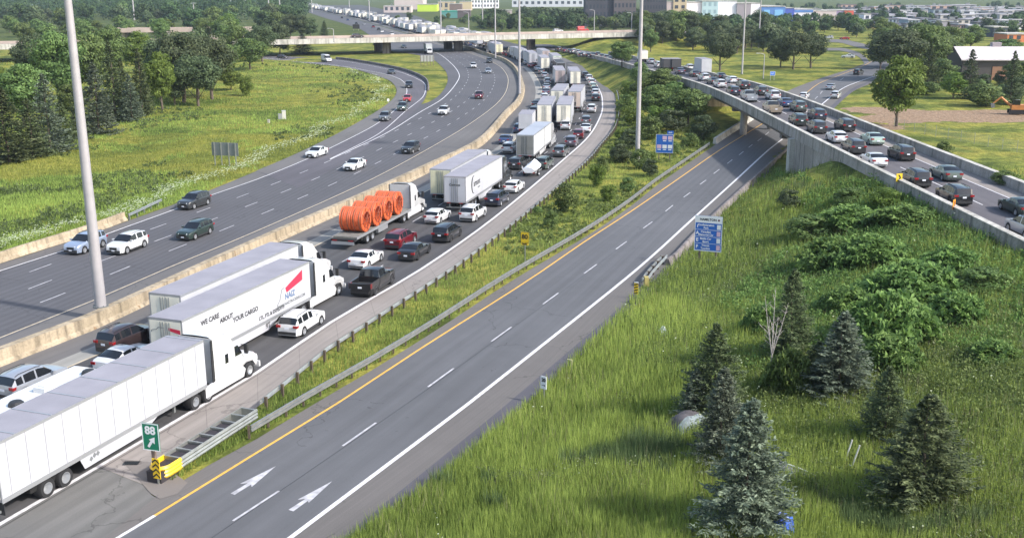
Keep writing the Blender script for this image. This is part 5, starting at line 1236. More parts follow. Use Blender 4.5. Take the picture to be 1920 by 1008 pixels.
def tractor(o, x0, color='white', short=False, detail=True):
    """x0 = front bumper; faces +x"""
    pm = paint(color); b, ws, sw = MB(), MB(), MB()
    st = [(0.0, .55, 1.15, .95, 0), (-.10, .45, 1.38, 1.05, 0), (-.5, .95, 1.52, 1.08, 0), (-1.2, 1.05, 1.66, 1.10, 0), (-1.70, .95, 1.78, 1.14, 0), (-2.25, .80, 2.62, 1.16, 1), (-2.75, .80, 3.05, 1.20, 1), (-3.3, .80, 3.62, 1.24, 1), (-3.9, .80, 3.86, 1.25, 1), (-5.0, .80, 3.95, 1.25, 1)]
    ring = []
    for x, z0, zt, hw, c in st:
        zb = zt-0.1 if not c else max(1.8, zt-1.0)
        ring.append([(x, hw*.9, z0), (x, hw, min(z0+.35, zt-.2)), (x, hw, zb), (x, hw*(.92 if not c else .96), zt-.12), (x, hw*.72, zt), (x, 0, zt+.03)])
    for i in range(len(ring)-1):
        for s in (1, -1):
            for j in range(5):
                q = [ring[i][j], ring[i][j+1], ring[i+1][j+1], ring[i+1][j]]; q = [(a, s*y, z) for a, y, z in q]
                (ws if (j in (3, 4) and i == 4) else b).add(q if s > 0 else q[::-1], [(0, 1, 2, 3)])
    q = ring[0]
    for j in range(5): b.add([q[j], q[j+1], (q[j+1][0], -q[j+1][1], q[j+1][2]), (q[j][0], -q[j][1], q[j][2])], [(0, 1, 2, 3)])
    Mx = Matrix.Translation((x0, 0, 0))
    def L(mb, name, m, smooth=False):
        ob = mb.build(name, m, o, smooth=smooth); ob.location = (x0, 0, 0); return ob
    L(b, 'cab_body', pm, True); L(ws, 'windshield', M_glass)
    bk = MB().box(-5.05, -1.2, .9, -4.98, 1.2, 3.85); L(bk, 'sleeper_back_wall', M_gap)
    for s in (1, -1):
        L(MB().prism([(-1.95, 1.95), (-2.70, 1.95), (-2.70, 2.60), (-2.36, 2.60)], s*1.05, s*1.215), 'side_window', M_glass)
        L(MB().box(-3.85, s*1.2, 1.85, -3.52, s*1.262, 2.45), 'sleeper_window', M_glass)
        L(MB().box(-1.86, s*1.30, 1.9, -1.72, s*1.55, 2.55).tube([(-1.9, s*1.1, 2.5), (-1.8, s*1.4, 2.5)], .03), 'mirror', M_trim)
        L(MB().prism([(-2.0, .35), (-6.05, .35), (-6.05, 1.0), (-5.3, 1.08), (-2.0, 1.08), (-1.75, .8)], s*1.14, s*1.26), 'side_fairing', pm)
        L(MB().box(-.04, s*.62, .85, .03, s*1.0, 1.12), 'headlight', M_lamp)
        L(MB().box(-5.22, s*1.21, .95, -5.02, s*1.25, 3.8), 'side_extender', M_trim)
        wheel(o, x0-1.15, s*1.02)
        for ax in (-5.75, -7.05): wheel(o, x0+ax, s*.94, dual=True)
    L(MB().box(-7.6, -.45, .75, -1.0, .45, .98).box(-7.4, -1.0, .3, -1.6, 1.0, .62), 'chassis', M_under)
    L(MB().box(.0, -1.12, .35, .14, 1.12, .72), 'bumper', pm); L(MB().box(-.01, -.5, .8, .04, .5, 1.3), 'grille', M_chrome)
def trailer(o, x0, L_=16.15, side=M_tw, roof=M_tr, door=M_tc, seams=False, skirt=True, H=4.1, W_=2.6, zf=1.15, frame=M_alu, rear_r=True):
    """x0 = nose; runs to x0-L_"""
    x1 = x0-L_; h = W_/2
    MB().box(x1+.02, -h, zf, x0, h, H-.012).build('trailer_box', side, o)
    rf = MB().box(x1, -h-.01, H-.01, x0+.01, h+.01, H+.02)
    rf.build('trailer_roof', roof, o)
    rl = MB()
    for s in (1, -1): rl.box(x1, s*h, H-.12, x0, s*(h+.018), H+.03); rl.box(x1, s*h, zf-.12, x0, s*(h+.02), zf+.12)
    rl.box(x0, -h, H-.1, x0+.02, h, H+.03); rl.build('edge_rail', M_alu, o)
    if seams:
        k = x1+1.2
        while k < x0-.3: MB().box(k, -h+.02, H+.02, k+.09, h-.02, H+.05).build('roof_bow', M_alu, o); k += 2.44
        k = x1+.62
        while k < x0-.3: MB().box(k, -h-.014, zf+.13, k+.035, -h-.001, H-.13).build('panel_seam', M_seam, o); k += 1.22
    for s in (1, -1):
        d = MB().box(x1-.02, s*.03, zf+.08, x1+.03, s*(h-.10), H-.14); dd = d.build('trailer_door', door, o)
        MB().cyl((x1-.05, s*.35, zf+.1), (x1-.05, s*.35, H-.2), .025, .025, 6).cyl((x1-.05, s*.14, zf+.1), (x1-.05, s*.14, H-.2), .025, .025, 6).build('lock_rod', M_steeld, dd)
        MB().box(x1-.03, s*.5, 1.02, x1, s*.95, 1.10).build('taillight', M_red, o)
        MB().box(x1+.2, s*.55, .3, x1+.23, s*1.15, .95).build('mud_flap', M_trim, o)
    fr = MB().box(x1-.01, -h, zf-.05, x1+.05, h, zf+.08).box(x1-.01, -h, H-.14, x1+.05, h, H+.02)
    for s in (1, -1): fr.box(x1-.01, s*(h-.10), zf, x1+.05, s*(h+.01), H)
    fr.build('door_frame', frame, o)
    MB().box(x1, -1.05, .48, x1+.1, 1.05, .6).box(x1+.02, -.7, .5, x1+.08, -.6, 1.1).box(x1+.02, .6, .5, x1+.08, .7, 1.1).build('underride_guard', M_steeld, o)
    MB().box(x1+.3, -.6, .85, x0-.5, .6, zf-.02).box(x1+2.0, -1.0, .55, x1+4.6, 1.0, .9).build('chassis', M_under, o)
    for ax in (2.9, 4.15):
        for s in (1, -1): wheel(o, x1+ax, s*.95, dual=True)
    if skirt and L_ > 12:
        for s in (1, -1): MB().add([(x1+5.2, s*(h-.03), zf-.12), (x0-4.6, s*(h-.03), zf-.12), (x0-6.1, s*(h-.03), .42), (x1+5.5, s*(h-.03), .38), (x1+5.2, s*(h-.05), zf-.12), (x0-4.6, s*(h-.05), zf-.12), (x0-6.1, s*(h-.05), .42), (x1+5.5, s*(h-.05), .38)], [(0, 1, 2, 3), (7, 6, 5, 4), (0, 3, 7, 4), (2, 1, 5, 6), (3, 2, 6, 7)]).build('side_skirt', side, o)
    for s in (1, -1): MB().box(x0-2.6, s*.7-.08, .3, x0-2.45, s*.7+.08, zf).build('landing_leg', M_steeld, o)
def semi(loc, hd, label, **kw):                             # origin: rear end of the trailer, on the ground
    L_ = kw.pop('L_', 16.15); cab = kw.pop('cab', 'white')
    o = empty('semi_truck', loc, hd, label, 'truck', Q); trailer(o, L_, L_, **kw); tractor(o, L_+5.95, cab); return o
def roofpos(rl, rr, fr=None, z=4.1):
    a = U(*rl, z); b = U(*rr, z); m = (a+b)/2; m.z = 0
    if fr is None: h = head(PATHS['R'], m)
    else: c = U(*fr, z); h = math.atan2(c.y-b.y, c.x-b.x)
    return m, h
# side panel text frame: on the right side (-y) of the trailer, reading forward
def side_frame(x, z, off=-1.308): return Matrix.Translation((x, off, z)) @ Matrix.Rotation(math.pi/2, 4, 'X')
def rear_frame(y, z, x=-0.035): return Matrix.Translation((x, y, z)) @ Matrix.Rotation(-math.pi/2, 4, 'Z') @ Matrix.Rotation(math.pi/2, 4, 'X')
M_ink = mat('black lettering', (0.03,0.03,0.035), 0.6); M_inkg = mat('grey lettering', (0.16,0.17,0.18), 0.6); M_inkr = mat('red decal', (0.62,0.03,0.07), 0.5); M_inkb = mat('blue decal', (0.10,0.16,0.28), 0.5)
# the nearest white semi: nose corner known, heading from the roof edge
a = U(0, 825, 4.1); b = U(373.7, 639, 4.1); nh = math.atan2(b.y-a.y, b.x-a.x); nose_c = (b+U(321.6, 627.3, 4.1))/2; nose_c.z = 0
s1 = semi(nose_c-Vector((math.cos(nh), math.sin(nh), 0))*16.15, nh, 'nearest white semi truck at the lower left, roof ribs and side skirt showing', seams=True)
lg = MB()
for k, (dx, dz) in enumerate([(0, 0), (.36, .0), (.18, .0)]): pass
for (x, z) in [(0,0),(.26,.0),(.52,.0)]:
    lg.add([(x-.15, 0, z-.05+(.1 if x else 0)), (x+.0, 0, z-.2+(.1 if x else 0)), (x+.15, 0, z-.05+(.1 if x else 0)), (x, 0, z+.12+(.1 if x else 0))], [(0, 1, 2, 3)])
lo = lg.build('skirt_emblem', M_inkg, s1); lo.location = (6.0, -1.275, .78)
m, h = roofpos((281.9,594.6), (335.4,601.3), (575.6,490)); s2 = semi(m, h, 'white semi truck with red flag logo and WE CARE lettering along its side')
lettering('WE CARE', .48, M_ink, s2, side_frame(3.0, 3.3), bold=.016); lettering('ABOUT', .46, M_ink, s2, side_frame(4.85, 2.85), bold=.016); lettering('YOUR CARGO', .48, M_ink, s2, side_frame(7.15, 2.45), bold=.016)
lettering('LTL, FTL & EXPEDITE', .38, M_ink, s2, side_frame(10.5, 1.6), bold=.012)
lg = MB().add([(12.5, -1.309, 2.95), (12.65, -1.309, 2.55), (15.0, -1.309, 2.95), (15.05, -1.309, 3.75)], [(0, 1, 2, 3)]); lg.build('logo_flag', M_inkr, s2)
lg = MB(); pl = [(12.35, 3.0), (12.0, 2.95), (11.75, 2.45), (11.65, 2.2), (11.3, 1.95), (11.3, 1.45)]
for (xa, za), (xb, zb) in zip(pl, pl[1:]): lg.cyl((xa, -1.309, za), (xb, -1.309, zb), .028, .028, 5)
lg.build('logo_outline', M_inkg, s2)
lettering('NAIZ', .62, M_inkb, s2, side_frame(13.1, 2.25), bold=.02); lettering('WWW.NAIZTRUCKING.COM', .30, M_inkg, s2, side_frame(13.3, 1.72), bold=.012)
lettering('9T', .55, M_ink, s2, side_frame(9.9, .78, -1.30) @ Matrix.Rotation(math.pi/2, 4, 'Z') @ Matrix.Rotation(-math.pi/2, 4, 'Z'))
rg = MB().add([(-.03, -.25, 3.35), (-.03, -1.15, 3.15), (-.03, -1.15, 3.45), (-.03, -.25, 3.55)], [(0, 1, 2, 3)]); rg.build('logo_flag', M_inkr, s2)
lg = MB(); pl = [(1.1, 3.15), (1.05, 3.3), (.7, 3.35), (.55, 3.5), (.1, 3.5)]
for (ya, za), (yb, zb) in zip(pl, pl[1:]): lg.cyl((-.03, ya, za), (-.03, yb, zb), .02, .02, 5)
lg.build('logo_outline', M_inkg, s2)
m, h = roofpos((282.9,549.4), (333.3,554), (555.4,457.1)); semi(m, h, 'white semi truck in the middle lane behind the one with the red logo', door=M_tc)
m, h = roofpos((833.1,330.8), (871.3,331.7), (944.2,289.6)); s4 = semi(m, h, 'white semi truck with black script lettering and a dark cab', door=M_tw, cab='dark grey', seams=False)
lettering('armont', 1.0, M_ink, s4, side_frame(4.6, 2.75), bold=.02, sx=.9)
lg = MB(); cpt = [Vector((3.2+1.15*math.cos(t_)*.75, -1.309, 2.7+1.0*math.sin(t_))) for t_ in np.linspace(math.pi*.42, math.pi*1.5, 12)]
for i, (p_, q_) in enumerate(zip(cpt, cpt[1:])): lg.cyl(p_, q_, .03+.06*math.sin(i/11*math.pi), .03+.06*math.sin((i+1)/11*math.pi), 5)
lg.build('logo_outline', M_ink, s4); lettering('logistique', .26, M_inkg, s4, side_frame(5.4, 2.1))
lettering('Carmont', .36, M_ink, s4, rear_frame(0, 3.15), bold=.012)
m, h = roofpos((807,317.5), (843,317.5), (912,280)); semi(m, h, 'semi truck with yellowed rear doors left of the one with black script', door=M_ty, cab='white')
m, h = roofpos((968.5,252.5), (1000,254), (1035,228)); semi(m, h, 'white semi truck with dirty grey rear doors in the middle lane', door=M_tg, roof=mat('bluish trailer roof', (0.36,0.38,0.43), .5), side=mat('dull white trailer side', (0.55,0.55,0.55), .6, var=.2, scale=1.5))
for a in [((1008,199),(1033,199),M_tc,'left truck of the cream pair behind the white SUV, rear doors lit'),((1043,199),(1071,199),M_tc,'right truck of the cream pair behind the white SUV'),
          ((1034,172),(1055,172),M_tc,'left truck of the second pair of white trailers'),((1066,174),(1088,174),mat('orange-white door',(0.60,0.48,0.40),.6),'right truck of the second pair of white trailers, peach door'),
          ((1041,133.5),(1060,133.5),mat('pinkish door',(0.42,0.34,0.33),.6),'left truck of the third pair, pinkish door'),((1069,136),(1089,135),M_tc,'right truck of the third pair, cream door'),
          ((1015,110),(1030,110),M_tc,'truck with cream doors beyond the third pair, in the middle lane'),((1036,106),(1054,106),mat('pale green side',(0.50,0.56,0.46),.6),'pale green and white truck in the right lane beyond the third pair'),
          ((993,101),(1007,101),M_tw,'white truck with teal car behind, in the middle lane near the overpass'),((1012,97),(1036,96),mat('pinkish door',(0.42,0.34,0.33),.6),'big pinkish white truck near the overpass columns'),
          ((974,94),(988,94),M_tw,'white truck beside the lamp pole near the overpass'),((930,84),(943,84),M_ty,'yellow-doored truck under the overpass edge')]:
    m, h = roofpos(a[0], a[1], z=4.1); o = semi(m, h, a[3], door=a[2]); o.scale = (1, 1.03, 1.06)
# dark low flat-roofed trailer
m, h = roofpos((1042,118), (1062,120), z=3.2); o = semi(m, h, 'dark-roofed truck between the pale green and the cream trailers', roof=M_blk, side=M_blk, door=M_blk, H=3.4)
# white box truck in the left lane
def box_truck(P, h, label, bl=6.5, side=M_tw, door=M_tw, H=3.5, cab='white', group=Q):
    o = empty('box_truck', P, h, label, 'truck', group); b = MB().box(0, -1.22, .95, bl, 1.22, H); b.build('cargo_box', side, o)
    MB().box(-.03, -1.15, 1.0, 0, 1.15, H-.1).build('rear_door', door, o); MB().box(-.01, -1.23, H, bl+.01, 1.23, H+.03).build('roof', M_tr, o)
    c = MB(); pf = [(bl+.1, .6), (bl+2.3, .6), (bl+2.35, 1.15), (bl+1.75, 1.35), (bl+1.2, 2.2), (bl+.9, 2.35), (bl+.1, 2.35)]; c.prism(pf, -1.0, 1.0); c.build('cab_body', paint(cab), o)
    MB().add([(bl+1.72, -.88, 1.4), (bl+1.72, .88, 1.4), (bl+1.25, .85, 2.15), (bl+1.25, -.85, 2.15)], [(0, 1, 2, 3)]).build('windshield', M_glass, o).location = (.03, 0, .02)
    for s in (1, -1):
        MB().box(bl+.35, s*.98, 1.4, bl+1.1, s*1.012, 2.05).build('side_window', M_glass, o); wheel(o, bl+1.4, s*.9, .42); wheel(o, 1.5, s*.86, .42, dual=True)
        MB().box(-.05, s*.9, .7, -.02, s*1.15, .85).build('taillight', M_red, o)
    MB().box(0, -.8, .5, bl+2, .8, .92).build('chassis', M_under, o); return o
box_truck(U(985, 252), head(PATHS['R'], U(985, 252)), 'white box truck in the left lane half hidden by the grey-doored semi', 7)
for (x, y, l, bl, sd, dr, H) in [(1324,143,'white box truck standing tall on the elevated ramp',6.8,M_tw,M_tw,3.9),(1207,117,'cream box truck at the beginning of the elevated ramp',4.5,M_tc,M_tc,3.4)]:
    P = U(x, y, 5.0)
    for _ in range(4): P = U(x, y, erz(P.y))
    box_truck(P, head(ERC, P)-(R(0)), l, bl, sd, dr, H, group=EG)
for (x, y, l) in [(1252,134,'black dump truck on the elevated ramp'),(1268,134,'second dark truck with open load beside the black dump truck')]:
    P = U(x, y, 5.0)
    for _ in range(4): P = U(x, y, erz(P.y))
    box_truck(P, head(ERC, P), l, 4.2, M_blk, M_blk, 3.1, 'black', EG)
# oncoming white lorry under the overpass
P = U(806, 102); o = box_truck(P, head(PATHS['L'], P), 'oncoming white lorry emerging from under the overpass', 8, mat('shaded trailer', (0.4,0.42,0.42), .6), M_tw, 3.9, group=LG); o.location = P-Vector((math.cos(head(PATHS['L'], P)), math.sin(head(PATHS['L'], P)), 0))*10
# motorhome with roof domes, behind the nearest trailer
fr_ = U(165, 681, 3.1); fr2 = U(194, 691, 3.1); rh = nh; P0 = (fr_+fr2)/2; P0.z = 0; RL = 11.0
rv = empty('motorhome', P0-Vector((math.cos(rh), math.sin(rh), 0))*RL, rh, 'long white motorhome roof with black vent domes behind the nearest trailer', 'motorhome', Q)
MB().box(0, -1.25, .6, RL-.4, 1.25, 3.1).prism([(RL-.4, .6), (RL, .7), (RL+.05, 1.6), (RL-.1, 3.0), (RL-.4, 3.1)], -1.25, 1.25).build('body', mat('white gelcoat', (0.66,0.66,0.66), .35, coat=.4), rv)
for (x, y) in [(RL-1.2, -.55), (4.6, -.25), (2.6, -.5)]: MB().lathe([(.42, 0), (.40, .16), (.30, .25), (0, .28)], 'z', (x, y, 3.1), 10).build('vent_dome', M_trim, rv)
MB().cbox((6.9, -.1, 3.25), (1.0, .8, .3)).cbox((6.9, -.1, 3.42), (.6, .5, .06)).build('air_conditioner', mat('white gelcoat', (0.8,0.8,0.8)), rv)
for ax in (1.8, 2.8, RL-1.8):
    for s in (1, -1): wheel(rv, ax, s*1.0, .42)
for s in (1, -1): MB().box(1.0, s*1.22, 1.6, RL-1.5, s*1.258, 2.3).build('side_window', M_glass, rv)
MB().box(RL-.02, -1.05, 1.7, RL+.05, 1.05, 2.7).build('windshield', M_glass, rv)

# flatbed with orange coils
ra = U(640, 472); ha = head(PATHS['R'], ra); dv = Vector((math.cos(ha), math.sin(ha), 0)); rb = U(648, 466)
fb = empty('semi_truck', rb, ha, 'flatbed semi truck with white sleeper cab carrying orange conduit coils', 'truck', Q)
BL = 14.6
M_bed = mat('worn timber and steel bed', (0.20,0.19,0.17), .8, var=.3, scale=1.5)
MB().box(0, -1.28, 1.05, BL, 1.28, 1.22).build('flat_bed', M_bed, fb); MB().box(-.6, -1.28, .88, 0, 1.28, 1.05).build('beaver_tail', M_under, fb)
MB().box(.4, -.55, .75, BL, .55, 1.04).box(1.6, -1.0, .5, 4.4, 1.0, .85).build('chassis', M_under, fb)
for s in (1, -1):
    MB().box(-.1, s*1.28, .98, BL, s*1.31, 1.24).build('side_rail', M_alu, fb); MB().box(-.64, s*.6, .9, -.6, s*1.1, 1.0).build('taillight', M_red, fb)
    for ax in (2.6, 3.9): wheel(fb, ax, s*.95, dual=True)
    MB().box(5.5, s*.9, .45, 8.0, s*1.2, 1.0).build('tool_box', M_alu, fb)
MB().box(-.65, -1.2, .55, -.55, 1.2, .85).build('bumper', M_alu, fb)
tractor(fb, BL+5.1)
MB().box(BL-.1, -1.2, .9, BL+.6, 1.2, 1.05).build('deck_plate', M_alu, fb)
M_or = mat('orange conduit', (0.62,0.115,0.035), .5, var=.3, scale=2.2); M_ord = mat('faded orange drum frame', (0.26,0.06,0.03), .6, var=.3, scale=2)
coilm = MB(); prof = []; wd = 1.18
for k in range(21):
    y = -wd/2+wd*k/20; prof.append((1.195+.04*(k % 2)+.025*math.sin(k*1.7), y))
for k in range(4): prof.append((1.13-.10*k+.02*(k % 2), wd/2))
prof.append((.80, wd/2-.10)); prof.append((.76, 0)); prof.append((.80, -wd/2+.10))
for k in range(4): prof.append((.82+.10*k+.02*(k % 2), -wd/2))
coil_mesh = MB().lathe(prof, 'y', n=30, closed=True).mesh('coil', M_or, smooth=True, sharp=40)
drm = []
for s in (1, -1):
    dr = MB()
    for k in range(8):
        a = 2*math.pi*k/8+.2; dr.cyl((math.cos(a)*.2, s*(wd/2+.03), math.sin(a)*.2), (math.cos(a)*1.22, s*(wd/2+.03), math.sin(a)*1.22), .035, .035, 5)
        b_ = 2*math.pi*(k+1)/8+.2; dr.cyl((math.cos(a)*.85, s*(wd/2+.03), math.sin(a)*.85), (math.cos(b_)*.85, s*(wd/2+.03), math.sin(b_)*.85), .035, .035, 5)
    dr.lathe([(.12, s*(wd/2+.0)), (.22, s*(wd/2+.0)), (.22, s*(wd/2+.07)), (.12, s*(wd/2+.07))], 'y', n=12, closed=True); drm.append(dr.mesh('drum_frame', M_ord))
strapm = MB().lathe([(1.245, -.33), (1.27, -.33), (1.27, -.27), (1.245, -.27)], 'y', n=30, closed=True).lathe([(1.245, .27), (1.27, .27), (1.27, .33), (1.245, .33)], 'y', n=30, closed=True).mesh('strap', mat('brown strap', (0.20,0.10,0.06), .7))
Mfb = Matrix.Translation(rb) @ Matrix.Rotation(ha, 4, 'Z')
rows = ['rear', 'second', 'third', 'front']
for i, x in enumerate((2.55, 5.45, 8.3, 11.25)):
    for s in (1, -1):
        o = empty('conduit_coil', Mfb @ Vector((x, s*.63, 1.22+1.245)), ha, 'orange conduit coil, %s side of the %s row on the flatbed' % ('left' if s > 0 else 'right', rows[i]), 'coil', 'orange conduit coils')
        o.rotation_euler = (0, 0, ha); link(coil_mesh, o, 'coil'); [link(q_, o, 'drum_frame') for q_ in drm]; link(strapm, o, 'strap')
# boat on its trailer
P = U(999, 327); hb = head(PATHS['R'], P); bt = empty('boat_trailer', P, hb, 'low boat trailer behind the grey-green SUV', 'trailer', None)
MB().box(-2.0, -.8, .45, 2.0, -.7, .55).box(-2.0, .7, .45, 2.0, .8, .55).box(-2, -.8, .45, -1.9, .8, .55).box(1.9, -.06, .45, 3.6, .06, .55).build('frame', M_steel, bt)
for s in (1, -1): wheel(bt, -.8, s*.95, .34); MB().box(-2.1, s*.5, .5, -2.0, s*.8, .62).build('taillight', M_red, bt); MB().tube([(-1.9, s*.95, .5), (-1.9, s*.95, 1.4)], .03).build('guide_post', M_plate, bt)
bo = empty('boat', P+Vector((0, 0, 0)), hb, 'boat shrink-wrapped in white plastic on its trailer', 'boat')
hull = MB(); rg_ = []
for x, hw, zt in [(-2.4, .85, 1.35), (-1.4, 1.0, 1.6), (-.2, 1.05, 1.9), (.9, .95, 2.05), (1.9, .65, 1.75), (2.7, .12, 1.4)]: rg_.append([(x, -hw*.6, .6+max(0, x)*.1), (x, -hw, 1.05+max(0, x)*.08), (x, -hw*.45, (zt+1.05)/2+.12), (x, 0, zt), (x, hw*.45, (zt+1.05)/2+.12), (x, hw, 1.05+max(0, x)*.08), (x, hw*.6, .6+max(0, x)*.1)])
for a, b in zip(rg_, rg_[1:]):
    for j in range(7): hull.add([a[j], a[(j+1) % 7], b[(j+1) % 7], b[j]], [(0, 1, 2, 3)])
hull.add(rg_[0], [tuple(range(7))]).add(rg_[-1], [tuple(range(7))]); hull.build('wrapped_hull', mat('white shrink wrap', (0.82,0.82,0.84), .35), bo, smooth=True, sharp=40)

# ---------------------------------------------------------------- the far jam: small copies
def tiny_car(c):
    t = TYPES['suv']; mb = MB(); mb.box(-2.2, -.9, .3, 2.2, .9, 1.0, 0); mb.prism([(-2.1, 1.0), (1.0, 1.0), (.3, 1.6), (-1.9, 1.6)], -.78, .78, 1); mb.box(-1.85, -.74, 1.6, .28, .74, 1.64, 0)
    for x in (1.4, -1.4):
        for y in (.82, -.82): mb.cyl((x, y-.1, .33), (x, y+.1, .33), .33, .33, 8, 2)
    mb.box(-2.22, -.8, .75, -2.19, -.5, .9, 3).box(-2.22, .5, .75, -2.19, .8, .9, 3); return mb.mesh('queued_car', [paint(c), M_glass, M_rub, M_red])
def tiny_truck(sd, dr, c):
    mb = MB(); mb.box(0, -1.3, 1.1, 15, 1.3, 4.1, 0).box(-.03, -1.2, 1.2, 0, 1.2, 4.0, 1).box(0, -1.31, 4.1, 15, 1.31, 4.13, 2); mb.prism([(16, .7), (21.5, .7), (21.5, 1.4), (19.8, 1.8), (19.3, 2.7), (18, 3.8), (16, 3.9)], -1.2, 1.2, 3)
    for x in (2, 3.3, 15.2, 16.5, 20.4):
        for y in (1, -1): mb.cyl((x, y-.25, .5), (x, y+.25, .5), .5, .5, 8, 4)
    mb.box(.5, -.6, .7, 19, .6, 1.1, 4); return mb.mesh('queued_truck', [sd, dr, M_tr, paint(c), M_rub])
TC = {c: tiny_car(c) for c in ('white', 'black', 'silver', 'grey', 'dark red', 'blue')}
TT = [('white', tiny_truck(M_tw, M_tc, 'white')), ('cream', tiny_truck(M_tc, M_tc, 'white')), ('grey', tiny_truck(mat('dull white trailer side', (0.55,0.55,0.55)), M_tg, 'silver')), ('white', tiny_truck(M_tw, M_tw, 'blue'))]
gj = random.Random(9)
base = cut(MBS, 330, 1900)
nc = 0; far_items = []
zones = [('beside the median under and beyond the overpass', 6.2, 345), ('in the second file beyond the overpass', 9.9, 480), ('in the third file beyond the overpass', 13.6, 480), ('in the fourth file beyond the overpass', 17.4, 480), ('in the outer file beyond the overpass', 21.2, 500), ('in the outermost file beyond the overpass', 25.2, 520)]
for desc, off_, ys in zones:
    ln = offset(base, off_); s = arclen(ln); L = s[-1]; q = 0; i0 = [i for i, p in enumerate(ln) if p.y > ys]
    if not i0: continue
    q = s[i0[0]]; edge = [p for p in RRE]
    while q < L-40:
        tr_ = gj.random() < (0.42 if off_ in (9.9, 13.6) else 0.22); ln_ = 22 if tr_ else 4.8
        a = resample(ln, n=2, s0=q, s1=q+2); P = a[0]; P.z = 0.0; h = math.atan2((a[1]-a[0]).y, (a[1]-a[0]).x)
        if P.y < 780: far_items.append((tr_, P, h, desc))
        else: far_items.append((tr_, P, h, None))
        q += ln_+gj.uniform(2.2, 6 if P.y < 800 else 9)
cnt = {}; farV = MB()
def add_far(m, P, h):
    M = Matrix.Translation(P) @ Matrix.Rotation(h, 4, 'Z'); k = len(farV.v); farV.v += [tuple(M @ v.co) for v in m.vertices]
    for p in m.polygons: farV.f.append(tuple(i+k for i in p.vertices)); farV.m.append(FM.index(m.materials[p.material_index]))
FM = []
for m in list(TC.values())+[t for _, t in TT]:
    for x in m.materials:
        if x not in FM: FM.append(x)
for tr_, P, h, desc in far_items:
    if tr_: c, m = gj.choice(TT)
    else: c = gj.choice(['white', 'white', 'silver', 'black', 'grey', 'dark red', 'blue', 'black']); m = TC[c]
    if desc is None: add_far(m, P, h); continue
    k = (desc, tr_); cnt[k] = cnt.get(k, 0)+1
    if cnt[k] > 60: add_far(m, P, h); continue
    o = bpy.data.objects.new('queued_truck' if tr_ else 'queued_car', m); COL.objects.link(o); o.location = P; o.rotation_euler = (0, 0, h)
    tag(o, '%s %s %s, %s %s of that file' % (c, 'truck' if tr_ else 'car', desc, ORDN[cnt[k]-1], 'truck' if tr_ else 'car'), 'truck' if tr_ else 'car', 'vehicles jammed beyond the overpass')
o = bpy.data.objects.new('distant_traffic', farV.mesh('distant_traffic', FM)); COL.objects.link(o); tag(o, kind='stuff')
for i, (x, y) in enumerate([(700,52),(710,57),(716,61),(683,47),(668,46),(652,39),(641,35),(735,66)]):
    P = U(x, y); o = bpy.data.objects.new('distant_car', TC[['dark red','black','white','silver','black','blue','black','white'][i]]); COL.objects.link(o); o.location = P; o.rotation_euler = (0, 0, head(PATHS['L'], P))
    tag(o, 'small oncoming car beyond the overpass on the left carriageway, %s counted from the bridge side' % ORDN[i], 'car', 'oncoming cars beyond the overpass')
# ---------------------------------------------------------------- lamp poles
M_pole = mat('galvanised lamp pole', (0.40,0.38,0.39), 0.55, 0.2, var=0.08, scale=1.5)
M_lum = mat('lamp housing', (0.42,0.43,0.44), 0.5)
def mast(xb, yb, wpx0, label, z=0.0, H=34, wtop=0.45, ytop=None, arm=False):
    P = U(xb, yb, z); sc = F_PX/(P.y*_cp+(CAM_H-z)*_sp); r0 = wpx0/sc/2
    if ytop is not None: H = ztop(P, ytop, xb)-z
    o = empty('lamp_pole', P, 0, label, 'lamp pole'); r1 = r0*wtop
    MB().cyl((0, 0, 0), (0, 0, H), r0, r1, 24).build('pole', M_pole, o, smooth=True, sharp=60)
    b = MB().cyl((0, 0, -.02), (0, 0, .07), r0*1.35, r0*1.35, 20)
    for k in range(8):
        a = k*math.pi/4; b.cyl((math.cos(a)*r0*1.2, math.sin(a)*r0*1.2, .07), (math.cos(a)*r0*1.2, math.sin(a)*r0*1.2, .16), .03, .03, 6)
    b.build('base_plate', M_steeld, o)
    if arm:
        MB().tube([(0, 0, H-.1), (-.9, 0, H+.25), (-1.6, 0, H+.3)], max(.05, r1*.7), 6).build('arm', M_pole, o); MB().cbox((-1.9, 0, H+.28), (.8, .32, .16)).build('lamp_head', M_lum, o)
    else:
        MB().lathe([(r1, -.2), (1.1, -.15), (1.15, .05), (r1, .1)], 'z', (0, 0, H), 16).build('ring', M_lum, o)
        for k in range(6):
            a = k*math.pi/3; MB().cbox((math.cos(a)*1.5, math.sin(a)*1.5, H-.15), (.55, .55, .3)).build('lamp_head', M_lum, o)
    return o
pd = empty('x', (0, 0, 0)); bpy.data.objects.remove(pd)
mast(189, 574, 21, 'big grey high-mast lamp pole standing on the median barrier at the left', z=1.05, wtop=.42, H=36)
mast(974, 176, 5.0, 'slim high-mast lamp pole on the median barrier in the bend', z=1.05, H=34, wtop=.5)
mast(1195, 300, 9, 'tall grey lamp pole in the grass strip between the two roads', H=36, wtop=.5)
mast(929, 109, 3.0, 'lamp pole on the median just this side of the overpass', z=1.0, H=34, wtop=.6)
mast(827, 61, 2.6, 'lamp pole on the median just beyond the overpass', H=34, wtop=.6)
mast(905, 54, 2.4, 'lamp pole in the grass beyond the overpass, in front of the dark trees', H=34, wtop=.6)
mast(1391, 139, 3.6, 'lamp pole in the grass beyond the elevated ramp, left one of two', H=36, wtop=.55)
mast(1422, 90, 2.6, 'thinner lamp pole beside the tree belt, right one of two', H=34, wtop=.6)
mast(252, 38, 3.0, 'lamp pole rising from the left wood', H=34, wtop=.6)
mast(366, 54, 2.6, 'lamp pole with ring of lamps beside the second bridge at the left', ytop=6, wtop=.6)
mast(506, 48, 2.6, 'left one of two lamp poles above the dark pines by the overpass end', H=34, wtop=.7)
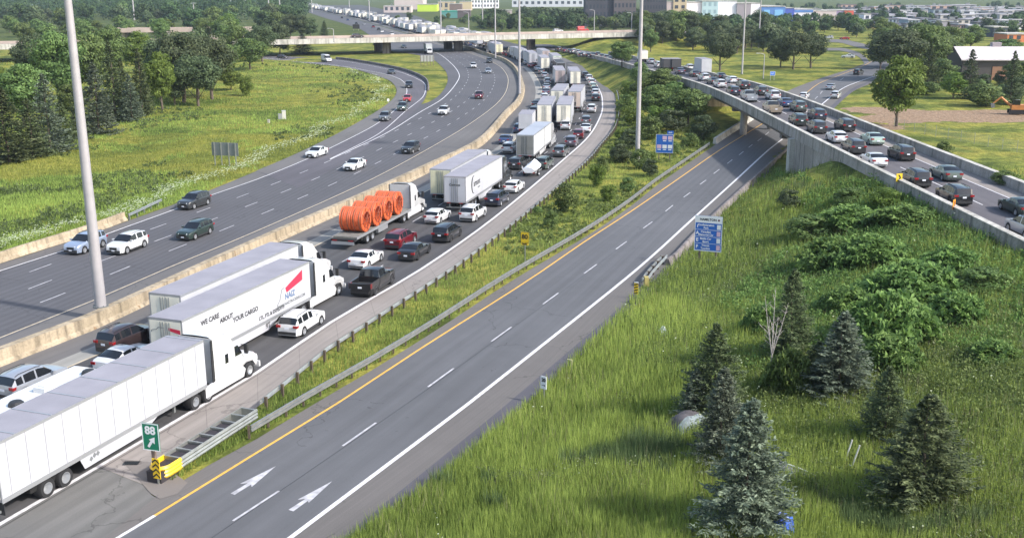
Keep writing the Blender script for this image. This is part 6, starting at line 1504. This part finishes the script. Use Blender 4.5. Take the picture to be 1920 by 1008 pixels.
mast(526, 38, 2.6, 'right one of two lamp poles above the dark pines by the overpass', H=34, wtop=.7)
mast(585, 24, 2.0, 'distant lamp pole at the left edge of the far motorway', H=34, wtop=.7)
mast(693, 40, 2.2, 'distant lamp pole in the middle of the jammed motorway', H=34, wtop=.7)
mast(655, 14, 1.6, 'faint far lamp pole above the truck queue', H=30, wtop=.8)
mast(1453, 70, 1.6, 'small lamp pole right of the tree belt', ytop=45, arm=True, wtop=.7)
for x, yb, yt, l in [(879, 66, 24, 'street lamp on the overpass above the middle pier'), (1114, 58, 20, 'street lamp on the overpass in front of the dark apartment block'), (1184, 60, 25, 'street lamp at the right end of the overpass'), (626, 79, 55, 'short street lamp on the left end of the overpass')]:
    mast(x, yb, 2.0, l, z=5.5, ytop=yt, arm=True, wtop=.6)
mast(1431, 148, 2.0, 'short goose-neck lamp in the grass beyond the ramp', ytop=102, arm=True, wtop=.7)

# ---------------------------------------------------------------- signs
S_green = mat('green sign sheet', (0.0,0.17,0.09), 0.5); S_white = mat('white sign sheet', (0.72,0.73,0.74), 0.5); S_yel = mat('yellow sign sheet', (0.78,0.52,0.02), 0.5)
S_blue = mat('blue sign sheet', (0.018,0.12,0.46), 0.5); S_blk = mat('black sign sheet', (0.015,0.015,0.015), 0.5); S_or = mat('orange sign sheet', (0.78,0.27,0.02), 0.5); S_back = mat('bare aluminium sign back', (0.20,0.22,0.23), 0.5, 0.3, var=.1)
S_pink = mat('pink logo', (0.62,0.42,0.52), 0.5)
M_postw = mat('brown sign post', (0.16,0.12,0.10), 0.9)
FR = Matrix.Rotation(math.pi/2, 4, 'X')
def sgn(P, yaw, w_, h_, z0, face, label, border=None, posts=(0,), pr=.05, pm=None, cat='sign', name='road_sign', group=None, back=False):
    o = empty(name, P, yaw, label, cat, group)
    MB().box(-w_/2, -.02, z0, w_/2, .02, z0+h_).build('panel', face, o)
    if border is not None:
        b = .045 if h_ > 1 else .025; B = MB()
        for (xa, za, xb, zb) in ((-w_/2, z0, w_/2, z0+b), (-w_/2, z0+h_-b, w_/2, z0+h_), (-w_/2, z0+b, -w_/2+b, z0+h_-b), (w_/2-b, z0+b, w_/2, z0+h_-b)): B.box(xa, -.03, za, xb, -.021, zb)
        B.build('border', border, o)
    for x in posts: MB().box(x-pr, .025, -.4, x+pr, .025+2*pr, z0+h_*(.95 if not back else 1.0)).build('post', pm or M_steel, o)
    return o
def tx(o, s, size, x, z, m, bold=0.0, sx=1.0, y=-.03): return lettering(s, size, m, o, Matrix.Translation((x, y, z)) @ FR, bold=bold, sx=sx)
def hR(P, path=None): return head(path or PATHS['R'], P)-math.pi/2
P = U(291, 902); o = sgn(P, hR(P)+.1, 1.0, 1.5, 1.75, S_green, 'green exit 88 sign with white arrow at the gore nose', S_white, (0,), .09, M_postw)
tx(o, '88', .62, 0, 2.85, S_white, .02)
ar = MB().add([(-.24, -.03, 1.98), (-.12, -.03, 1.90), (.10, -.03, 2.22), (.22, -.03, 2.13), (.24, -.03, 2.52), (-.12, -.03, 2.36), (-.02, -.03, 2.30)], [(0, 1, 2, 3, 4, 5, 6)]); ar.build('arrow', S_white, o)
P2 = U(296, 908); o = sgn(P2, hR(P2), .46, 1.1, .35, S_yel, 'yellow and black chevron marker in front of the crash cushion', None, (0,), .04, cat='hazard marker', name='hazard_marker')
for k in range(4):
    z = .42+k*.27; c = MB()
    for s in (1, -1): c.add([(0, -.024, z+.13), (s*.23, -.024, z-.06), (s*.23, -.024, z+.05), (0, -.024, z+.24)], [(0, 1, 2, 3)])
    c.build('chevron', S_blk, o)
P = U(984, 493); o = sgn(P, hR(P, YL), .80, 1.0, 1.95, S_yel, 'yellow advisory 80 sign in the grass strip', S_blk, (0,), .04, M_steel); tx(o, '80', .60, 0, 2.5, S_blk, .02)
MB().box(-.36, -.02, 1.72, .36, .02, 1.94).build('tab', S_yel, o); tx(o, 'km/h', .22, 0, 1.83, S_blk, .015)
P = U(1303, 497); P.z = gz(P.x, P.y); o = sgn(P+Vector((1.1, 0, 0)), hR(P, WL), 2.5, 3.3, 1.1, S_blue, 'large blue tourism sign with white heading and place names beside the exit ramp', S_white, (-.75, .75), .09, M_postw)
MB().box(-1.2, -.028, 3.75, 1.2, -.022, 4.36).build('heading_panel', S_white, o); tx(o, 'HAMILTON', .30, -.05, 4.06, S_blk, .01)
MB().lathe([(0, -.001), (.1, 0)], 'y', (.93, -.032, 4.06), 10).build('emblem', mat('dark emblem', (0.12,0.02,0.04)), o)
for k, (ic, a, b_) in enumerate([('i', 'Confederation', 'Park'), ('A', 'Canadian', 'Memorial Ctr'), ('E', 'Battle Car', 'Sport'), ('F', 'Transit', 'Tourism')]):
    z = 3.42-k*.64; tx(o, ic, .42, -1.0, z, S_white, .015); tx(o, a, .25, -.22, z+.13, S_white, .008); tx(o, b_, .25, -.22, z-.14, S_white, .008)
    MB().box(-1.2, -.028, z-.33, 1.2, -.022, z-.30).build('rule', S_white, o); MB().box(.78, -.028, z-.22, 1.12, -.022, z+.22).build('pictogram', S_pink if k % 2 else S_white, o)
P = U(1245, 300); o = sgn(P, hR(P, YL)+.1, 2.55, 2.75, 1.05, S_blue, 'blue service sign with five white and pink logo squares beside the bushes', S_white, (-.8, .8), .07, M_postw)
MB().box(.35, -.02, 3.82, 1.3, .02, 4.35).build('tab', S_blue, o); tx(o, 'EXIT', .26, .82, 4.08, S_white, .01)
for x, z, m_ in [(.0, 3.3, S_pink), (.82, 3.3, S_pink), (-.78, 2.0, S_pink), (.02, 2.0, S_white), (.82, 2.0, S_white)]:
    MB().box(x-.32, -.028, z-.27, x+.32, -.022, z+.27).build('logo_square', m_, o); MB().box(x-.24, -.028, z-.52, x+.24, -.022, z-.38).build('caption_bar', S_white, o)
P = U(1019, 757); P.z = gz(P.x, P.y); o = sgn(P, hR(P, WL)-.25, .42, .82, 1.0, S_white, 'small white sign with black figures at the ramp edge in the grass', None, (0,), .035, M_steel); tx(o, '20', .30, .02, 1.58, S_blk, .015)
MB().box(-.12, -.026, 1.22, .06, -.022, 1.26).lathe([(0, -.002), (.05, 0)], 'y', (.09, -.026, 1.24), 8).build('arrow', S_blk, o)
P = U(1192, 560); P.z = gz(P.x, P.y); o = sgn(P, hR(P, WL), .34, .95, .45, S_yel, 'yellow and black striped hazard marker by the steel guardrail end', None, (0,), .035, cat='hazard marker', name='hazard_marker')
for k in range(4): MB().add([(-.17, -.024, .46+k*.24), (.17, -.024, .56+k*.24), (.17, -.024, .66+k*.24), (-.17, -.024, .56+k*.24)], [(0, 1, 2, 3)]).build('stripe', S_blk, o)
MB().box(-.15, -.02, 1.41, .2, .02, 1.5).build('cap', S_white, o)
for x, yb, l, m_, yw in [(1667, 342, 'yellow chevron sign on the parapet of the elevated ramp, left one of two', S_yel, .15), (1768, 393, 'orange chevron sign on the parapet of the elevated ramp, right one of two', S_or, .9)]:
    P = U(x, yb, 6.3); P.x = 37.75; P.z = 5.0; o = sgn(P, yw, .62, .82, 1.35, m_, l, None, (0,), .035, M_steel, cat='chevron sign', name='chevron_sign')
    MB().add([(-.15, -.026, 1.47), (.02, -.026, 1.47), (.2, -.026, 1.76), (.02, -.026, 2.05), (-.15, -.026, 2.05), (.02, -.026, 1.76)], [(0, 1, 2, 3, 4, 5)]).build('chevron', S_blk, o)
P = U(424, 310); P.z = gz(P.x, P.y); hL = head(PATHS['L'], P)-math.pi/2; o = sgn(P, hL, 4.3, 1.9, 1.5, S_back, 'grey back of a wide road sign standing in the left field on four posts', None, (-1.7, -.6, .6, 1.7), .06, M_steel, back=True)
P = U(801, 123); P.z = 0; o = sgn(P, head(PATHS['L'], P)-math.pi/2, 4.6, 2.0, 1.3, mat('pale sign back', (0.42,0.43,0.42), .5), 'pale sign back on five posts in the grass island by the entrance ramp', None, (-2.1, -1.05, 0, 1.05, 2.1), .08, M_postw, back=True)
P = U(668, 58); o = sgn(P, .2, 4.2, 2.6, 1.2, S_blk, 'small black sign beyond the overpass beside the left carriageway', None, (-1.5, 1.5), .08, M_steel)
P = U(1448, 150); o = sgn(P, .35, 1.6, 1.1, 1.2, S_blue, 'tiny blue sign in the grass beyond the elevated ramp', S_white, (-.6, .6), .05); tx(o, 'EXIT', .45, 0, 1.75, S_white)
P = U(728, 193); o = sgn(P, .6, .5, .55, .35, S_white, 'little white marker plate at the entrance ramp curve', None, (0,), .03, cat='marker')
# ---------------------------------------------------------------- things lying about
P = UG(531, 224); o = empty('utility_cabinet', P, .3, 'grey twin utility cabinet alone in the left field', 'utility cabinet')
MB().box(-.2, -.35, 0, .55, .35, 1.65).build('cabinet', mat('pale cabinet', (0.50,0.49,0.44), .5), o); MB().box(-.95, -.3, 0, -.25, .3, 1.1).build('cabinet', mat('grey cabinet', (0.25,0.26,0.26), .5), o); MB().box(-.22, -.38, 1.65, .58, .38, 1.72).build('lid', M_lum, o)
P = UG(504, 232); tag(MB().box(P.x-.2, P.y-.2, P.z, P.x+.2, P.y+.2, P.z+.6).box(P.x-.25, P.y-.25, P.z+.6, P.x+.25, P.y+.25, P.z+.68).build('marker_post', M_concl), 'small pale marker post left of the utility cabinet', 'marker')
P = UG(1072, 706); o = empty('thin_post', P, 0, 'thin yellowish post with a short arm at the edge of the tall grass', 'post'); MB().cyl((0, 0, -.2), (0, 0, 1.0), .03, .03, 8).build('post', mat('pale yellow tube', (0.55,0.52,0.28)), o); MB().cyl((0, 0, .98), (-.3, .1, 1.02), .025, .025, 8).build('arm', mat('pale yellow tube', (0.55,0.52,0.28)), o)
def tent(P, yaw, w_, d_, h_, m1, m2, label, name='tent'):
    o = empty(name, P, yaw, label, 'tent'); nx_, ny_ = 14, 10; vs = []
    for j in range(ny_+1):
        for i in range(nx_+1):
            u = i/nx_*2-1; v = j/ny_*2-1; z = h_*max(0, (1-abs(u)**2.6))**.6*max(0, 1-abs(v)**2.4)**.6+.05*math.sin(u*9+v*4)*(1-u*u)
            vs.append((u*w_/2, v*d_/2, z))
    fs = [(j*(nx_+1)+i, j*(nx_+1)+i+1, (j+1)*(nx_+1)+i+1, (j+1)*(nx_+1)+i) for j in range(ny_) for i in range(nx_)]
    a = MB().add(vs, [f for f in fs if vs[f[0]][1] > -d_*.22]); a.build('canopy', m1, o, smooth=True, sharp=60)
    b = MB().add(vs, [f for f in fs if vs[f[0]][1] <= -d_*.22]); b.build('front_panel', m2, o, smooth=True, sharp=60); return o
tent(UG(1290, 812), .5, 2.3, 1.7, 1.0, mat('brown grey canvas', (0.10,0.09,0.095), .8, var=.35, scale=3), mat('pale blue plastic sheet', (0.19,0.23,0.245), .7, var=.4, scale=5), 'grey and pale blue dome tent half hidden by the spruce')
P = UG(1500, 920); o = empty('tent', P, -.45, 'lilac and purple collapsed tent to the right of the biggest spruce', 'tent')
MB().add([(-1.2, -.5, .05), (1.1, -.6, .0), (1.0, .1, .32), (-1.1, .25, .75), (-1.2, .9, .1), (.9, .7, .05)], [(0, 1, 2, 3), (3, 2, 5, 4)]).build('canopy', mat('lilac tent cloth', (0.30,0.28,0.38), .6, var=.3, scale=3), o)
MB().add([(-1.15, -.56, .0), (1.2, -.68, -.05), (1.12, -.61, .2), (-1.15, -.51, .22)], [(0, 1, 2, 3)]).build('front_panel', mat('purple tent cloth', (0.12,0.03,0.22), .6), o)
MB().tube([(-1.1, .25, .78), (-.1, .2, .62), (1.02, .1, .35)], .035, 6).build('ridge_tube', S_white, o)
def heap(P, w_, h_, m, label, name, cat, seed=1, n_=16):
    g = random.Random(seed); o = empty(name, P, g.uniform(0, 6), label, cat); mb = MB()
    k = 12
    vs = [(w_/2*(1-j/6)*math.cos(2*math.pi*i/k)*g.uniform(.75, 1.2), w_/2*(1-j/6)*math.sin(2*math.pi*i/k)*g.uniform(.75, 1.2), h_*(1-(1-j/6)**2)*g.uniform(.75, 1.15)) for j in range(6) for i in range(k)]+[(0, 0, h_)]
    fs = [(j*k+i, j*k+(i+1) % k, (j+1)*k+(i+1) % k, (j+1)*k+i) for j in range(5) for i in range(k)]+[(5*k+i, 5*k+(i+1) % k, 6*k) for i in range(k)]
    mb.add(vs, fs).build('sheet', m, o); return o
heap(UG(1243, 634), .85, .62, mat('silver plastic bag', (0.50,0.54,0.60), .35, var=.4, scale=9), 'crumpled silver-white rubbish bag in the open grass', 'rubbish_bag', 'rubbish', 3)
o = heap(UG(1230, 622), .5, .2, mat('dark litter', (0.08,0.08,0.09), .6), 'small dark litter beside the silver rubbish bag', 'litter', 'rubbish', 4)
heap(UG(1464, 1022), 1.5, 1.0, mat('bright blue tarpaulin', (0.05,0.13,0.55), .4, var=.5, scale=6), 'bright blue tarpaulin heap at the bottom edge under the biggest spruce', 'tarpaulin', 'tarpaulin', 5)
heap(UG(1495, 975), 1.1, .3, mat('grey sheet', (0.20,0.22,0.20), .7), 'flat grey sheet in the grass right of the blue tarpaulin', 'tarpaulin', 'tarpaulin', 6)
P = UG(1569, 958); o = empty('old_tyre', P, 0, 'dark old tyre lying in the grass between the lilac tent and the dark spruce', 'tyre'); MB().lathe([(.18, 0), (.34, .02), (.34, .2), (.18, .22)], 'z', (0, 0, 0), 14, closed=True).build('tyre', M_rub, o)
P = UG(1484, 972); o = empty('tent_pole', P, 0, 'thin pale stick standing beside the blue tarpaulin', 'pole'); MB().cyl((0, 0, -.1), (0, 0, .85), .02, .02, 6).build('stick', mat('pale yellow tube', (0.55,0.52,0.28)), o)
P = UG(1590, 872); o = empty('metal_frame', P, 0, 'white U-shaped metal frame leaning in the grass between the spruces', 'metal frame')
Mw_ = mat('white tube', (0.60,0.60,0.55), .5); Q1, Q2 = UG(1583, 892), UG(1598, 898)
def up(px, py, Q): d = ray(px, py); t = Q.y/d.y; return Vector((d.x*t, Q.y, CAM_H+d.z*t))
for a, b_ in ((up(1583, 867, Q1), up(1598, 824, Q1)), (up(1583, 867, Q1), up(1598, 873, Q2)), (up(1598, 873, Q2), up(1612, 834, Q2))): MB().cyl(a-P, b_-P, .04, .04, 8).build('tube', Mw_, o)
# chain-link fence on the lawn beyond the ramp
fp = resample(UP([(1676,240),(1760,258),(1840,273),(1935,291)]), step=3.0); o = empty('chain_link_fence', fp[0], 0, 'low pale chain-link fence across the lawn beyond the ramp', 'fence')
for p in fp[:60]: MB().cyl(p-fp[0], p-fp[0]+Vector((0,0,1.9)), .035, .035, 6).build('post', M_steel, o)
wm = MB()
for z in np.arange(.1, 1.9, .12): wm.tube([p-fp[0]+Vector((0,0,z)) for p in fp], .006, 3)
wm.build('wire_mesh', M_steel, o)
# orange digger at the right edge
P = U(1906, 214); o = empty('digger', P, R(165), 'orange digger with folded arm on the bare earth at the right edge', 'digger')
Mo = mat('orange machine paint', (0.55,0.22,0.06), .5, var=.2, scale=2)
MB().box(-1.6, -1.3, .1, 1.6, -.7, .9).build('track', M_rub, o); MB().box(-1.6, .7, .1, 1.6, 1.3, .9).build('track', M_rub, o)
MB().box(-1.7, -1.1, .95, 1.2, 1.1, 1.9).build('body', Mo, o); MB().box(-.3, .2, 1.9, 1.2, 1.1, 2.9).build('cab', M_glass, o)
MB().cyl((1.1, 0, 1.5), (3.2, 0, 3.3), .24, .2, 8).cyl((3.2, 0, 3.3), (4.6, 0, 2.0), .2, .14, 8).build('arm', Mo, o); MB().prism([(4.4, 2.1), (5.0, 1.9), (4.8, 1.1), (4.2, 1.3)], -.4, .4).build('bucket', M_steeld, o)
# ---------------------------------------------------------------- buildings
def bmat(nm, c): return mat(nm, c, .8, var=.1, scale=.1, coord='World')
M_win = mat('window pane', (0.05,0.06,0.08), .15, spec=.8)
def bld(x0, x1, yt, yb, m, label, depth=22, rows=0, cols=0, roofm=None, name='building', wm=None, bands=None, wfrac=.5):
    A, B = U(x0, yb), U(x1, yb); Y = (A.y+B.y)/2; A.y = B.y = Y; wd = B.x-A.x; H = ztop(A, yt, (x0+x1)/2)
    o = empty(name, ((A.x+B.x)/2, Y, 0), 0, label, 'building'); h = wd/2
    MB().box(-h, 0, -1, h, depth, H).build('wall', m, o); MB().box(-h-.3, -.3, H, h+.3, depth+.3, H+.5).build('roof', roofm or M_concl, o)
    gu = random.Random(int(x0*7+yb))
    for k in range(gu.randint(0, 2) if wd > 12 else 0):
        ux = gu.uniform(-h*.7, h*.7); us = gu.uniform(1.2, 3); MB().box(ux, depth*.3, H+.5, ux+us, depth*.3+us, H+1.6+gu.random()).build('roof_unit', M_steeld, o)
    if rows:
        ww = wd/cols*wfrac; hh = H/rows*.5; me = MB().box(-ww/2, -.12, -hh/2, ww/2, .02, hh/2).mesh('window', wm or M_win)
        for r in range(rows):
            for c in range(cols): link(me, o, 'window', (-h+wd*(c+.5)/cols, 0, H*(r+.62)/rows))
    for (bx0, bx1, bz0, bz1, bm) in (bands or []): MB().box(-h+wd*bx0, -.25, H*bz0, -h+wd*bx1, .02, H*bz1).build('panel', bm, o)
    return o
dk = bmat('dark brick', (0.055,0.055,0.07)); tn = bmat('taupe brick', (0.11,0.095,0.10)); cr = bmat('cream render', (0.55,0.44,0.28)); wh = bmat('white cladding', (0.86,0.82,0.85)); bl = bmat('blue cladding', (0.10,0.22,0.50)); gy = bmat('mauve grey cladding', (0.32,0.28,0.30)); pk = bmat('pale pink wall', (0.55,0.46,0.44))
bld(1097,1150,-22,50,dk,'dark apartment block with bluish windows, leftmost of the tall blocks',20,5,8); bld(1150,1192,-26,50,tn,'taupe apartment block in the middle of the tall blocks',24,5,6)
bld(1206,1249,-18,48,dk,'dark apartment block right of the tall lamp pole',20,5,8)
bld(1249,1263,4,46,pk,'narrow pinkish building between the dark block and the cream tower',20); bld(1261,1286,-4,46,cr,'cream tower building with a column of small windows',22,4,2)
bld(1286,1315,5,44,wh,'white warehouse immediately right of the cream tower',30)
bld(1315,1345,3,44,mat('teal white cladding', (0.45,0.60,0.62), .6),'white and teal storage building with framed window panel',30,3,3,None,'building',mat('teal pane',(0.30,0.42,0.46),.3))
bld(1345,1380,3,43,wh,'wide white warehouse right of the teal one',40); bld(1380,1407,7,43,gy,'mauve-grey warehouse section behind the lamp pole',40); bld(1406,1425,7,42,wh,'narrow white warehouse beside the blue store',40)
bld(1426,1472,13,42,bl,'bright blue big-box store, nearer part',50,0,0,None,'building',None,[(.1,.35,.2,.8,mat('light blue panel',(0.20,0.45,0.70))),(.55,.9,.2,.8,mat('light blue panel',(0.20,0.45,0.70)))])
bld(1471,1488,16,41,mat('deep blue wall',(0.06,0.10,0.40)),'deep blue store front right of the bright blue one',40); bld(1488,1524,18,40,wh,'white low shop with blue stripe along its top',40,0,0,None,'building',None,[(0,1,.75,.95,bl)])
bld(1524,1568,21,39,pk,'pale pink long shop between the striped and the mauve shops',40); bld(1567,1583,20,38,bmat('mauve wall',(0.30,0.24,0.36)),'mauve shop left of the red one',30); bld(1582,1600,20,38,bmat('red wall',(0.60,0.10,0.06)),'red-fronted shop right of the mauve one',30)
bld(1619,1632,28,42,wh,'tiny white shop with dark doorway right of the red one',12,1,1)
bld(740,793,-4,18,pk,'long pale pink flat-roofed warehouse beyond the motorway',60); bld(783,819,9,22,bmat('lime wall',(0.50,0.66,0.05)),'lime green building beyond the motorway',30); bld(720,770,12,24,pk,'low pale shop left of the lime green building',25,1,5)
bld(822,852,4,20,cr,'beige building left of the brown one beyond the motorway',30,1,3); bld(843,866,8,22,bmat('brown wall',(0.18,0.13,0.11)),'brown building behind the green-roofed shop',20); bld(862,884,4,20,cr,'beige building right of the brown one',30)
bld(828,861,22,34,bmat('teal wall',(0.10,0.28,0.26)),'low shop with teal green roof beyond the motorway',16,0,0,bmat('teal roof',(0.05,0.40,0.28)))
bld(858,882,20,36,bmat('dark brown wall',(0.10,0.08,0.08)),'dark brown square building with pale flat roof',16,0,0,pk); bld(884,935,-8,16,wh,'pale high-rise strip above the trees beyond the motorway',30,3,9)
bld(935,960,20,36,pk,'small pale house between the trees right of the motorway',12)
bld(960,1095,-20,12,bmat('hazy white tower',(0.55,0.56,0.60)),'hazy white tower row behind the trees left of the dark apartment block',30,3,12)
gb = random.Random(3)
cols_ = [('pale',(0.50,0.46,0.44)),('grey',(0.26,0.26,0.29)),('white',(0.68,0.66,0.68)),('slate',(0.14,0.15,0.18)),('peach',(0.52,0.34,0.27)),('bluish',(0.28,0.34,0.40))]
for i in range(78):
    x = 1590+330*(i+.5)/78*1.02; row = i % 5; yb = (20, 28, 36, 45, 54)[row]+gb.uniform(-2, 2); c = gb.choice(cols_); wp = (gb.uniform(26, 75) if row < 3 else gb.uniform(16, 40))
    bld(x-wp/2, x+wp/2, yb-gb.uniform(6, 10), yb, bmat(c[0]+' house wall', c[1]), '%s low building in the suburb at the upper right, %s from the left' % (c[0], ORDN[i]), gb.uniform(8, 20), 1, 3, bmat(gb.choice(['light','dark'])+' flat roof', (0.45,0.43,0.46) if gb.random() < .6 else (0.12,0.12,0.14)))
bld(1887,1932,65,79,bmat('orange wall',(0.62,0.20,0.08)),'orange building at the right edge',14,1,3); bld(1862,1888,52,70,bmat('dark slate wall',(0.06,0.07,0.09)),'dark gabled building left of the orange one',12); bld(1764,1778,40,60,bmat('grey silo',(0.30,0.28,0.33)),'pale grey silo-like tower above the trees',8)
bld(432,458,-2,5,wh,'white roof peeping out of the left wood',20); bld(160,172,57,62,cr,'pale small building glimpsed left of the tall pine',8); bld(176,196,88,100,cr,'beige wall glimpsed behind the tall dark spruce',6)
# barn with pale roof
P = U(1865, 150); bn = empty('barn', P, R(-7), 'long barn with pale pinkish white roof and dark walls at the right edge', 'building'); s_ = P.y
L0 = (U(1803,150).x-P.x); L1 = L0+26; He = 5.6
MB().box(L0, 0, 0, L1, 16, He).build('wall', bmat('dark brown cladding',(0.075,0.065,0.065)), bn)
MB().add([(L0-.6, -.8, He-.1), (L1+.6, -.8, He-.1), (L1+.6, 8, He+3.0), (L0-.6, 8, He+3.0), (L0-.6, 17, He-.1), (L1+.6, 17, He-.1), (L0-.6, -.8, He-.35), (L1+.6, -.8, He-.35)], [(0, 1, 2, 3), (3, 2, 5, 4), (6, 7, 1, 0)]).build('roof', mat('pale metal roof', (0.58,0.52,0.52), .5, var=.1, scale=.3), bn)
for x in (L0, L1): MB().add([(x, 0, He-.2), (x, 16, He-.2), (x, 8, He+2.9)], [(0, 1, 2)]).build('gable', bmat('dark brown cladding',(0.075,0.065,0.065)), bn)
MB().cbox(((L0+L1)/2-2, 9, He+3.0), (2.4, 2.4, 2.2)).build('roof_vent', gy, bn)
MB().box(L0+8, -.12, 0, L0+12, -.02, 3.6).build('door', bmat('brown door',(0.30,0.16,0.10)), bn); MB().box(L0+16, -.12, 1.2, L0+17.5, -.02, 2.6).build('window', M_win, bn)

# ---------------------------------------------------------------- escarpment, lake
xs = np.linspace(-2600, 9000, 120); ys = np.linspace(3400, 7500, 16); XX, YY = np.meshgrid(xs, ys)
hz = sstep(YY, 3400, 5200)*(95+28*np.sin(XX*.0016)+16*np.sin(XX*.005+1)+7*np.sin(XX*.017))*sstep(XX, -2600, -1500)
V = np.stack([XX.ravel(), YY.ravel(), hz.ravel()-3], 1); I = np.arange(V.shape[0]).reshape(16, 120); Fq = np.stack([I[:-1, :-1].ravel(), I[:-1, 1:].ravel(), I[1:, 1:].ravel(), I[1:, :-1].ravel()], 1)
m = bmat('wooded escarpment', (0.05,0.085,0.04)); o = bpy.data.objects.new('hills', np_mesh('hills', V, Fq, m)); COL.objects.link(o); tag(o, kind='structure')
lk = MB().add([(-9000, 1750, -.4), (-700, 1750, -.4), (-2700, 6200, -.4), (-9000, 9000, -.4)], [(0, 1, 2, 3)]).build('lake', mat('lake water', (0.10,0.22,0.34), .12, spec=.8), kind='structure')
# ---------------------------------------------------------------- haze
hzo = MB().box(-9500, -250, -4.5, 9500, 8000, 150).build('haze', mat('haze air', (1, 1, 1)), kind='stuff')
hm = bpy.data.materials.new('haze'); hm.use_nodes = True; n = hm.node_tree; n.nodes.remove(n.nodes['Principled BSDF'])
pv = n.nodes.new('ShaderNodeVolumePrincipled'); pv.inputs['Color'].default_value = (0.72, 0.84, 1.0, 1); pv.inputs['Density'].default_value = HAZE; pv.inputs['Anisotropy'].default_value = 0.2
n.links.new(pv.outputs[0], n.nodes['Material Output'].inputs['Volume']); hzo.data.materials.clear(); hzo.data.materials.append(hm)
